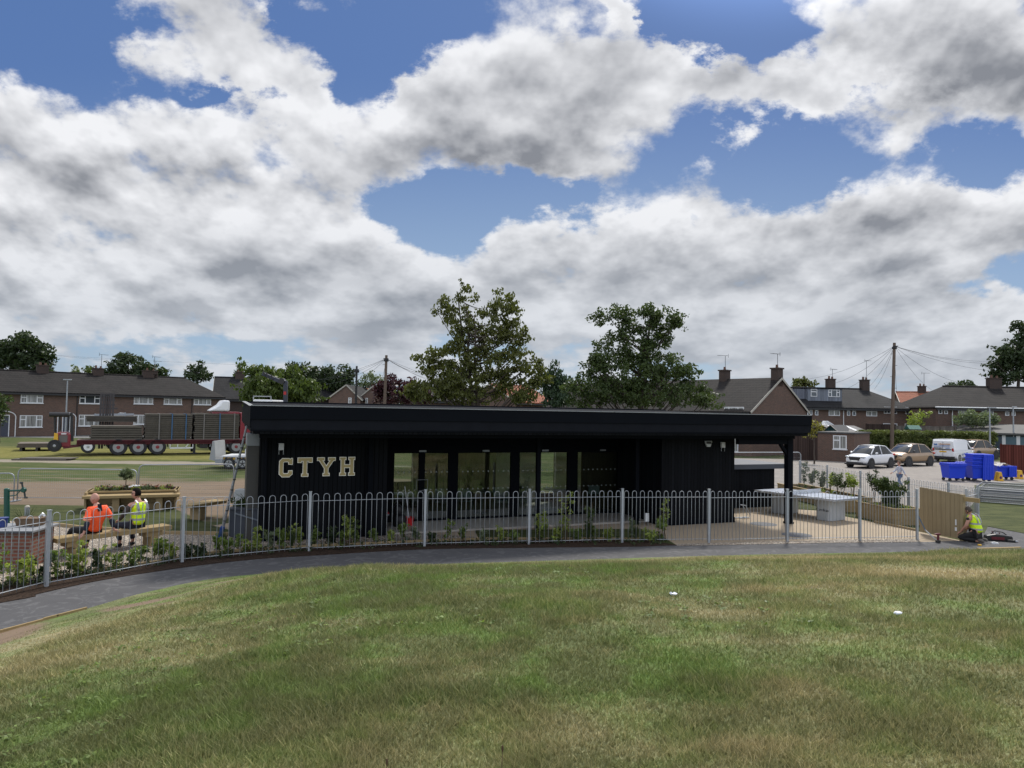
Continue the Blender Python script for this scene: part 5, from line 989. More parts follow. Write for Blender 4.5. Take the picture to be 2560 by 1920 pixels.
def hedge():
    A, C_ = D(2165, 1150, 63.0), D(2492, 1150, 64.5); zt = D(2320, 1082, 63.7).z; Lh = (C_-A).length; rs = np.random.RandomState(41); t_ = thing('clipped_hedge', 'long clipped green hedge behind the parked cars', 'hedge', (A.x, A.y, 0), atan2(C_.y-A.y, C_.x-A.x))
    m_ = MB(); m_.box(.15, Lh-.15, .2, 1.3, 0, zt-.25); m_.build('dark_core', plain('hedge_inside', (.012, .014, .007), .95), t_)  # solid near-black block filling the hedge behind the leaves
    n = 1200; C2 = np.stack([rs.rand(n)*Lh, .05+rs.rand(n)*.35, rs.rand(n)*zt*.98], -1); n2 = 560; C3 = np.stack([rs.rand(n2)*Lh, rs.rand(n2)*1.4, zt-.12+rs.rand(n2)*.1+.08*np.sin(rs.rand(n2)*6)], -1); Cc = np.concatenate([C2, C3]); R_ = .17+.12*rs.rand(len(Cc))
    V_, F_ = leaf_cloud(Cc, R_, 900, .10, rs, 0); npmesh('foliage', V_, F_, LF['hedge'], t_)
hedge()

def treeline():
    rs = np.random.RandomState(91); n = 3200; X = rs.rand(n)*520-260; Yb = 150+30*rs.rand(n)+.0006*X**2; h = 3.6+1.6*vnoise(X, Yb*0, 17)+.8*vnoise(X, Yb*0, 5); C_ = np.stack([X, Yb, h*rs.rand(n)**.7], -1)
    V_, F_ = leaf_cloud(C_, 1.3+.6*rs.rand(n), 13, .8, rs); tag(npmesh('distant_trees', V_, F_, LF['dark']), 'far off belt of dark trees beyond the houses', 'trees', kind='stuff')
treeline()
# ------------------------------------------------------------ vehicles
def paint(name, c, metal=0.0, rough=.28): return plain(name, c, rough, metal, var=.03, spec=.5, coat=.6)
REDP = paint('lorry_red', (.19, .012, .022)); REDD = plain('chassis_red', (.085, .010, .016), .5); WPAINT = paint('paint_white', (.66, .67, .68)); TAN = paint('paint_tan', (.30, .20, .115), .35); BLUEB = plain('bin_blue', (.012, .045, .52), .38, var=.06); YEL = plain('yellow_plastic', (.62, .36, .03), .5)
def wheel(parent, x, y, r, w, side=-1, rimc=None, hub=None, truck=False):
    """wheel whose axle runs along y; side = -1 shows its face towards -y"""
    m_ = MB(); yo = side*w/2; m_.lathe((x, y, r), [(r*.62, -w/2), (r*.93, -w/2), (r, -w*.33), (r, w*.33), (r*.93, w/2), (r*.62, w/2)], 'Y', 28, cap=False); t_ = m_.build('wheel', RUBBER, parent, smooth='auto')
    m_ = MB(); f = yo*.80; m_.lathe((x, y, r), [(r*.64, yo*.98), (r*.60, yo*1.0), (r*.56, yo*.80), (r*.30, yo*.74), (r*.30, yo*.72)] if side > 0 else [(r*.30, yo*.72), (r*.30, yo*.74), (r*.56, yo*.80), (r*.60, yo*1.0), (r*.64, yo*.98)], 'Y', 24)
    rm = m_.build('rim', rimc or STEEL, t_, smooth='auto'); m_ = MB()
    if truck:
        m_.lathe((x, y, r), [(r*.24, yo*.70), (r*.22, yo*1.02), (r*.12, yo*1.06)], 'Y', 14)
        for k in range(10): a = 2*pi*k/10; m_.lathe((x+r*.36*cos(a), y, r+r*.36*sin(a)), [(r*.045, yo*.72), (r*.04, yo*.86)], 'Y', 6)
        m_.build('hub', hub or REDP, rm)
    else:
        for k in range(5): a = 2*pi*k/5+.3; m_.bar((x+r*.1*cos(a), y+yo*.97, r+r*.1*sin(a)), (x+r*.56*cos(a), y+yo*.93, r+r*.56*sin(a)), .02, r*.16, (cos(a+pi/2), 0, sin(a+pi/2)))
        m_.lathe((x, y, r), [(r*.14, yo*.85), (r*.12, yo*1.02)], 'Y', 12); m_.build('spoke', hub or BLKPL, rm)
def body_ring(x, zb, zs, zh, hw, crown=.04):
    h = [(hw*.80, zb), (hw*.97, zb+.10), (hw*1.0, (zb+zs)/2), (hw*.985, zs-.03), (hw*.93, zs+.02), (hw*.80, zh-.01), (hw*.4, zh+crown*.7)]
    return [(x, y, z) for y, z in h]+[(x, -y, z) for y, z in h[::-1]]
def car(name, label, loc, rz, body, spec, group, wheelr=.34, base=2.63, rimc=None, van=False, clad=True, scale=.94, plate=(.75, .75, .72)):
    """x forward, y left; spec: dict of stations"""
    t_ = thing(name, label, 'van' if van else 'car', loc, rz, group); t_.scale = (scale, scale, scale*(1.0 if van else 1.09))
    L_ = spec['len']/2; rings = [body_ring(*q) for q in spec['body']]; m_ = MB(); m_.loft(rings); b = m_.build('body', body, t_, smooth=True); sub = b.modifiers.new('s', 'SUBSURF'); sub.levels = sub.render_levels = 1
    g_ = spec['glass']; ringg = []
    for x, z0, z1, w0, w1 in g_: ringg.append([(x, w0, z0), (x, w1, z1-.03), (x, w1*.86, z1), (x, -w1*.86, z1), (x, -w1, z1-.03), (x, -w0, z0)])
    m_ = MB(); m_.loft(ringg); m_.build('glasshouse', body if van and spec.get('blind') else CARGL, t_, smooth='auto')
    m_ = MB(); rr = [q for q in g_ if q[2] > max(z[2] for z in g_)-.13]
    ringr = [[(x, w1*1.0, z1-.035), (x, w1*.88, z1+.012), (x, 0, z1+.03), (x, -w1*.88, z1+.012), (x, -w1*1.0, z1-.035), (x, 0, z1-.04)] for x, z0, z1, w0, w1 in rr]; m_.loft(ringr); m_.build('roof', spec.get('roofm', body), t_, smooth='auto')
    for sgn in (-1, 1):
        m_ = MB()
        for (xa, ia), (xb, ib) in spec['pillars']:
            pa, pb = g_[ia], g_[ib]; m_.bar((pa[0]+xa, sgn*(pa[3]+.004), pa[1]), (pb[0]+xb, sgn*(pb[4]+.006), pb[2]-.03), .03, .07 if not spec.get('fat') else .12, (1, 0, 0))
        m_.build('pillar', body if not spec.get('pilb') else BLKPL, t_)
    for sx_ in (1, -1):
        for sgn in (-1, 1):
            x = sx_*base/2+spec.get('wx', 0)
            m_ = MB(); hwm = max(q[4] for q in spec['body']); m_.lathe((x, 0, wheelr), [(wheelr*1.20, sgn*(hwm-.18)), (wheelr*1.20, sgn*(hwm+.006))], 'Y', 28); m_.build('wheel_arch', BLKPL if clad else body, t_)
            wheel(t_, x, sgn*(hwm-.085), wheelr, .2, sgn, rimc)
    hw = max(q[4] for q in spec['body']); xf, xr = spec['body'][-1][0], spec['body'][0][0]
    m_ = MB(); m_.box(xr+.1, xf-.1, -hw*.985, hw*.985, .22, .34); m_.build('sill_cladding', BLKPL, t_, bevel=.03)
    zg = spec['grille']; m_ = MB(); m_.prism([(-.48, zg+.12), (.48, zg+.12), (.34, zg-.12), (-.34, zg-.12)], xf-.03, xf+.035, 'X'); m_.build('grille', BLKPL, t_)
    m_ = MB(); m_.box(xf-.1, xf+.04, -.62, .62, .28, .42); m_.build('lower_intake', BLKPL, t_, bevel=.02)
    m_ = MB(); m_.box(xf+.036, xf+.046, -.26, .26, zg-.22, zg-.11); m_.build('number_plate', plain('plate_white', plate, .5), t_)
    for sgn in (-1, 1):
        m_ = MB(); m_.ball((xf-.10, sgn*(hw*.70), zg+.13), (.13, .17, .06), 12); m_.build('headlight', plain('lamp_clear', (.55, .58, .6), .1, .4), t_, smooth=True)
        m_ = MB(); m_.ball((xr+.06, sgn*(hw*.80), spec.get('tz', .95)), (.09, .12, .17 if van else .08), 12); m_.build('tail_light', plain('lamp_red', (.35, .012, .012), .2), t_, smooth=True)
        m_ = MB(); gx = spec['mirror']; m_.ball((gx, sgn*(hw+.10), spec['mz']), (.07, .11, .075), 10); m_.build('wing_mirror', spec.get('mirm', body), t_, smooth=True)
    m_ = MB(); m_.box(xr-.02, xr+.04, -.26, .26, spec.get('rpz', .75), spec.get('rpz', .75)+.11); m_.build('number_plate', YEL, t_)
    return t_
SUV = dict(len=4.2, body=[(-2.08,.42,.72,.74,.70),(-2.0,.30,.86,.90,.82),(-1.5,.24,.95,.98,.89),(-.6,.24,.93,.97,.90),(.5,.24,.92,.97,.90),(1.15,.24,.90,1.0,.89),(1.7,.26,.82,.93,.86),(2.0,.30,.66,.80,.78),(2.1,.40,.60,.66,.66)],
 glass=[(-1.85,.95,1.02,.72,.66),(-1.5,.94,1.38,.78,.60),(-1.1,.94,1.52,.80,.60),(-.2,.94,1.58,.81,.61),(.45,.94,1.54,.81,.60),(.85,.96,1.30,.80,.68),(1.28,.97,1.0,.78,.76)],
 pillars=[((-.0, 0), (.05, 2)), ((0, 3), (-.0, 3)), ((-.05, 6), (.0, 4))], grille=.66, mirror=.85, mz=1.05, tz=.92)
RIMG = plain('rim_grey', (.26, .27, .27), .5, .3)
def vr(px, py): q = ray(px, py); return math.atan2(q.y, q.x)
p = G(2172, 1171.5); car('crossover_car', 'white crossover car with black wheels parked nearest the back railing', (p.x+.7, p.y+1.2, 0), radians(213), WPAINT, dict(SUV, mirm=WPAINT), 'parked vehicles', rimc=BLKPL, scale=.90)
p = G(2278, 1166); car('crossover_car', 'tan crossover car with roof rails parked between the white car and the van', (p.x+.4, p.y+1.0, 0), radians(207), TAN, dict(SUV, mirm=BLKPL), 'parked vehicles', rimc=BLKPL, scale=.93)
p = G(2470, 1153); car('crossover_car', 'tan car seen from behind, parked right of the white van', (p.x+1.2, p.y+3.2, 0), radians(28), TAN, dict(SUV, mirm=BLKPL), 'parked vehicles', rimc=BLKPL, scale=.98)
VAN = dict(len=4.4, body=[(-2.2,.38,1.0,1.02,.80),(-2.15,.30,1.02,1.05,.87),(-1.5,.24,1.02,1.05,.90),(.3,.24,1.02,1.05,.90),(1.0,.24,1.0,1.06,.89),(1.6,.26,.92,1.02,.86),(2.05,.30,.75,.88,.80),(2.2,.40,.62,.70,.66)],
 glass=[(-2.19,.98,1.70,.83,.72),(-2.05,.98,1.84,.88,.78),(-.5,.98,1.86,.89,.79),(.35,.98,1.82,.88,.78),(.36,.98,1.80,.80,.70),(.9,1.0,1.50,.80,.72),(1.5,1.02,1.08,.76,.74)], pillars=[((0, 3), (0, 3)), ((-.05, 6), (.1, 4))], grille=.72, mirror=1.0, mz=1.12, tz=1.05, rpz=.82, blind=False, fat=True)
p = G(2385, 1157); VN = car('panel_van', 'white panel van with blue and black lettering seen from behind', (p.x+1.0, p.y+1.6, 0), radians(38), WPAINT, VAN, 'parked vehicles', rimc=STEEL, van=True, clad=False, scale=.98)
for o_ in VN.children:
    if o_.name.startswith('body'): o_.data.materials[0] = WPAINT
m_ = MB(); rg = [[(x, w0+.012, z0), (x, w1+.012, z1-.02), (x, w1*.86, z1+.015), (x, -w1*.86, z1+.015), (x, -w1-.012, z1-.02), (x, -w0-.012, z0)] for x, z0, z1, w0, w1 in [(-2.20,.98,1.70,.83,.72),(-2.05,.98,1.84,.88,.78),(-.5,.98,1.86,.89,.79),(.32,.98,1.82,.88,.78)]]; m_.loft(rg); m_.build('cargo_body', WPAINT, VN, smooth='auto')
m_ = MB(); m_.bar((-2.222, 0, .45), (-2.222, 0, 1.68), .02, .012, (0, 1, 0)); m_.box(-2.25, -2.215, -.62, .62, 1.02, 1.08); m_.box(-2.28, -2.1, -.84, .84, .34, .50); m_.build('rear_trim', BLKPL, VN)
def text(parent, body, size, loc, rot, mat, name='lettering', ext=.004, align='CENTER', sx_=1.0):
    cu_ = bpy.data.curves.new(name, 'FONT'); cu_.body = body; cu_.size = size; cu_.extrude = ext; cu_.align_x = align; cu_.resolution_u = 3
    o_ = bpy.data.objects.new(name, cu_); COL.objects.link(o_); dg = bpy.context.evaluated_depsgraph_get(); me = bpy.data.meshes.new_from_object(o_.evaluated_get(dg)); bpy.data.objects.remove(o_)
    o_ = bpy.data.objects.new(name, me); COL.objects.link(o_); me.materials.clear(); me.materials.append(mat); o_.parent = parent; o_.location = loc; o_.rotation_euler = rot; o_.scale = (sx_, 1, 1); return o_
INKB = plain('ink_blue', (.03, .12, .36), .5); INKK = plain('ink_dark', (.05, .055, .06), .5)
INKO = plain('ink_orange', (.45, .20, .05), .5)
def marks(rows, face):                   # the van's lettering is too small to read: short strokes where its lines of print stand
    rr = random.Random(12)
    for mat, a0, a1, z, hh in rows:
        m_ = MB(); a = a0
        while a < a1: w = rr.uniform(.035, .075); (m_.box(-2.236, -2.2265, a, min(a+w, a1), z, z+hh*rr.uniform(.7, 1)) if face == 'rear' else m_.box(a, min(a+w, a1), -.925, -.9155, z, z+hh*rr.uniform(.7, 1))); a += w+.018
        m_.build('lettering', mat, VN)
marks([(INKB, .42, .66, 1.36, .16), (INKO, -.55, .32, 1.44, .08), (INKB, -.55, .32, 1.35, .05), (INKB, -.5, .66, 1.24, .045), (INKK, .05, .66, 1.12, .07), (INKB, -.5, -.2, 1.12, .06)], 'rear')
marks([(INKB, -.9, -.55, .66, .06), (INKB, -.9, -.5, .58, .04), (INKB, -.85, -.1, .42, .05)], 'side')
m_ = MB(); m_.box(.02, .26, -.92, -.912, .56, .80); m_.build('badge', INKB, VN)
# ------------------------------------------------------------ lorry with trailer
LA = G(190, 1140); LB = G(600, 1134.5)
LP = Plane((LA.x, LA.y), (LB.x, LB.y)); LRY = thing('flatbed_lorry', 'red articulated lorry with white wind deflector and flatbed trailer behind the building', 'lorry', (LP.A.x, LP.A.y, 0), LP.rz)
def lu(px, py=1120, off=0.0): return LP.hit(px, py, off)
zd = LP.hit(300, 1100)[1]; u_end = lu(190)[0]; uE = lu(612)[0]; TL = uE
m_ = MB(); m_.box(0, TL+.2, 0, 2.5, zd-.28, zd-.02); m_.box(0, TL+.2, .0, .06, zd-.30, zd+.0); m_.build('trailer_side_rail', REDD, LRY, bevel=.01)
m_ = MB(); m_.box(0.02, TL+.2, .062, 2.44, zd-.018, zd+.02); m_.build('trailer_deck', plain('deck_ply', (.13, .10, .075), .8, var=.3), LRY)
m_ = MB(); m_.box(.6, TL-.5, .7, .85, .75, zd-.285); m_.box(.6, TL-.5, 1.65, 1.8, .75, zd-.285); m_.build('chassis_beam', REDD, LRY)
for px in (295, 345, 393): u = lu(px, 1140)[0]; wheel(LRY, u, .16, .55, .32, -1, RIMG, REDP, True); wheel(LRY, u, 2.34, .55, .32, 1, WHITE, REDP, True); m_ = MB(); m_.tube([(u+.66*cos(pi*k/8), .2, .55+.66*sin(pi*k/8)) for k in range(9)], .045, 6); m_.build('mudguard', BLKPL, LRY)
uc = lu(500)[0]
for px in (548, 590): u = lu(px, 1136)[0]; wheel(LRY, u, .16, .52, .32, -1, RIMG, REDP, True); wheel(LRY, u, 2.34, .52, .32, 1, WHITE, REDP, True); m_ = MB(); m_.tube([(u+.62*cos(pi*k/8), .2, .52+.62*sin(pi*k/8)) for k in range(9)], .05, 6); m_.build('mudguard', GALV2, LRY)
m_ = MB(); m_.box(lu(500)[0], lu(520)[0], .1, 2.4, .42, .95); m_.build('rear_bumper', BLKPL, LRY, bevel=.04); m_ = MB(); m_.box(lu(500)[0], TL+.3, .3, 2.2, .72, 1.0); m_.build('tractor_chassis', REDD, LRY)
m_ = MB(); a_, b_ = lu(425)[0], lu(482)[0]; m_.box(a_, b_, .02, .06, .82, .94); m_.box(a_, b_, .02, .06, .42, .52)
for k in range(4): m_.bar((a_+(b_-a_)*k/3, .045, .47), (a_+(b_-a_)*k/3+(.3 if k == 2 else 0), .045, .9), .05, .05)
m_.build('side_guard', WHITE, LRY); m_ = MB(); u = lu(487)[0]; m_.box(u-.08, u+.08, .3, .5, .08, zd-.3); m_.box(u-.2, u+.2, .2, .6, .04, .1); m_.box(u-.08, u+.08, 2, 2.2, .08, zd-.3); m_.build('landing_leg', BLKPL, LRY)
# cab
ux = lu(533)[0]; zc0 = LP.hit(560, 1029)[1]; zc1 = LP.hit(560, 1001)[1]
CABY = 0.1
m_ = MB(); m_.prism([(uE-.35, .85), (uE+1.6, .85), (uE+1.7, 1.5), (uE+1.6, zc0-.35), (uE+1.2, zc0-.05), (uE-.35, zc0-.05)], .05, 2.45, 'Y'); m_.build('cab', REDP, LRY, bevel=.06)
ua_, ub_ = lu(522, 1010)[0], lu(577, 1010)[0]; m_ = MB(); m_.prism([(ua_+.05, zc0+.02), (ub_, zc0+.02), (ub_, zc1-.0), (ub_-.5, zc1+.03), (ua_+.75, zc0+.5)], .35, 2.15, 'Y'); m_.build('wind_deflector', WPAINT, LRY, bevel=.12)
m_ = MB(); m_.prism([(ua_+.3, zc0-.3), (uE-.36, zc0-.3), (uE-.36, zc0-.01), (ua_+.3, zc0-.01)], .5, 2.3, 'Y'); m_.build('headboard', REDP, LRY, bevel=.03)
# stacks of boards
MATW = plain('board_grey_green', (.085, .076, .062), .9, var=.35, scale=2.5)
def mstack(name, label, px0, px1, pyt, pyb, n, depth, y0, frame=None, straps=(), tilt=.0, strapm=None):
    (u0, zb), (u1, _) = LP.hit(px0, pyb, y0), LP.hit(px1, pyb, y0); zt = LP.hit((px0+px1)/2, pyt, y0)[1]
    zb = zd+.021 if pyb > 1080 else zb; p = LP.A+LP.e*u0+LP.n*y0; t_ = thing(name, label, 'board stack', (p.x, p.y, zb), LP.rz, 'stacks of grey ground boards'); h = (zt-zb)/n; w = u1-u0; m_ = MB()
    for k in range(n): j = random.uniform(-.05, .05); sag = 0; m_.box(j, w+j*random.uniform(-1, 1), random.uniform(-.04, .02), depth+random.uniform(-.04, .04), k*h, (k+1)*h-.35*h*(1 if k < n-1 else 0)*random.uniform(.7, 1))
    m_.build('boards', MATW, t_)
    m_ = MB(); m_.box(.08, w-.08, .09, depth-.09, 0, (zt-zb)-.01)  # dark block inside the stack paints the shade between the boards
    m_.build('gap_shade_core', plain('gap_shade', (.018, .017, .015), .95), t_)
    for f, c in straps: m_ = MB(); m_.box(w*f-.035, w*f+.035, -.07, -.055, -.35, zt-zb+.02); m_.box(w*f-.035, w*f+.035, -.07, depth, zt-zb+.012, zt-zb+.022); m_.build('strap', plain('strap_'+c, (.035, .10, .20) if c == 'blue' else (.16, .15, .14), .6), t_)
    return t_
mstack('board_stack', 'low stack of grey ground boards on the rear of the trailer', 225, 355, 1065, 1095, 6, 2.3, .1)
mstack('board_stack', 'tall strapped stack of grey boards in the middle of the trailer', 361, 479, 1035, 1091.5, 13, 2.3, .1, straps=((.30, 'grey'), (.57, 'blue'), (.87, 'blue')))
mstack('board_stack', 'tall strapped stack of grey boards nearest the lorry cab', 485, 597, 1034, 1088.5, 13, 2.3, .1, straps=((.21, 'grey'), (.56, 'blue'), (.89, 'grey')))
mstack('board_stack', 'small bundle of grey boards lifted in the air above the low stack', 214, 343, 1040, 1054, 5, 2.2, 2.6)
p = G(42, 1128); q = G(127, 1128.5); t_ = thing('board_stack', 'low stack of weathered boards lying on the yellow grass left of the forklift', 'board stack', (p.x, p.y, 0), LP.rz, 'stacks of grey ground boards'); m_ = MB(); zt = D(80, 1109, p.y).z
for k in range(5): m_.box(random.uniform(-.1, .1), (q-p).length+.4+random.uniform(-.1, .1), 0, 2.5, .25+(zt-.25)*k/5, .25+(zt-.25)*(k+.8)/5)
m_.build('boards', plain('board_weathered', (.12, .10, .08), .9, var=.3), t_); m_ = MB(); [m_.box(x, x+.15, .02, 2.4, 0, .249) for x in (.15, 1.1, 2.0)]; m_.build('bearer', plain('board_shade', (.05, .046, .038), .9), t_)
p = G(115, 1149); m_ = MB(); m_.box(-1.6, 1.4, -.7, .7, 0, .07); m_.box(-1.2, 1.6, -.6, .6, .071, .12); tag(m_.build('loose_boards', MATW, loc=(p.x, p.y, 0), rz=.15), 'two flat dark boards lying on the grass in front of the forklift', 'boards')
# truck mounted forklift hanging on the tail
def forklift():
    p = LP.A-LP.e*2.35+LP.n*.0; t_ = thing('truck_forklift', 'red truck mounted forklift with raised mast hanging on the tail of the trailer', 'forklift', (p.x, p.y, 0), LP.rz, None)
    f = lambda px, py, off=0.3: (LP.hit(px, py, off)[0]+2.35, off, LP.hit(px, py, off)[1])
    x0, _, z0 = f(137, 1118); x1, _, z1 = f(177, 1081); m_ = MB(); m_.prism([(x0, z0), (x1, z0), (x1, z1-.12), (x1-.15, z1), (x0+.12, z1), (x0, z1-.15)], .3, 1.7, 'Y'); m_.build('engine_cover', REDP, t_, bevel=.06)
    m_ = MB(); a = f(147, 1106, .28); b = f(169, 1088, .28); m_.box(a[0], b[0], .27, .298, a[2], b[2]); m_.build('radiator_grille', plain('grille_grey', (.12, .11, .10), .6), t_)
    m_ = MB(); a = f(153, 1086, .28); b = f(166, 1083, .28); m_.box(a[0], b[0], .27, .298, a[2], b[2]); m_.build('badge_plate', WHITE, t_)
    m_ = MB(); a = f(158, 1118, .3); b = f(232, 1110, .3); m_.bar((a[0], .35, a[2]-.05), (b[0], .35, b[2]), .12, .24, (0, 1, 0)); m_.bar((a[0], 1.7, a[2]-.05), (b[0], 1.7, b[2]), .12, .24, (0, 1, 0)); m_.build('arm', REDD, t_)
    for px, py, r, c in ((136, 1122, .40, BLKPL), (220, 1123, .42, STEEL)): q = f(px, py, .2); k = thing; wr = wheel(t_, q[0], .15, r, .28, -1, c if c != STEEL else WHITE, STEEL, True)
    for ch in [c for c in t_.children if c.name.startswith('wheel')]: ch.location.z = .28 if abs(ch.data.vertices[0].co.x-f(136, 1122)[0]) < 1 else .18
    m_ = MB(); a = f(132, 1075, .4); b = f(132, 1040, .4)
    for y in (.45, 1.1): m_.tube([(a[0]+.15, y, a[2]-.6), (b[0]+.1, y, b[2])], .06, 6)
    m_.tube([(b[0]-.2, .3, b[2]+.1), (b[0]+.9, .3, b[2]+.1)], .16, 10); m_.build('lift_cylinder', BLKPL, t_)
    m_ = MB(); c = f(181, 1085, .5); d = f(178, 1032, .5)
    for y in (.55, 1.35): m_.bar((c[0], y, c[2]-.5), (d[0], y, d[2]), .12, .16, (0, 1, 0))
    for k in range(4): m_.bar((d[0], .55, c[2]+(d[2]-c[2])*k/4), (d[0], 1.35, c[2]+(d[2]-c[2])*k/4), .06, .08)
    m_.build('mast', BLKPL, t_)
    m_ = MB(); e = f(148, 1040, .6); g_ = f(172, 1038, .6); h_ = f(150, 1076, .6); i_ = f(170, 1076, .6); m_.tube([h_, e, g_, i_], .035, 6); m_.tube([(v[0], 1.5, v[2]) for v in (h_, e, g_, i_)], .035, 6); m_.tube([e, (e[0], 1.5, e[2])], .035, 6); m_.tube([g_, (g_[0], 1.5, g_[2])], .035, 6); m_.build('overhead_guard', BLKPL, t_)
    m_ = MB(); s0 = f(135, 1105); m_.prism([(s0[0]-.05, s0[2]-.3), (s0[0]+.25, s0[2]-.3), (s0[0]+.2, s0[2]+.55), (s0[0], s0[2]+.6)], .18, .299, 'Y'); m_.build('hose_cover', YEL, t_)
forklift()
def mast2():
    off = 3.2; p = LP.A+LP.e*LP.hit(268, 1080, off)[0]+LP.n*off; t_ = thing('lifting_mast', 'tall dark forklift mast raised behind the trailer holding the lifted bundle', 'forklift', (p.x, p.y, 0), LP.rz)
    f = lambda px, py: (LP.hit(px, py, off)[0]-LP.hit(268, 1080, off)[0], 0, LP.hit(px, py, off)[1])
    for y_, pxs in ((0, (253, 260, 277, 284)),):
        for px in pxs: m_ = MB(); a = f(px, 984); m_.bar((a[0], 0, .3), (a[0], 0, a[2]), .13, .16, (0, 1, 0)); m_.build('mast_rail', plain('mast_grey', (.05, .045, .045), .6), t_)
    m_ = MB()
    for py in (985, 1000, 1012, 1021): a, b = f(250, py), f(288 if py != 1021 else 294, py); m_.bar(a, b, .10, .10)
    for px in (266, 271): a = f(px, 990); m_.tube([(a[0], -.1, .5), (a[0], -.1, a[2])], .05, 6)
    m_.build('cross_member', plain('mast_grey', (.05, .045, .045), .6), t_)
    m_ = MB(); a, b = f(240, 1037), f(335, 1036); m_.bar(a, b, .12, .14); m_.bar(f(238, 1041), f(238, 1034), .1, .1); m_.bar(f(313, 1040), f(313, 1031), .1, .1); m_.tube([f(292, 1038), f(300, 1033), f(310, 1034), f(318, 1039)], .05, 6); m_.build('carriage', GALV2, t_)
mast2()
def crane():
    Yc = 40.0; f = lambda px, py, dy=0: tuple(D(px, py, Yc+dy)-B0); B0 = D(714, 1100, Yc); B0.z = 0
    t_ = thing('loader_crane', 'dark folding loader crane arm rising behind the left end of the roof', 'crane', B0); m_ = MB(); s_ = Yc/F
    m_.bar((0, 0, .8), f(714, 952), 9*s_, 11*s_, (0, 1, 0)); m_.bar(f(714, 958), f(706, 950), 9*s_, 11*s_, (0, 1, 0)); m_.build('column', plain('crane_navy', (.025, .03, .045), .45), t_, bevel=.03)
    m_ = MB(); m_.bar(f(709, 957), f(688, 948), 10*s_, 11*s_, (0, 1, 0)); m_.bar(f(692, 950), f(656, 934), 9*s_, 9*s_, (0, 1, 0)); m_.build('boom', plain('crane_navy', (.025, .03, .045), .45), t_, bevel=.03)
    m_ = MB(); m_.lathe(f(706, 953), [(.17, -.16), (.17, .16)], 'Y', 12)
    for px, py in ((664, 934), (672, 938), (684, 944)): a = Vector(f(px, py)); m_.tube([a+Vector((-.1, -.14, .16)), a+Vector((.02, -.14, -.12))], .03, 5)
    m_.tube([f(658, 931), f(680, 940), f(700, 948)], .03, 5); m_.build('joint', BLKPL, t_)
    m_ = MB(); a = f(714, 983); m_.box(a[0]-.07, a[0]+.07, -.13, -.125, a[2]-.09, a[2]+.09); m_.build('warning_label', plain('label_red', (.40, .02, .02), .5), t_)
    m_ = MB(); a, b = f(632, 1003), f(676, 1001); m_.box(-2.2, .4, -.2, 2.0, .6, 1.1); m_.box(a[0], b[0]+.1, 0, 2.0, 1.1, a[2]+.1); m_.build('truck_body', WPAINT, t_, bevel=.05)
    m_ = MB()
    for q in (a, b): m_.box(q[0], q[0]+.05, .0, .05, a[2]+.1, a[2]+.28)
    m_.box(a[0], b[0]+.05, 0, .05, a[2]+.26, a[2]+.31); m_.build('roof_rack', STEEL, t_)
    for x in (-1.6, .0): wheel(t_, x, 0, .4, .25, -1, STEEL)
crane()
# small plant trailer
def ptrailer():
    A = G(540, 1172); C_ = G(640, 1173); P = Plane((A.x, A.y), (C_.x, C_.y)); t_ = thing('plant_trailer', 'small galvanised twin axle trailer with raised ramp in front of the lorry', 'trailer', (A.x, A.y, 0), P.rz); f = lambda px, py: P.hit(px, py)
    xa, z0 = f(536, 1156); zt = f(560, 1148)[1]; m_ = MB(); m_.box(xa-.0, 3.6, .1, 1.9, z0-.05, z0+.10); m_.box(xa-.0, xa+2.0, .08, .14, z0+.1, zt); m_.build('chassis', GALV2, t_)
    x1 = f(548, 1144)[0]; zz1 = f(570, 1143)[1]; m_ = MB(); m_.prism([(x1, zz1), (x1+3, zz1+.02), (x1+3, zz1+.08), (x1+.1, zz1+.08)], .1, 1.9, 'Y'); m_.build('deck', WHITE, t_)
    m_ = MB(); m_.box(x1+.2, x1+3, .06, .098, zz1-.13, zz1-.01); s1 = m_.build('marker_strip', YEL, t_); m_ = MB()
    for k in range(9): x = x1+.25+k*.3; m_.prism([(x, zz1-.129), (x+.12, zz1-.129), (x+.2, zz1-.011), (x+.08, zz1-.011)], .052, .059, 'Y')
    m_.build('chevron', BLKPL, s1)
    a, b = f(512, 1154), f(532, 1103); m_ = MB(); xb = b[0]; m_.add([(a[0]+.2, .1, a[1]+.1), (a[0]+.2, 1.9, a[1]+.1), (xb-.05, 1.9, b[1]), (xb-.05, .1, b[1]), (a[0]+.55, .1, a[1]+.02), (a[0]+.55, 1.9, a[1]+.02), (xb+.05, 1.9, b[1]), (xb+.05, .1, b[1])], [(0, 1, 2, 3), (7, 6, 5, 4), (0, 3, 7, 4), (1, 5, 6, 2), (3, 2, 6, 7), (0, 4, 5, 1)]); m_.build('ramp', plain('ramp_grey', (.30, .31, .31), .6, .3), t_)
    for px in (573, 607): x = f(px, 1165)[0]; wheel(t_, x, .0, .30, .2, -1, STEEL); m_ = MB(); m_.tube([(x-.42, 0, .35), (x-.32, 0, .66), (x+.32, 0, .66), (x+.42, 0, .35)], .03, 5); m_.build('mudguard', GALV, t_)
ptrailer()
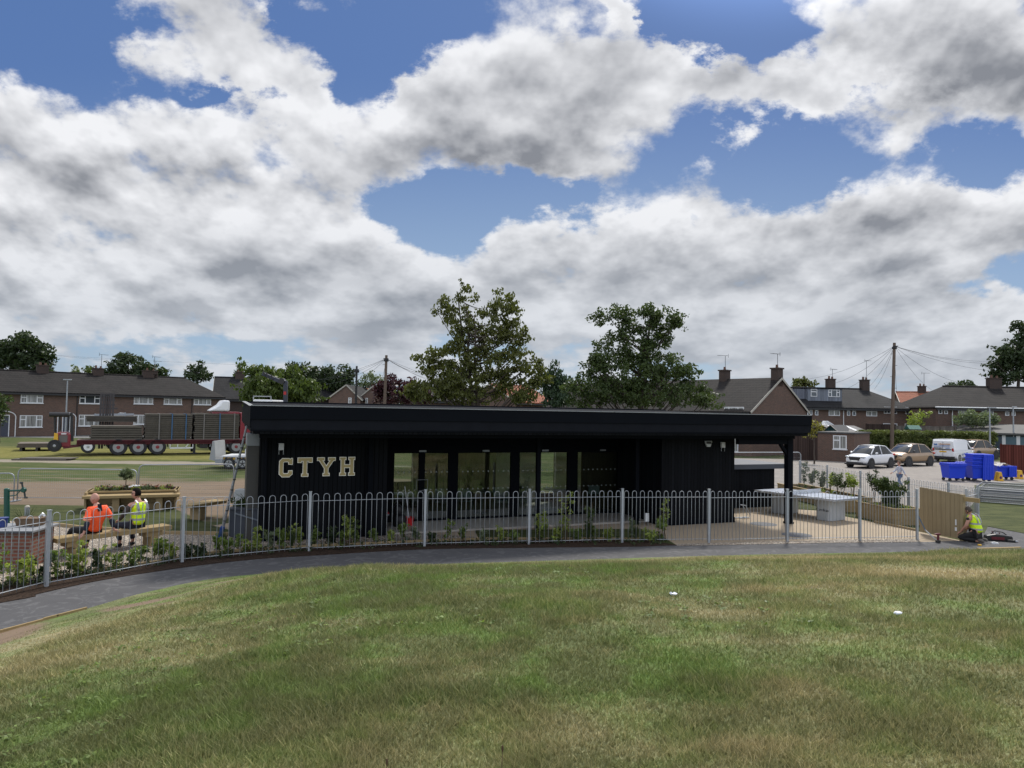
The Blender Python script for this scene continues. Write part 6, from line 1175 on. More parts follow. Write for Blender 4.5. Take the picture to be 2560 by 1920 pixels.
# ------------------------------------------------------------ blue bins and cones
def bin4(label, px, py, w=1.25, h=1.0, rz=0.0, lid='closed', z=0.0, nest=False, group='blue four wheeled bins', dx=0):
    p = G(px, py); t_ = thing('wheeled_bin', label, 'bin', (p.x+dx, p.y, z), rz, group); d = .8; m_ = MB(); zb = .16
    m_.loft([[(-w*.40, -d*.40, zb), (w*.40, -d*.40, zb), (w*.40, d*.40, zb), (-w*.40, d*.40, zb)], [(-w*.47, -d*.48, h*.84), (w*.47, -d*.48, h*.84), (w*.47, d*.48, h*.84), (-w*.47, d*.48, h*.84)], [(-w*.5, -d*.52, h*.85), (w*.5, -d*.52, h*.85), (w*.5, d*.52, h*.85), (-w*.5, d*.52, h*.85)], [(-w*.5, -d*.52, h*.92), (w*.5, -d*.52, h*.92), (w*.5, d*.52, h*.92), (-w*.5, d*.52, h*.92)]]); m_.build('bin_body', BLUEB, t_, bevel=.03)
    m_ = MB()
    if lid == 'closed': m_.box(-w*.5, w*.5, -d*.52, d*.52, h*.925, h*.975); [m_.box(x-.03, x+.03, -d*.5, d*.5, h*.976, h*1.0) for x in np.linspace(-w*.42, w*.42, 6)]
    elif lid == 'front': m_.box(-w*.02, w*.48, -d*.62, -d*.56, .02+h*.1, h*.9); [m_.box(x-.025, x+.025, -d*.65, -d*.621, h*.15, h*.85) for x in np.linspace(w*.06, w*.42, 4)]
    else: m_.box(w*.5, w*.55, -d*.5, d*.5, h*.22, h*.9); m_.box(w*.1, w*.52, -d*.62, -d*.55, h*.22, h*.93); [m_.box(x-.02, x+.02, -d*.65, -d*.621, h*.28, h*.88) for x in np.linspace(w*.16, w*.46, 4)]
    m_.build('lid', BLUEB, t_, bevel=.012); m_ = MB(); m_.tube([(-w*.42, -d*.54, h*.80), (w*.42, -d*.54, h*.80)], .018, 6); m_.build('handle', BLUEB, t_)
    if not nest:
        for a_, b_ in ((-1, -1), (1, -1), (1, 1), (-1, 1)): m_ = MB(); m_.lathe((a_*w*.36, b_*d*.34, .09), [(.085, -.03), (.085, .03)], 'Y', 14); m_.box(a_*w*.36-.03, a_*w*.36+.03, b_*d*.34-.045, b_*d*.34+.045, .09, .16); m_.build('wheel', RUBBER, t_)
    return t_
bin4('blue four wheeled bin with closed lid, left of the tall bin stack', 2383, 1202, w=1.05, rz=.05)
bin4('blue bin mostly hidden between the closed bin and the tall stack', 2418, 1199, w=.9, rz=.3)
for k in range(4): bin4(('bottom blue bin of the nested stack with lid hanging down', 'second blue bin from the bottom of the nested stack', 'third blue bin from the bottom of the nested stack', 'topmost blue bin of the nested stack with grooved lid')[k], 2447, 1203, w=1.10, h=.98, rz=-.12+.03*k, lid='front' if k < 3 else 'front', z=.205*k, nest=k > 0)
br = bin4('blue bin full of pale board scraps right of the stack', 2506, 1199, w=.98, h=.88, rz=-.1, lid='side')
t_ = thing('board_scraps', 'pale grey and brown scraps sticking out of the right blue bin', 'scraps', tuple(br.location+Vector((0, 0, .82))), .2); random.seed(5)
for k in range(7): m_ = MB(); m_.obox((random.uniform(-.35, .3), random.uniform(-.2, .2), random.uniform(.0, .08)), random.uniform(.3, .5), random.uniform(.15, .3), .03, random.uniform(0, 3), random.uniform(-.4, .4), random.uniform(-.3, .3)); m_.build('scrap', (plain('scrap_pale', (.40, .38, .35), .8), plain('scrap_brown', (.22, .16, .11), .8))[k % 2], t_)
def cone(label, px, py):
    p = G(px, py); t_ = thing('traffic_cone', label, 'cone', (p.x, p.y, 0), .1, 'yellow no parking cones'); m_ = MB(); m_.prism([(-.17, .03), (.17, .03), (.065, .5), (-.065, .5)], -.17, -.02, 'Y'); m_.prism([(-.17, .03), (.17, .03), (.065, .5), (-.065, .5)], .03, .14, 'Y'); m_.box(-.06, .06, -.019, .03, .35, .495); m_.build('cone_body', YEL, t_, bevel=.01)
    m_ = MB(); m_.box(-.2, .2, -.2, .18, 0, .029); m_.build('base', YEL, t_); m_ = MB(); m_.lathe((0, -.172, .19), [(.085, -.004), (.085, .0)], 'Y', 18); s_ = m_.build('sign_ring', plain('sign_red', (.30, .03, .02), .5), t_); m_ = MB(); m_.lathe((0, -.178, .19), [(.062, -.004), (.062, .0)], 'Y', 18); s2 = m_.build('sign_disc', plain('sign_blue', (.04, .05, .18), .5), t_); m_ = MB(); m_.bar((-.055, -.184, .245), (.055, -.184, .135), .003, .022, (0, 1, 0)); m_.build('sign_bar', plain('sign_red', (.30, .03, .02), .5), t_)
cone('yellow no parking cone standing in front of the scrap filled bin', 2496, 1202); cone('yellow no parking cone right of the blue bins near the red fence', 2547, 1197)
# ------------------------------------------------------------ bench, planters, pump, table tennis, plants
def bench():
    A = G(172, 1395); l0 = G(143, 1348, .46); l1 = G(431, 1313, .46); P = Plane((l0.x, l0.y), (l1.x, l1.y)); t_ = thing('timber_bench', 'chunky fresh timber bench carrying the two seated men', 'bench', (l0.x, l0.y, 0), P.rz); L_ = P.L
    for k in range(3): m_ = MB(); y = k*.15; m_.box(0, L_, y, y+.145, .36, .46); m_.build('seat_plank', WOODX, t_, bevel=.006)
    for x in (.42, L_-.42):
        m_ = MB(); m_.box(x-.09, x+.09, .02, .42, 0, .24); m_.box(x-.2, x+.2, .04, .40, .238, .358); m_.build('leg', WOODX, t_, bevel=.006)
    return P, t_
BEN, _bt = bench()
def soil_plants(t_, x0, x1, y0, y1, z, n, mats_, seed, h=.16):
    rs = np.random.RandomState(seed); m_ = MB(); m_.box(x0, x1, y0, y1, z-.1, z); m_.build('soil', MULCH, t_)
    for i, mt in enumerate(mats_): k = max(3, n//len(mats_)); C_ = np.stack([x0+.08+rs.rand(k)*(x1-x0-.16), y0+.08+rs.rand(k)*(y1-y0-.16), z+h*.5+rs.rand(k)*h*.5], -1); V_, F_ = leaf_cloud(C_, np.full(k, .11), 4200, .035, rs); npmesh('bedding_plants', V_, F_, mt, t_)
FLW = plain('flower_white', (.7, .7, .68), .6); FLR = plain('flower_rust', (.22, .08, .04), .6); FLP = plain('flower_violet', (.16, .05, .18), .6)
def bplanter():
    a = G(209, 1281); b = G(440, 1274); P = Plane((a.x, a.y), (b.x, b.y)); t_ = thing('timber_planter', 'long timber planter with flowers and a built in bench behind the seated men', 'planter', (a.x, a.y, 0), P.rz); L_ = P.L; h = .57
    m_ = MB()
    for z in (0, .21, .42): m_.box(0, .06, 0, 1.3, z, z+.2); m_.box(L_-.06, L_, 0, 1.3, z, z+.2); m_.box(.061, L_-.061, .35, .41, z, z+.2); m_.box(.061, L_-.061, 1.24, 1.3, z, z+.2)
    m_.build('planter_side', WOODD, t_); m_ = MB(); m_.box(-.03, L_+.03, .3, .45, h+.002, h+.05); m_.box(-.03, .12, .451, 1.33, h+.002, h+.05); m_.box(L_-.12, L_+.03, .451, 1.33, h+.002, h+.05); m_.box(.121, L_-.121, 1.2, 1.33, h+.002, h+.05); m_.build('coping', WOODX, t_)
    for k in range(2): m_ = MB(); m_.box(-.03, L_+.1, -.22+k*.25, .01+k*.25, .44, .53); m_.build('seat_plank', WOODX, t_, bevel=.006)
    for x in (.9, L_-.5): m_ = MB(); m_.box(x-.1, x+.1, -.12, .25, 0, .43); m_.build('leg', WOODD, t_)
    soil_plants(t_, .07, L_-.07, .42, 1.23, h-.05, 60, [LF['sage'], LF['dark'], LF['fresh'], LF['purple']], 51)
    rs = np.random.RandomState(5); m_ = MB()
    for k in range(60): x, y = .2+rs.rand()*(L_-.4), .5+rs.rand()*.65; m_.ball((x, y, h+.12+rs.rand()*.06), (.022, .022, .016), 6)
    m_.build('flowers', FLR, t_); m_ = MB(); [m_.ball((L_*.45+rs.rand()*.25, .55+rs.rand()*.3, h+.14+rs.rand()*.05), (.04, .04, .03), 6) for k in range(8)]; m_.build('flowers', FLW, t_)
    # small standard tree growing in it
    c = P.A+P.e*P.hit(313, 1240, .8)[0]+P.n*.8; zt = P.hit(313, 1168, .8)[1]; zc = P.hit(313, 1185, .8)[1]
    tr = thing('standard_tree', 'small round headed standard tree growing out of the timber planter', 'tree', (c.x, c.y, h-.05)); m_ = MB(); m_.tube([(0, 0, 0), (.01, 0, zc-h-.1), (.0, .0, zc-h+.15)], .016, 6); m_.build('trunk', STEM, tr)
    C_ = np.random.RandomState(6).randn(70, 3); C_ /= np.linalg.norm(C_, axis=1)[:, None]; C_ = C_*np.random.RandomState(7).rand(70)[:, None]**.4*.21+np.array([0, 0, zc-h+.06]); V_, F_ = leaf_cloud(C_, np.full(70, .07), 3600, .04, np.random.RandomState(8)); npmesh('crown', V_, F_, LF['sage'], tr)
bplanter()
def stool():
    p = G(495, 1298); t_ = thing('timber_bench', 'small timber bench end beyond the railing left of the dark planter box', 'bench', (p.x, p.y, 0), 1.2); m_ = MB(); m_.box(-.5, .9, -.25, .25, .40, .49); m_.build('seat', WOODX, t_, bevel=.006); m_ = MB(); m_.box(-.12, .12, -.2, .2, 0, .399); m_.build('leg', WOODD, t_)
stool()
# kerb along the turf
def kerb(lab, pts_, z=.09):
    m_ = MB(); Q = [Vector((*pt(*q), z/2)) for q in pts_]
    for a, b in zip(Q, Q[1:]): m_.bar(a, b, .06, z)
    tag(m_.build('timber_edging', WOODD), lab, 'edging')
kerb('timber edging between the turf and the gravel behind the seated men', [(47, 1303), (197, 1322), (414, 1336), (520, 1337), (640, 1342)]); kerb('timber edging between the gravel and the bark bed', [(235, 1430), (400, 1408), (540, 1384), (775, 1369), (1060, 1356), (1180, 1351), (1400, 1350), (1600, 1351)], .07)
kerb('pale timber edging beside the turf of the right planters', [(2186, 1306.5), (2240, 1317), (2294, 1328)], .06)
# brick sink unit at the left edge, with basket and pump
def sink():
    p = G(73, 1420); t_ = thing('brick_counter', 'red brick counter with grey slab top cut off by the left edge', 'counter', (p.x, p.y, 0), .10); m_ = MB(); h = .72; m_.box(-1.9, 0, 0, .9, 0, h); m_.build('brickwork', BR3, t_); m_ = MB(); m_.box(-1.95, .06, -.06, .98, h+.002, h+.05); m_.build('slab', plain('slab_grey', (.20, .21, .22), .6), t_, bevel=.008)
    m_ = MB(); m_.box(-1.95, .065, -.066, -.061, h+.0, h+.045); m_.build('slab_edge', plain('slab_edge_dark', (.05, .055, .06), .6), t_)
    b_ = Vector((p.x-.42, p.y+.62, h+.055)); bt = thing('wicker_basket', 'brown wicker basket with small packets on the grey slab', 'basket', b_, .1); m_ = MB(); m_.loft([[(-.22, -.14, 0), (.22, -.14, 0), (.22, .14, 0), (-.22, .14, 0)], [(-.26, -.17, .16), (.26, -.17, .16), (.26, .17, .16), (-.26, .17, .16)]]); m_.build('basket_body', plain('wicker', (.13, .085, .05), .8, var=.4, scale=30), bt, bevel=.01)
    m_ = MB(); [m_.tube([(-.26, -.17, .16), (.26, -.17, .16), (.26, .17, .16), (-.26, .17, .16), (-.26, -.17, .16)], .014, 6)]; m_.build('rim', plain('wicker', (.13, .085, .05), .8), bt); m_ = MB(); m_.tube([(.18, -.02, .17), (.26, -.05, .26), (.30, -.04, .2)], .03, 6); m_.build('cloth', WHITE, bt)
    q = thing('blue_tub', 'small dark blue tub beside the basket at the left edge', 'tub', (p.x-.85, p.y+.35, h+.055)); m_ = MB(); m_.lathe((0, 0, 0), [(.09, 0), (.11, .18), (.12, .18)], n=16); m_.build('tub', plain('tub_blue', (.02, .04, .16), .4), q); m_ = MB(); m_.lathe((0, 0, 0), [(.12, .181), (.12, .2)], n=16); m_.build('lid', plain('tub_blue', (.02, .04, .16), .4), q)
    c = thing('grass_pot', 'dark pot of spiky grass standing behind the brick counter', 'plant', (p.x-1.15, p.y+1.5, 0)); m_ = MB(); m_.lathe((0, 0, 0), [(.16, 0), (.2, .55), (.21, .56)], n=14); m_.build('pot', BLKPL, c); m_ = MB(); rs = random.Random(3)
    for k in range(60): a = rs.random()*6.3; r = rs.uniform(.1, .32); m_.tube([(0, 0, .55), (r*.4*cos(a), r*.4*sin(a), .8), (r*cos(a), r*sin(a), rs.uniform(.78, 1.05))], .006, 3, r1=.001)
    m_.build('foliage', LF['mid'], c)
    g_ = plain('pump_green', (.008, .06, .045), .35); q = G(17, 1330); r_ = D(17, 1295, q.y); f = lambda px, py: tuple(D(px, py, q.y)-Vector((q.x, q.y, 0))); pm = thing('hand_pump', 'dark green play water pump with crank handle behind the brick counter', 'pump', (q.x, q.y, 0)); m_ = MB(); m_.tube([(0, 0, 0), f(17, 1223)], .068, 16); m_.ball(f(17, 1223), (.068, .068, .03), 12); m_.build('pump_post', g_, pm, smooth='auto')
    m_ = MB(); m_.tube([f(22, 1227), f(52, 1226)], .026, 10); m_.tube([f(23, 1240), f(40, 1238), f(50, 1228)], .014, 8); c_ = Vector(f(59, 1225)); m_.lathe(c_, [(.06, -.04), (.075, 0), (.06, .04)], 'Y', 16); m_.build('pump_head', g_, pm, smooth='auto')
    m_ = MB(); k = plain('crank_black', (.02, .03, .03), .5); m_.tube([f(58, 1225), f(55, 1209)], .022, 8); m_.tube([f(50, 1207), f(57, 1207)], .025, 8); m_.tube([f(60, 1225), f(63, 1243)], .022, 8); m_.tube([f(61, 1244), f(68, 1244)], .025, 8); m_.build('crank_handle', k, pm)
    q = G(67, 1300); wp = thing('marker_post', 'short grey post with domed cap beyond the green pump', 'post', (q.x, q.y, 0)); z = D(67, 1264, q.y).z; m_ = MB(); m_.lathe((0, 0, 0), [(.07, 0), (.07, z-.05)], n=12); m_.build('shaft', plain('post_grey', (.22, .24, .25), .6), wp); m_ = MB(); m_.ball((0, 0, z-.04), (.07, .07, .05), 12); m_.build('cap', CREAM, wp)
sink()
# right timber planters
def rplanter(label, c, sx, sy, rz, h, seed, mats_):
    t_ = thing('timber_planter', label, 'planter', (c[0], c[1], 0), rz, 'timber planters beside the back railing'); m_ = MB(); n = 3
    for k in range(n): z = h*k/n; m_.box(0, sx, 0, .05, z, z+h/n-.006); m_.box(0, .05, .051, sy-.051, z, z+h/n-.006); m_.box(sx-.05, sx, .051, sy-.051, z, z+h/n-.006); m_.box(0, sx, sy-.05, sy, z, z+h/n-.006)
    m_.build('planter_side', WOODD, t_); m_ = MB(); m_.box(-.02, sx+.02, -.02, .06, h, h+.03); m_.box(-.02, .06, .061, sy+.02, h, h+.03); m_.box(sx-.06, sx+.02, .061, sy+.02, h, h+.03); m_.build('coping', WOODX, t_)
    soil_plants(t_, .06, sx-.06, .06, sy-.06, h-.06, 14, mats_, seed, .1); return t_
rplanter('timber planter with bushy green plant, nearest the open gate', (12.25, 22.75), 1.0, 2.0, radians(8), .50, 61, [LF['mid'], LF['fresh']])
rplanter('long timber planter with young trees beyond the nearest planter', (12.1, 25.7), 1.0, 5.2, radians(6), .50, 62, [LF['mid'], LF['dark'], LF['fresh']])
def stemplant(name, label, p, h, mat, n=6, spread=.25, leaf=.05, seed=1, group=None, cat='shrub', z0=0.0, dens_=2600, cl=.09, per=4, stemr=.008, clear=.1):
    rs = random.Random(seed); r2 = np.random.RandomState(seed); t_ = thing(name, label, cat, (p[0], p[1], z0), 0, group); m_ = MB(); C_ = []
    for k in range(n):
        a = rs.random()*6.3; s_ = spread*rs.uniform(.4, 1); hh = h*rs.uniform(.6, 1); b = Vector((rs.uniform(-.05, .05), rs.uniform(-.05, .05), 0)); q = Vector((s_*cos(a), s_*sin(a), hh)); mid = b.lerp(q, .5)+Vector((rs.uniform(-.04, .04), rs.uniform(-.04, .04), .04)); m_.tube([b, mid, q], stemr, 4, r1=stemr*.4)
        for j in range(per): t = clear+(1-clear)*(j+rs.random())/per; w = b.lerp(mid, t*2) if t < .5 else mid.lerp(q, t*2-1); C_.append(tuple(w+Vector((rs.uniform(-.04, .04), rs.uniform(-.04, .04), rs.uniform(-.02, .04)))))
    m_.build('stem', STEM, t_); C_ = np.array(C_); V_, F_ = leaf_cloud(C_, cl*(.6+.7*r2.rand(len(C_))), dens_, leaf, r2, .3); npmesh('foliage', V_, F_, mat, t_); return t_
stemplant('bushy_shrub', 'bushy bright green shrub growing in the planter nearest the gate', (12.75, 23.9), .95, LF['mid'], 16, .55, .06, 71, None, z0=.45, dens_=2200, cl=.14, per=6)
for k, (px, py, h, m__, lab) in enumerate(((2092, 1240, .95, 'sage', 'leftmost young tree in the long right planter'), (2108, 1243, .9, 'mid', 'second young tree from the left in the long planter'), (2131, 1246, 1.1, 'fresh', 'yellow green young tree at the near end of the long planter'), (2188, 1262, 1.35, 'dark', 'tall thin dark leaved young tree left of the bushy shrub'), (2075, 1235, .8, 'fresh', 'small bright young plant at the far end of the long planter'))):
    p = G(px, py, .45); stemplant('young_tree', lab, (p.x, p.y), h, LF[m__], 4, .22, .05, 80+k, 'young trees in the planters', 'young tree', .45, 2300, .12, 3, .010, .55)
# climbing plants on the back railing
for k, (px, py, h) in enumerate(((2010, 1210, 1.3), (2030, 1214, .9), (2052, 1222, 1.0))): p = G(px, py); stemplant('climbing_plant', ('tallest leafy climber at the far end of the back railing', 'leafy climber in the middle of the back railing end', 'short leafy climber nearest the long planter')[k], (p.x, p.y), h, LF['mid'], 5, .25, .06, 90+k, 'climbers on the back railing', dens_=1500, cl=.12, per=4)
# bark bed plants
fl = [('fresh', 'yellow green'), ('mid', 'mid green'), ('sage', 'grey green'), ('dark', 'dark green')]
rs = random.Random(19); cnt = 0
bays = [((-60, 1475), (116, 1455)), ((122, 1449), (450, 1396)), ((460, 1394), (770, 1366)), ((778, 1368), (1056, 1358)), ((1066, 1358), (1318, 1353)), ((1328, 1354), (1552, 1352)), ((1560, 1353), (1680, 1354))]
nb = [7, 12, 11, 8, 6, 5, 3]
for i, ((x0, y0), (x1, y1)) in enumerate(bays):
    for k in range(nb[i]):
        f = (k+rs.uniform(.15, .85))/nb[i]; px = x0+(x1-x0)*f; py = y0+(y1-y0)*f+rs.uniform(-8, 6); p = G(px, py); c = rs.choice([0, 0, 1, 1, 1, 2, 3]); h = rs.uniform(.28, .66) if i else rs.uniform(.4, .8)
        size = 'tall' if h > .6 else ('short' if h < .42 else 'middling'); stemplant('hedge_plant', '%s %s plant behind the %s railing bay from the left, %s' % (size, fl[c][1], ORD[i], 'near its left post' if f < .33 else ('in its middle' if f < .67 else 'near its right post')), (p.x, p.y), h, LF['bed' if fl[c][0] == 'mid' else fl[c][0]], rs.choice([3, 4, 5]), .16, .062, 200+cnt, 'young plants in the bark bed', 'plant', .015, 1500, .07, 4, .006, .15); cnt += 1
for px, py, h, lab in ((1415, 1352, 1.45, 'tall thin young tree in the bark bed in front of the third glass pane'), (1468, 1350, 1.15, 'young tree with pale top right of the tallest one in the bed'), (1660, 1350, 1.25, 'thin young tree at the right end of the bark bed'), (1350, 1352, .85, 'young bush just right of the middle railing post'), (866, 1366, .85, 'dense yellow green bush in the bed below the letters'), (875, 1364, .75, 'dense green bush right beside the yellow green one')):
    p = G(px, py); stemplant('young_tree', lab, (p.x, p.y), h, LF['fresh' if h > 1.2 or h == .85 else 'mid'], 4, .2, .05, int(px), 'taller young trees in the bed', 'young tree', .015, 1500, .09, 5, .009, .2)
for k, px in enumerate((1395, 1470, 1590, 730, 560)):
    p = G(px, 1352+(0 if px > 900 else 20)); t_ = thing('grass_clump', 'tuft of thin ornamental grass in the bark bed, %s' % ('behind the sixth bay', 'between the two young trees', 'near the right end of the bed', 'below the letter T', 'in front of the dark planter box')[k], 'grass clump', (p.x, p.y, .015), 0, 'ornamental grasses in the bark bed'); m_ = MB()
    for j in range(70): a = rs.random()*6.3; r = rs.uniform(.05, .2); m_.tube([(0, 0, 0), (r*.4*cos(a), r*.4*sin(a), .28), (r*cos(a), r*sin(a), rs.uniform(.35, .55))], .004, 3, r1=.001, cap=False)
    m_.build('blades', LF['mid'], t_)
# ground cover at the left of the bed
r2 = np.random.RandomState(77); C_ = []
for k in range(330):
    f = r2.rand()**1.3; px = -60+f*1720; base_ = np.interp(px, [-60, 116, 450, 770, 1060, 1320, 1680], [1478, 1452, 1400, 1372, 1361, 1356, 1356]); p = G(px, base_+r2.uniform(-7, 9)); C_.append((p.x, p.y, .04+r2.rand()*.06))
V_, F_ = leaf_cloud(np.array(C_), .06+.05*r2.rand(len(C_)), 1500, .04, r2); tag(npmesh('ground_cover', V_, F_, LF['dark']), 'low leafy ground cover scattered through the bark bed', 'ground cover', kind='stuff')
for k, (px, py, hh) in enumerate(((966, 1880, .17), (1254, 1890, .22))):
    q = G(px, py, 1.62); z = float(mound(np.array([q.x]), np.array([q.y]))[0][0]); t_ = thing('grass_stalk', ('shorter brown seed stalk standing up from the grass at the bottom', 'taller dark seed stalk standing up from the grass at the bottom centre')[k], 'grass stalk', (q.x, q.y, z), 0, 'seed stalks in the foreground'); m_ = MB(); m_.tube([(0, 0, -.01), (.004, 0, hh)], .0022, 5); m_.build('stem', STEM, t_); m_ = MB(); m_.ball((.004, 0, hh), (.006, .006, .02), 8); m_.build('seed_head', plain('seed_brown', (.07, .04, .02), .9), t_)
# ------------------------------------------------------------ table tennis table
def ttable():
    a = G(1887, 1224.6, .76); b = G(2086, 1249.5, .76); P = Plane((a.x, a.y), (b.x, b.y)); Lt, Wt = 2.74, 1.45; t_ = thing('table_tennis_table', 'outdoor table tennis table with grey blue top and pale pedestal legs on the patio', 'table', (a.x, a.y, 0), P.rz); m_ = MB(); Lt = P.L
    m_.box(0, Lt, 0, Wt, .73, .76); m_.build('tabletop', plain('table_grey', (.30, .335, .40), .35, var=.04), t_, bevel=.006); m_ = MB(); m_.box(-.012, Lt+.012, -.014, -.002, .70, .765); m_.box(-.012, Lt+.012, Wt+.002, Wt+.014, .70, .765); m_.box(.03, Lt-.03, .03, Wt-.03, .69, .729); m_.build('frame', plain('table_frame', (.42, .43, .45), .5), t_)
    m_ = MB(); m_.box(0.02, Lt-.02, Wt/2-.01, Wt/2+.01, .7605, .7625); m_.box(0, Lt, .001, .02, .7605, .7625); m_.box(0, Lt, Wt-.02, Wt-.001, .7605, .7625); m_.build('white_line', WHITE, t_)
    m_ = MB(); x = Lt/2; m_.box(x-.006, x+.006, -.1, Wt+.1, .765, .90); m_.build('net', plain('net_grey', (.50, .52, .54), .5), t_)
    for k, (px0, px1, py) in enumerate(((1925, 1962, 1277), (1986, 2044, 1295))):
        c = P.hit((px0+px1)/2, 1262, .7)[0]; c = .72 if k == 0 else Lt-.62; m_ = MB(); m_.prism([(c-.28, .35), (c-.20, .28), (c+.20, .28), (c+.28, .35), (c+.28, 1.1), (c+.20, 1.17), (c-.20, 1.17), (c-.28, 1.1)], .0, .688, 'Z'); lg = m_.build('pedestal', plain('pedestal_pale', (.40, .415, .42), .5), t_, bevel=.015)
        if k == 1: text(lg, 'Cornilleau', .135, (c, .276, .30), (pi/2, 0, 0), INKK, sx_=.80)
ttable()
# ------------------------------------------------------------ dark planter box, bin box and ladder at the left end of the building
def cornerstuff():
    p = G(575, 1352); q = G(640, 1352); f = lambda px, py, d=0: tuple(D(px, py, p.y+d)-Vector((p.x, p.y, 0))); NAVY = plain('planter_steel', (.035, .042, .055), .5, .1, var=.2); t_ = thing('steel_planter', 'dark blue grey steel planter box overflowing with plants at the building corner', 'planter', (p.x, p.y, 0), .1)
    w = .86; h = f(600, 1275)[2]; m_ = MB(); m_.prism([(-.05, .12), (.3, .0), (w, .0), (w, .02), (w, h), (-.05, h)], 0, .9, 'Y'); m_.build('planter_body', NAVY, t_, bevel=.01); m_ = MB(); m_.box(-.09, w+.04, -.04, .94, h+.002, h+.04); m_.build('rim', NAVY, t_); m_ = MB(); m_.bar((.1, -.02, h-.08), (1.2, -.02, h-.42), .03, .05, (0, 1, 0)); m_.build('brace_bar', plain('bar_grey', (.12, .14, .16), .5), t_)
    r_ = np.random.RandomState(3); C_ = np.stack([r_.rand(26)*w*.9, r_.rand(26)*.7+.1, h+.04+r_.rand(26)*.15], -1); V_, F_ = leaf_cloud(C_, np.full(26, .12), 1300, .06, r_); npmesh('foliage', V_, F_, LF['mid'], t_)
    m_ = MB(); rs_ = random.Random(4)
    for k in range(80): a = rs_.random()*6.3; r = rs_.uniform(.1, .35); x0 = rs_.uniform(.1, .7); m_.tube([(x0, .4, h), (x0+r*.4*cos(a), .4+r*.4*sin(a), h+.25), (x0+r*cos(a), .4+r*sin(a), h+rs_.uniform(.1, .42))], .007, 3, r1=.002, cap=False)
    m_.build('grass_blades', LF['mid'], t_)
    a = G(584, 1310); A = D(583, 1256, 19.6); C2 = D(617, 1256, 19.6); zt = D(600, 1224, 19.6).z; b_ = thing('metal_box', 'white and grey slatted metal box above the steel planter', 'box', (A.x, A.y, 0)); w2 = (C2-A).length; m_ = MB(); m_.prism([(0, .2), (w2, .2), (w2, zt-.12), (w2-.04, zt), (.04, zt), (0, zt-.12)], 0, .3, 'Y'); m_.build('case', plain('box_silver', (.34, .36, .36), .45, .3), b_, bevel=.01)
    text(b_, '20', .2, (w2*.4, -.008, zt-.36), (pi/2, 0, 0), WHITE); m_ = MB(); m_.box(w2*.1, w2*.95, -.012, -.002, zt-.56, zt-.47); m_.build('white_panel', WHITE, b_)
    # telescopic ladder leaning on the roof edge
    top = D(617, 1066, 17.5); bot = G(556, 1330); bot = D(552, 1285, 18.2); bot = Vector((bot.x, bot.y, 0)); l_ = thing('telescopic_ladder', 'telescopic ladder with blue foot leaning against the left roof corner', 'ladder', bot); v = top-bot; sdv = Vector((-.155, .39, 0))
    b1 = D(557, 1262, 18.0)-bot
    for k in range(2): o_ = sdv*(k); m_ = MB(); m_.tube([o_+v*.0, o_+v*.25, o_+v*.26, o_+v*.5, o_+v*.51, o_+v*.75, o_+v*.76, o_+v], [.034, .034, .030, .030, .026, .026, .022, .022], 10); m_.build('rail', plain('ladder_alloy', (.30, .33, .37), .35, .7), l_)
    for k in range(1, 11): m_ = MB(); o1 = v*(k/11); m_.tube([o1, o1+sdv], .013, 6); m_.lathe(o1, [(.038, -.015), (.038, .015)], n=10); m_.build('rung', BLKPL, l_)
    m_ = MB(); m_.bar((-.0, -.04, .03), v*.13+Vector((0, -.04, 0)), .09, .07, (0, 1, 0)); m_.build('foot', plain('ladder_blue', (.015, .05, .22), .4), l_)
cornerstuff()
# things by the glass door
def tubs():
    p = G(950, 1322); t_ = thing('storage_tub', 'black storage tub with red and white striped lid by the left glass door', 'tub', (p.x, p.y, 0), .2); m_ = MB(); h = D(950, 1283, p.y).z; m_.loft([[(-.18, -.15, 0), (.18, -.15, 0), (.18, .15, 0), (-.18, .15, 0)], [(-.21, -.18, h-.04), (.21, -.18, h-.04), (.21, .18, h-.04), (-.21, .18, h-.04)]]); m_.build('tub_body', BLKPL, t_, bevel=.02); m_ = MB(); m_.box(-.24, .24, -.2, .2, h-.038, h); m_.build('lid', plain('lid_grey', (.25, .26, .28), .4), t_); m_ = MB(); [m_.box(-.2+k*.13, -.14+k*.13, -.15, .15, h+.001, h+.01) for k in range(4)]; m_.build('stripe', plain('stripe_red', (.5, .02, .03), .5), t_)
    p = G(1021, 1317); t_ = thing('red_bucket', 'bright red mop bucket standing outside the left glass door', 'bucket', (p.x, p.y, 0), .3); m_ = MB(); h = D(1021, 1293, p.y).z; m_.lathe((0, 0, 0), [(.12, 0), (.16, h), (.17, h), (.15, h*.9)], n=18); m_.build('bucket_body', plain('bucket_red', (.52, .015, .02), .4), t_, smooth='auto'); m_ = MB(); m_.tube([(.05, .05, .05), (-.10, .22, 1.15)], .012, 6); m_.build('mop_handle', STEEL, t_)
    p = G(996, 1322); t_ = thing('rubbish_sack', 'sagging black rubbish sack between the tub and the red bucket', 'sack', (p.x, p.y+.1, 0)); m_ = MB(); m_.ball((0, 0, .22), (.22, .2, .24), 12); m_.ball((-.05, .05, .5), (.14, .13, .2), 10); m_.build('sack_body', BLACK, t_, smooth=True); m_ = MB(); m_.tube([(-.05, .05, .66), (-.04, .04, .76), (.03, .0, .8)], [.02, .03, .05], 8); m_.build('tied_neck', BLACK, t_)
tubs()
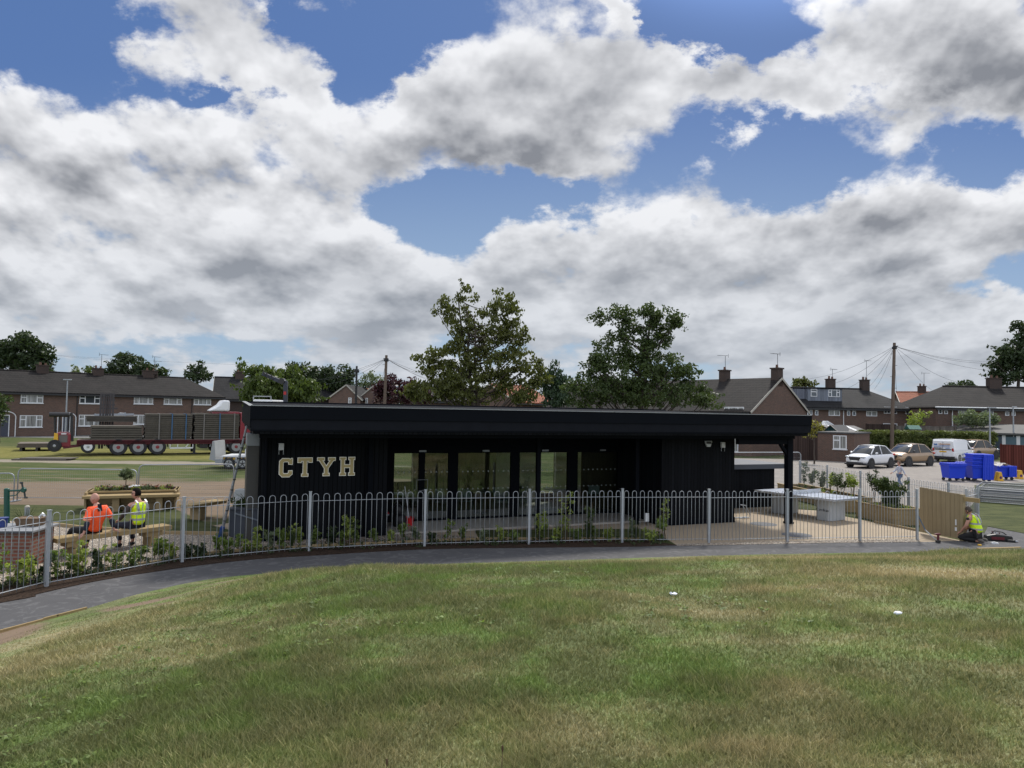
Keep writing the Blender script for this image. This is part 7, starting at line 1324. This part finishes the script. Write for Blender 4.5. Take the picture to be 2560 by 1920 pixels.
# boot rack of bent bars near the right wing, small service box, litter
p = G(1848, 1297); t_ = thing('bike_stand', 'bent steel bar stand on the paving at the right end wall', 'stand', (p.x, p.y, 0), .5); m_ = MB(); m_.tube([(0, 0, .02), (.45, 0, .02), (.5, 0, .1), (.3, 0, .42), (.05, 0, .46)], .016, 8); m_.build('front_bar', GALV2, t_); m_ = MB(); m_.tube([(-.3, .12, .02), (.45, .12, .02), (.5, .12, .1), (.3, .12, .40)], .016, 8); m_.build('rear_bar', GALV2, t_)
for k, (px, py) in enumerate(((803, 1330), (1617, 1314))): p = G(px, py); t_ = thing('service_box', ('small white service box on a stake at the wall below the letters', 'small white service box at the foot of the right wall')[k], 'service box', (p.x, p.y, 0), .3, 'white service boxes'); m_ = MB(); m_.box(-.06, .06, -.03, .03, .12, .38); m_.build('case', WHITE, t_, bevel=.01); m_ = MB(); m_.box(-.01, .01, -.01, .01, 0, .119); m_.build('stake', BLKPL, t_)
for px, py, lab, c in ((1683, 1491, 'scrap of crumpled white litter with red edge on the mound', 'l'), (2245, 1540, 'crumpled white paper lying on the grass at the right', 'r')):
    lo, hi = 3.0, 25.0
    d = ray(px, py)
    for _ in range(40):
        mid = (lo+hi)/2; q = CP+d*mid; z = float(mound(np.array([q.x]), np.array([q.y]))[0][0])
        if q.z > z: lo = mid
        else: hi = mid
    q = CP+d*lo; rs2 = random.Random(px); m_ = MB(); m_.ball((0, 0, .03), (.042, .026, .012), 8); m_.v = [(x+rs2.uniform(-.012, .012), y+rs2.uniform(-.012, .012), z+rs2.uniform(-.01, .01)) for x, y, z in m_.v]; tag(m_.build('litter', plain('paper_white', (.7, .72, .78), .6), loc=q), lab, 'litter')
# drain covers on the patio
DM = plain('drain_stones', (.09, .095, .105), .8, var=.6, scale=30)
for k, (px, py, rr) in enumerate(((1908, 1310, .42), (1992, 1337, .42))): p = G(px, py); m_ = MB(); m_.lathe((0, 0, 0), [(rr, 0), (rr, .004)], n=28); tag(m_.build('drain_cover', DM, loc=(p.x, p.y, -.003)), ('round grey patterned drain cover left of the corner column', 'round grey patterned drain cover right of the corner column')[k], 'drain cover', 'drain covers in the patio')
# tools round the kneeling man
p = G(2345, 1357); t_ = thing('cordless_drill', 'dark red cordless drill standing upright on the path by the gate', 'drill', (p.x, p.y, .004), .2); RD = plain('tool_red', (.10, .012, .018), .5)
m_ = MB(); m_.box(-.055, .055, -.04, .04, 0, .07); m_.build('battery', BLKPL, t_, bevel=.008); m_ = MB(); m_.bar((0, 0, .07), (.01, 0, .20), .045, .05, (0, 1, 0)); m_.build('grip', RD, t_, bevel=.01); m_ = MB(); m_.lathe((0, 0, .23), [(.008, -.12), (.020, -.08), (.030, -.02), (.030, .06)], 'X', 12); m_.build('motor_housing', RD, t_, smooth='auto')
p = G(2497, 1352); t_ = thing('tool_bag', 'open black and red tool bag beside the kneeling man', 'bag', (p.x, p.y, .004), -.3); m_ = MB(); m_.prism([(-.36, 0), (.34, 0), (.30, .16), (-.1, .20), (-.34, .14)], -.12, .12, 'Y'); m_.build('bag_body', BLKPL, t_, bevel=.03); m_ = MB(); m_.box(-.22, .1, -.135, -.121, .04, .12); m_.build('pocket', RD, t_); m_ = MB(); m_.tube([(-.2, 0, .17), (-.1, 0, .27), (.1, 0, .24), (.2, 0, .16)], .014, 6); m_.build('handle', BLKPL, t_)
for k in range(4): m_ = MB(); m_.tube([(-.1+k*.07, -.02, .12), (-.16+k*.09, .03, .26-.02*k)], .014, 6); m_.build('tool_shaft', STEEL if k % 2 else RD, t_)
p = G(2528, 1356); t_ = thing('power_tool', 'black power tool lying right of the tool bag', 'power tool', (p.x, p.y, .004), -.5); m_ = MB(); m_.box(-.1, .1, -.04, .04, 0, .07); m_.build('tool_body', BLKPL, t_, bevel=.012); m_ = MB(); m_.lathe((.1, 0, .035), [(.03, 0), (.02, .06)], 'X', 10); m_.build('nose', STEEL, t_)
p = G(2487, 1360); m_ = MB(); m_.box(-.09, .08, -.04, .04, 0, .04); m_.box(-.05, .02, -.03, .03, .041, .055); tag(m_.build('packet', WHITE, loc=(p.x, p.y, .004), rz=-.2), 'small white packet lying in front of the tool bag', 'packet')
p = G(2449, 1364.5); m_ = MB(); m_.lathe((0, 0, 0), [(.045, 0), (.05, .02), (.045, .035)], n=16); tag(m_.build('tape_roll', YEL, loc=(p.x, p.y, .004)), 'small yellow tape measure on the path in front of the kneeling man', 'tape')
p = G(2417, 1343); m_ = MB(); m_.ball((0, 0, .09), (.10, .08, .09), 10); m_.ball((.06, 0, .2), (.04, .04, .05), 8); tag(m_.build('white_bag', WHITE, loc=(p.x, p.y, .004)), 'small white plastic bag between the gate post and the kneeling man', 'bag')
a, b = G(2444, 1377.5), G(2551, 1373.5); m_ = MB(); m_.bar(a+Vector((0, 0, .06)), b+Vector((0, 0, .05)), .07, .03); tag(m_.build('timber_batten', WOODX), 'pale timber batten lying along the path edge at the right', 'batten')
# ------------------------------------------------------------ people
SKIN = plain('skin', (.42, .22, .16), .55, var=.06); SKIN2 = plain('skin_light', (.48, .27, .20), .55, var=.05)
def skinmesh(name, nodes, edges, mat, parent, sub=2, root=0):
    me = bpy.data.meshes.new(name); me.from_pydata([n[0] for n in nodes], edges, []); o = bpy.data.objects.new(name, me); COL.objects.link(o); o.parent = parent
    sm = o.modifiers.new('skin', 'SKIN'); me.skin_vertices.new() if not me.skin_vertices else None
    for i, n in enumerate(nodes): r = n[1]; me.skin_vertices[0].data[i].radius = (r, r) if not isinstance(r, tuple) else r; me.skin_vertices[0].data[i].use_root = (i == root)
    sm.use_smooth_shade = True; ss = o.modifiers.new('sub', 'SUBSURF'); ss.levels = ss.render_levels = sub
    me.materials.append(mat) if not isinstance(mat, (list, tuple)) else [me.materials.append(q) for q in mat]
    return o
def hand(nodes, edges, wi, wrist, fwd, up_, side, curl=.35, k=1.0):
    """five separate fingers rooted in a palm; fwd along the hand, up_ the back of the hand, side towards the thumb"""
    W_ = Vector(wrist); f, u, s_ = Vector(fwd).normalized(), Vector(up_).normalized(), Vector(side).normalized()
    p0 = len(nodes); nodes.append((tuple(W_+f*.045*k), .026*k)); edges.append((wi, p0)); nodes.append((tuple(W_+f*.08*k), .027*k)); edges.append((p0, p0+1))
    for j, (o, L_) in enumerate(((.030, .072), (.010, .080), (-.011, .075), (-.031, .058))):
        b = W_+f*.088*k+s_*o*k; a1 = b+f*L_*.55*k-u*curl*.03*k; a2 = a1+(f*(1-curl)-u*curl*1.2).normalized()*L_*.5*k
        i = len(nodes); nodes += [(tuple(b), .0098*k), (tuple(a1), .0088*k), (tuple(a2), .0068*k)]; edges += [(p0+1, i), (i, i+1), (i+1, i+2)]
    t1 = W_+f*.030*k+s_*.036*k-u*.004; t2 = t1+(f*.6+s_*.8).normalized()*.036*k-u*.006; t3 = t2+(f*.9+s_*.3).normalized()*.028*k; i = len(nodes); nodes += [(tuple(t1), .0115*k), (tuple(t2), .0098*k), (tuple(t3), .0075*k)]; edges += [(p0, i), (i, i+1), (i+1, i+2)]
def head_nodes(neck, c, look, r=.095):
    c, l = Vector(c), Vector(look).normalized(); return c, l
def face(parent, c, look, body_name='face', hair=None, hairm=None, glasses=False, r=.1, skin=SKIN, beard=False, ears=True):
    c = Vector(c); l = Vector(look).normalized(); rz = atan2(l.y, l.x); Mx = Matrix.Translation(c) @ Matrix.Rotation(rz, 4, 'Z') @ Matrix.Rotation(-math.asin(max(-1, min(1, l.z))), 4, 'Y')
    def tr(m_): m_.v = [tuple(Mx @ Vector(p)) for p in m_.v]; return m_
    m_ = MB()                                   # skull, jaw, nose, brow, ears and lips as one mesh
    rg = []
    for th in np.linspace(.06, pi-.06, 15):
        z = cos(th); rr = sin(th); row = []
        for k in range(20):
            a = 2*pi*k/20; x = cos(a)*rr; y = sin(a)*rr; fx = r*(1.0 if x < 0 else .96); sx_ = x*fx; sy_ = y*r*.80; sz = z*r*1.28
            if z < -.15: q = (-.15-z); sx_ = sx_*(1-.30*q)+(.02*q if x > -.2 else .035*q*0); sy_ *= (1-.42*q)
            if z < -.15 and x < -.1: sx_ *= 1-.35*(-.15-z)
            if x > .8 and -.12 < z < .12: sx_ -= .003
            row.append((sx_, sy_, sz))
        rg.append(row)
    m_.loft(rg[::-1]); m_.prism([(r*.86, .012), (r*1.20, -.028), (r*.86, -.036)], -.011, .011, 'Y')
    if ears:
        for s_ in (-1, 1): m_.ball((-.005, s_*r*.83, -.008), (.018, .010, .032), 8)
    h = tr(m_).build('head', skin, parent, smooth=True)
    for s_ in (-1, 1): m_ = MB(); m_.ball((r*.86, s_*.032, .012), (.008, .012, .007), 8); tr(m_).build('eye', plain('eye_white', (.5, .5, .48), .3), h); m_ = MB(); m_.ball((r*.93, s_*.032, .012), (.004, .005, .005), 6); tr(m_).build('iris', BLKPL, h)
    m_ = MB(); m_.ball((r*.84, 0, -.062), (.012, .024, .006), 8); tr(m_).build('mouth', plain('lips', (.30, .11, .09), .5), h)
    if hair:
        rows = []
        for th in np.linspace(.05, hair[0], 9):
            z = cos(th); rr = sin(th); rows.append([(cos(2*pi*k/20)*rr*r*hair[1]-.004 if cos(2*pi*k/20) < .55 else cos(2*pi*k/20)*rr*r*hair[1]*(1.0 if z > hair[2] else .6)-.004, sin(2*pi*k/20)*rr*r*.86*hair[1], z*r*1.28*hair[1]) for k in range(20)])
        m_ = MB(); m_.loft(rows[::-1]); tr(m_).build('hair', hairm, h, smooth=True)
    if glasses:
        m_ = MB(); [m_.box(r*.93, r*.96, s_*.035-.022, s_*.035+.022, -.006, .026) for s_ in (-1, 1)]; [m_.tube([(r*.93, s_*.06, .02), (0, s_*r*.86, .015)], .003, 4) for s_ in (-1, 1)]; m_.box(r*.95, r*.965, -.014, .014, .012, .018); tr(m_).build('sunglasses', BLKPL, h)
    return h
def zmat(name, bands, base, rough=.7):     # cloth with bands at given heights (object space): [(z0, z1, colour)]
    m, t = newmat(name); q = t.n('ShaderNodeTexCoord'); s_ = t.n('ShaderNodeSeparateXYZ'); t.t.links.new(q.outputs['Object'], s_.inputs[0]); f = t.noise(t.co(), 9, 3); c = t.mix(f, sc(base, .82), sc(base, 1.12))
    for z0, z1, cc in bands: k = t.math('MULTIPLY', t.math('GREATER_THAN', s_.outputs[2], z0), t.math('LESS_THAN', s_.outputs[2], z1)); c = t.mix(k, c, cc+(1,))
    t.out(c, rough, 0, t.bump(t.noise(t.co(), 14, 3, .5), .6, .02), .2); return m
NAVYC = plain('cloth_navy', (.012, .015, .028), .8); BLKC = plain('cloth_black', (.012, .012, .013), .85)
ORG = plain('hi_vis_orange', (.95, .10, .02), .6, var=.12, scale=7, bump=.5)
SIL = (.30, .315, .33)
def seated(label, u, v, rz, kind):
    """origin on the bench at hip; local x = facing, y = left, z up; seat top at .46"""
    c = BEN.A+BEN.e*u+BEN.n*v; t_ = thing('person', label, 'person', (c.x, c.y, 0), rz, None); return t_
def person_body(t_, J, hands, skin, hl=1.0):
    """J: dict of joints; one continuous skinned body"""
    nd = [(J['pel'], .115), (J['waist'], .115), (J['chest'], .135), (J['neck'], .058), (J['head0'], .055)]; ed = [(0, 1), (1, 2), (2, 3), (3, 4)]
    for s_ in 'LR':
        i = len(nd); nd += [(J['sh'+s_], .062), (J['el'+s_], .043), (J['wr'+s_], .027)]; ed += [(2, i), (i, i+1), (i+1, i+2)]
        if hands: f, u, sd_, cu_ = hands[s_]; hand(nd, ed, i+2, J['wr'+s_], f, u, sd_, cu_, hl)
        i = len(nd); nd += [(J['hip'+s_], .085), (J['kn'+s_], .06), (J['an'+s_], .04), (J['toe'+s_], .03)]; ed += [(0, i), (i, i+1), (i+1, i+2), (i+2, i+3)]
    return skinmesh('body', nd, ed, skin, t_)
# man in orange, leaning back on both hands, seen from behind
def man_orange():
    u = BEN.hit(243, 1330)[0]; rz = BEN.rz+pi/2+.10; t_ = seated('bald person in orange and navy jacket leaning back on both hands on the bench', u, .20, rz, 0)
    J = dict(pel=(-.02, 0, .56), waist=(-.09, 0, .74), chest=(-.13, 0, .95), neck=(-.10, 0, 1.13), head0=(-.08, .0, 1.17), shL=(-.13, .19, 1.02), shR=(-.13, -.19, 1.02), elL=(-.25, .27, .78), elR=(-.22, -.28, .78), wrL=(-.24, .34, .53), wrR=(-.24, -.33, .53),
             hipL=(.06, .10, .55), hipR=(.06, -.10, .55), knL=(.50, .22, .53), knR=(.50, -.16, .50), anL=(.62, .24, .10), anR=(.60, -.2, .10), toeL=(.78, .27, .04), toeR=(.76, -.22, .04))
    person_body(t_, J, {'L': ((-.35, .75, -.35), (-.3, 0, .9), (.9, .3, 0), .5), 'R': ((-.35, -.75, -.35), (-.3, 0, .9), (.9, -.3, 0), .5)}, SKIN)
    face(t_, (-.07, .03, 1.26), (.85, .5, -.05), r=.098, skin=SKIN)
    nd = [((-.01, 0, .50), .165), ((-.06, 0, .66), .16), ((-.11, 0, .84), .18), ((-.13, 0, .98), .185), ((-.11, 0, 1.09), .095)]; ed = [(0, 1), (1, 2), (2, 3), (3, 4)]
    for s_ in (1, -1): i = len(nd); nd += [((-.13, s_*.18, 1.02), .088), ((-.19, s_*.235, .90), .075), ((-.23, s_*.265, .80), .068)]; ed += [(3, i), (i, i+1), (i+1, i+2)]
    skinmesh('jacket', nd, ed, ORG, t_)
    for s_ in (1, -1): skinmesh('sleeve', [((-.235, s_*.27, .79), .070), ((-.25, s_*.285, .72), .062), ((-.245, s_*.325, .575), .046)], [(0, 1), (1, 2)], NAVYC, t_)
    skinmesh('trousers', [((.0, 0, .52), .135), ((.07, .10, .54), .10), ((.50, .22, .52), .078), ((.62, .24, .14), .06), ((.07, -.10, .54), .10), ((.50, -.16, .49), .078), ((.60, -.2, .14), .06)], [(0, 1), (1, 2), (2, 3), (0, 4), (4, 5), (5, 6)], BLKC, t_)
    for y in (.24, -.2): skinmesh('boot', [((.60, y, .10), .055), ((.62, y, .05), .05), ((.80, y*1.08, .045), .045)], [(0, 1), (1, 2)], plain('boot_brown', (.10, .07, .045), .7), t_)
    m_ = MB(); m_.prism([(-.045, .99), (.055, .99), (.05, 1.15), (-.04, 1.15)], 0, .02, 'X'); m_.v = [(-.262-.0*x+(z-.99)*.28, y, z) for x, y, z in m_.v]; m_.build('back_panel', NAVYC, t_)
    m_ = MB(); m_.lathe((-.215, .262, .83), [(.083, -.015), (.083, .015)], n=16); m_.lathe((-.22, .265, .875), [(.083, -.012), (.083, .012)], n=16); m_.build('sleeve_band', plain('reflective_peach', (.85, .30, .18), .4), t_)
man_orange()
VESTC = (.58, .80, .02)
def vestmat(name, zs):
    return zmat(name, [(z, z+.05, SIL) for z in zs], VESTC, .55)
def man_vest():
    u = BEN.hit(352, 1320)[0]; rz = BEN.rz+pi/2+.15; t_ = seated('dark haired person in sunglasses and yellow vest seated on the bench', u, .20, rz, 0)
    J = dict(pel=(-.02, 0, .56), waist=(-.05, 0, .74), chest=(-.04, 0, .97), neck=(.0, 0, 1.16), head0=(.01, 0, 1.2), shL=(-.02, .19, 1.05), shR=(-.04, -.19, 1.05), elL=(.08, .30, .80), elR=(.12, -.26, .80), wrL=(.30, .24, .66), wrR=(.32, -.16, .66),
             hipL=(.06, .10, .55), hipR=(.06, -.10, .55), knL=(.44, .24, .54), knR=(.44, -.12, .54), anL=(.30, .20, .12), anR=(.26, -.10, .12), toeL=(.42, .24, .05), toeR=(.38, -.12, .05))
    person_body(t_, J, {'L': ((.9, -.1, -.3), (.2, 0, .9), (0, -1, 0), .4), 'R': ((.9, .1, -.3), (.2, 0, .9), (0, 1, 0), .4)}, SKIN)
    face(t_, (.02, .03, 1.29), (.45, .89, .02), hair=(1.95, 1.10, .35), hairm=plain('hair_black', (.010, .008, .007), .9, spec=.08), glasses=True, r=.098)
    nd = [((-.02, 0, .53), .17), ((-.05, 0, .72), .155), ((-.04, 0, .90), .165), ((-.03, 0, 1.02), .16), ((-.005, 0, 1.12), .085)]; ed = [(0, 1), (1, 2), (2, 3), (3, 4)]
    for s_ in (1, -1): i = len(nd); nd += [((-.03, s_*.155, 1.06), .082)]; ed += [(3, i)]
    skinmesh('hi_vis_vest', nd, ed, vestmat('hi_vis_vest', (.66, .80)), t_)
    for s_ in (1, -1):
        m_ = MB(); pts_ = [(-.205, s_*.095, .84), (-.208, s_*.105, .95), (-.18, s_*.115, 1.08), (-.10, s_*.12, 1.145)]; [m_.bar(a, b, .045, .012, (1, 0, 0)) for a, b in zip(pts_, pts_[1:])]; m_.build('reflective_strap', plain('reflective_silver', SIL, .4), t_)
    for s_, e_, w_ in ((1, (.08, .30, .80), (.28, .25, .67)), (-1, (.12, -.26, .80), (.30, -.17, .67))): skinmesh('sleeve', [((-.02, s_*.20, 1.03), .068), (e_, .055), (w_, .042)], [(0, 1), (1, 2)], plain('cloth_brown_grey', (.05, .043, .04), .85), t_)
    skinmesh('trousers', [((.0, 0, .52), .145), ((.07, .10, .54), .10), ((.44, .24, .53), .078), ((.30, .20, .15), .06), ((.07, -.10, .54), .10), ((.44, -.12, .53), .078), ((.26, -.10, .15), .06)], [(0, 1), (1, 2), (2, 3), (0, 4), (4, 5), (5, 6)], NAVYC, t_)
    for x, y in ((.30, .20), (.26, -.10)): skinmesh('shoe', [((x-.02, y, .10), .05), ((x, y, .05), .048), ((x+.17, y*1.08, .04), .04)], [(0, 1), (1, 2)], BLKC, t_)
man_vest()
def man_kneel():
    p = G(2442, 1357); rz = radians(128); t_ = thing('person', 'person in yellow vest and black T-shirt kneeling by the timber gate', 'person', (p.x, p.y+.12, .004), rz)
    J = dict(pel=(-.10, 0, .27), waist=(-.06, 0, .42), chest=(.03, 0, .62), neck=(.10, 0, .76), head0=(.11, 0, .79), shL=(.04, .18, .68), shR=(.04, -.18, .68), elL=(.11, .25, .45), elR=(.12, -.23, .45), wrL=(.27, .15, .26), wrR=(.29, -.13, .25),
             hipL=(-.06, .10, .25), hipR=(-.06, -.10, .25), knL=(.34, .15, .09), knR=(.34, -.14, .09), anL=(-.12, .13, .06), anR=(-.12, -.13, .06), toeL=(-.26, .13, .06), toeR=(-.26, -.13, .06))
    person_body(t_, J, {'L': ((.8, -.2, -.6), (.5, 0, .8), (0, -1, 0), .6), 'R': ((.8, .2, -.6), (.5, 0, .8), (0, 1, 0), .6)}, SKIN)
    face(t_, (.14, 0, .85), (.85, .05, -.45), hair=(2.0, 1.06, .75), hairm=plain('hair_short_dark', (.05, .035, .025), .7), r=.096)
    m_ = MB(); 
    nd = [((-.11, 0, .24), .155), ((-.07, 0, .38), .15), ((.0, 0, .54), .16), ((.05, 0, .66), .15), ((.09, 0, .74), .08)]; ed = [(0, 1), (1, 2), (2, 3), (3, 4)]
    for s_ in (1, -1): i = len(nd); nd += [((.04, s_*.15, .69), .075)]; ed += [(3, i)]
    skinmesh('hi_vis_vest', nd, ed, vestmat('hi_vis_vest_b', (.34, .49)), t_)
    for s_ in (1, -1):
        m_ = MB(); pts_ = [(-.155, s_*.09, .53), (-.13, s_*.10, .64), (-.07, s_*.11, .75), (.02, s_*.115, .79)]; [m_.bar(a, b, .045, .012, (1, 0, 0)) for a, b in zip(pts_, pts_[1:])]; m_.build('reflective_strap', plain('reflective_silver', SIL, .4), t_)
        skinmesh('t_shirt_sleeve', [((.04, s_*.18, .68), .066), ((.09, s_*.225, .585), .058)], [(0, 1)], BLKC, t_)
    skinmesh('trousers', [((-.10, 0, .24), .15), ((-.02, .11, .22), .10), ((.34, .15, .09), .08), ((-.12, .13, .07), .062), ((-.02, -.11, .22), .10), ((.34, -.14, .09), .08), ((-.12, -.13, .07), .062)], [(0, 1), (1, 2), (2, 3), (0, 4), (4, 5), (5, 6)], BLKC, t_)
    for y in (.13, -.13): skinmesh('boot', [((-.13, y, .07), .055), ((-.22, y, .09), .052), ((-.30, y, .05), .045)], [(0, 1), (1, 2)], plain('boot_grey', (.10, .09, .08), .8), t_)
man_kneel()
def child():
    p = G(2249, 1222); t_ = thing('person', 'child in striped top and jeans walking behind the back railing', 'person', (p.x, p.y, .004), radians(185)); k = .80
    J = dict(pel=(0, 0, .70), waist=(0, 0, .82), chest=(.0, 0, .98), neck=(.01, 0, 1.12), head0=(.01, 0, 1.15), shL=(0, .13, 1.05), shR=(0, -.13, 1.05), elL=(-.08, .18, .87), elR=(.10, -.17, .87), wrL=(-.15, .22, .68), wrR=(.26, -.16, .76),
             hipL=(0, .07, .68), hipR=(0, -.07, .68), knL=(.10, .08, .38), knR=(-.04, -.08, .38), anL=(.12, .08, .07), anR=(-.20, -.08, .10), toeL=(.24, .09, .03), toeR=(-.10, -.09, .03))
    nd = [(J['pel'], .085), (J['waist'], .08), (J['chest'], .09), (J['neck'], .04), (J['head0'], .042)]; ed = [(0, 1), (1, 2), (2, 3), (3, 4)]
    for s_ in 'LR':
        i = len(nd); nd += [(J['sh'+s_], .04), (J['el'+s_], .03), (J['wr'+s_], .02)]; ed += [(2, i), (i, i+1), (i+1, i+2)]; sg = 1 if s_ == 'L' else -1; hand(nd, ed, i+2, J['wr'+s_], (-.5 if s_ == 'L' else .8, sg*.2, -.5), (0, sg, .2), (.5, 0, .5), .3, .75)
        i = len(nd); nd += [(J['hip'+s_], .06), (J['kn'+s_], .045), (J['an'+s_], .03), (J['toe'+s_], .025)]; ed += [(0, i), (i, i+1), (i+1, i+2), (i+2, i+3)]
    skinmesh('body', nd, ed, SKIN2, t_); face(t_, (.02, 0, 1.24), (.95, -.2, -.2), hair=(1.9, 1.10, .5), hairm=plain('hair_brown', (.10, .055, .03), .6), r=.085, skin=SKIN2)
    m, t = newmat('striped_cloth'); q = t.n('ShaderNodeTexCoord'); s2 = t.n('ShaderNodeSeparateXYZ'); t.t.links.new(q.outputs['Object'], s2.inputs[0]); c = t.math('GREATER_THAN', t.math('FRACT', t.math('MULTIPLY', s2.outputs[2], 22)), .68); t.out(t.mix(c, (.55, .56, .60, 1), (.10, .12, .22, 1)), .8)
    nd = [((0, 0, .68), .10), ((0, 0, .85), .098), ((0, 0, .99), .105), ((.01, 0, 1.08), .06), ((0, .13, 1.04), .055), ((-.08, .18, .87), .044), ((-.145, .215, .70), .035), ((0, -.13, 1.04), .055), ((.10, -.17, .87), .044), ((.24, -.16, .775), .035)]; skinmesh('striped_top', nd, [(0, 1), (1, 2), (2, 3), (2, 4), (4, 5), (5, 6), (2, 7), (7, 8), (8, 9)], m, t_)
    skinmesh('jeans', [((0, 0, .66), .098), ((0, .07, .64), .075), ((.10, .08, .38), .058), ((.12, .08, .10), .045), ((0, -.07, .64), .075), ((-.04, -.08, .38), .058), ((-.19, -.08, .13), .045)], [(0, 1), (1, 2), (2, 3), (0, 4), (4, 5), (5, 6)], plain('denim', (.08, .12, .20), .8), t_)
    for q in ((.14, .08), (-.18, -.08)): skinmesh('shoe', [((q[0], q[1], .06), .04), ((q[0]+.10, q[1]*1.1, .035), .032)], [(0, 1)], BLKC, t_)
child()
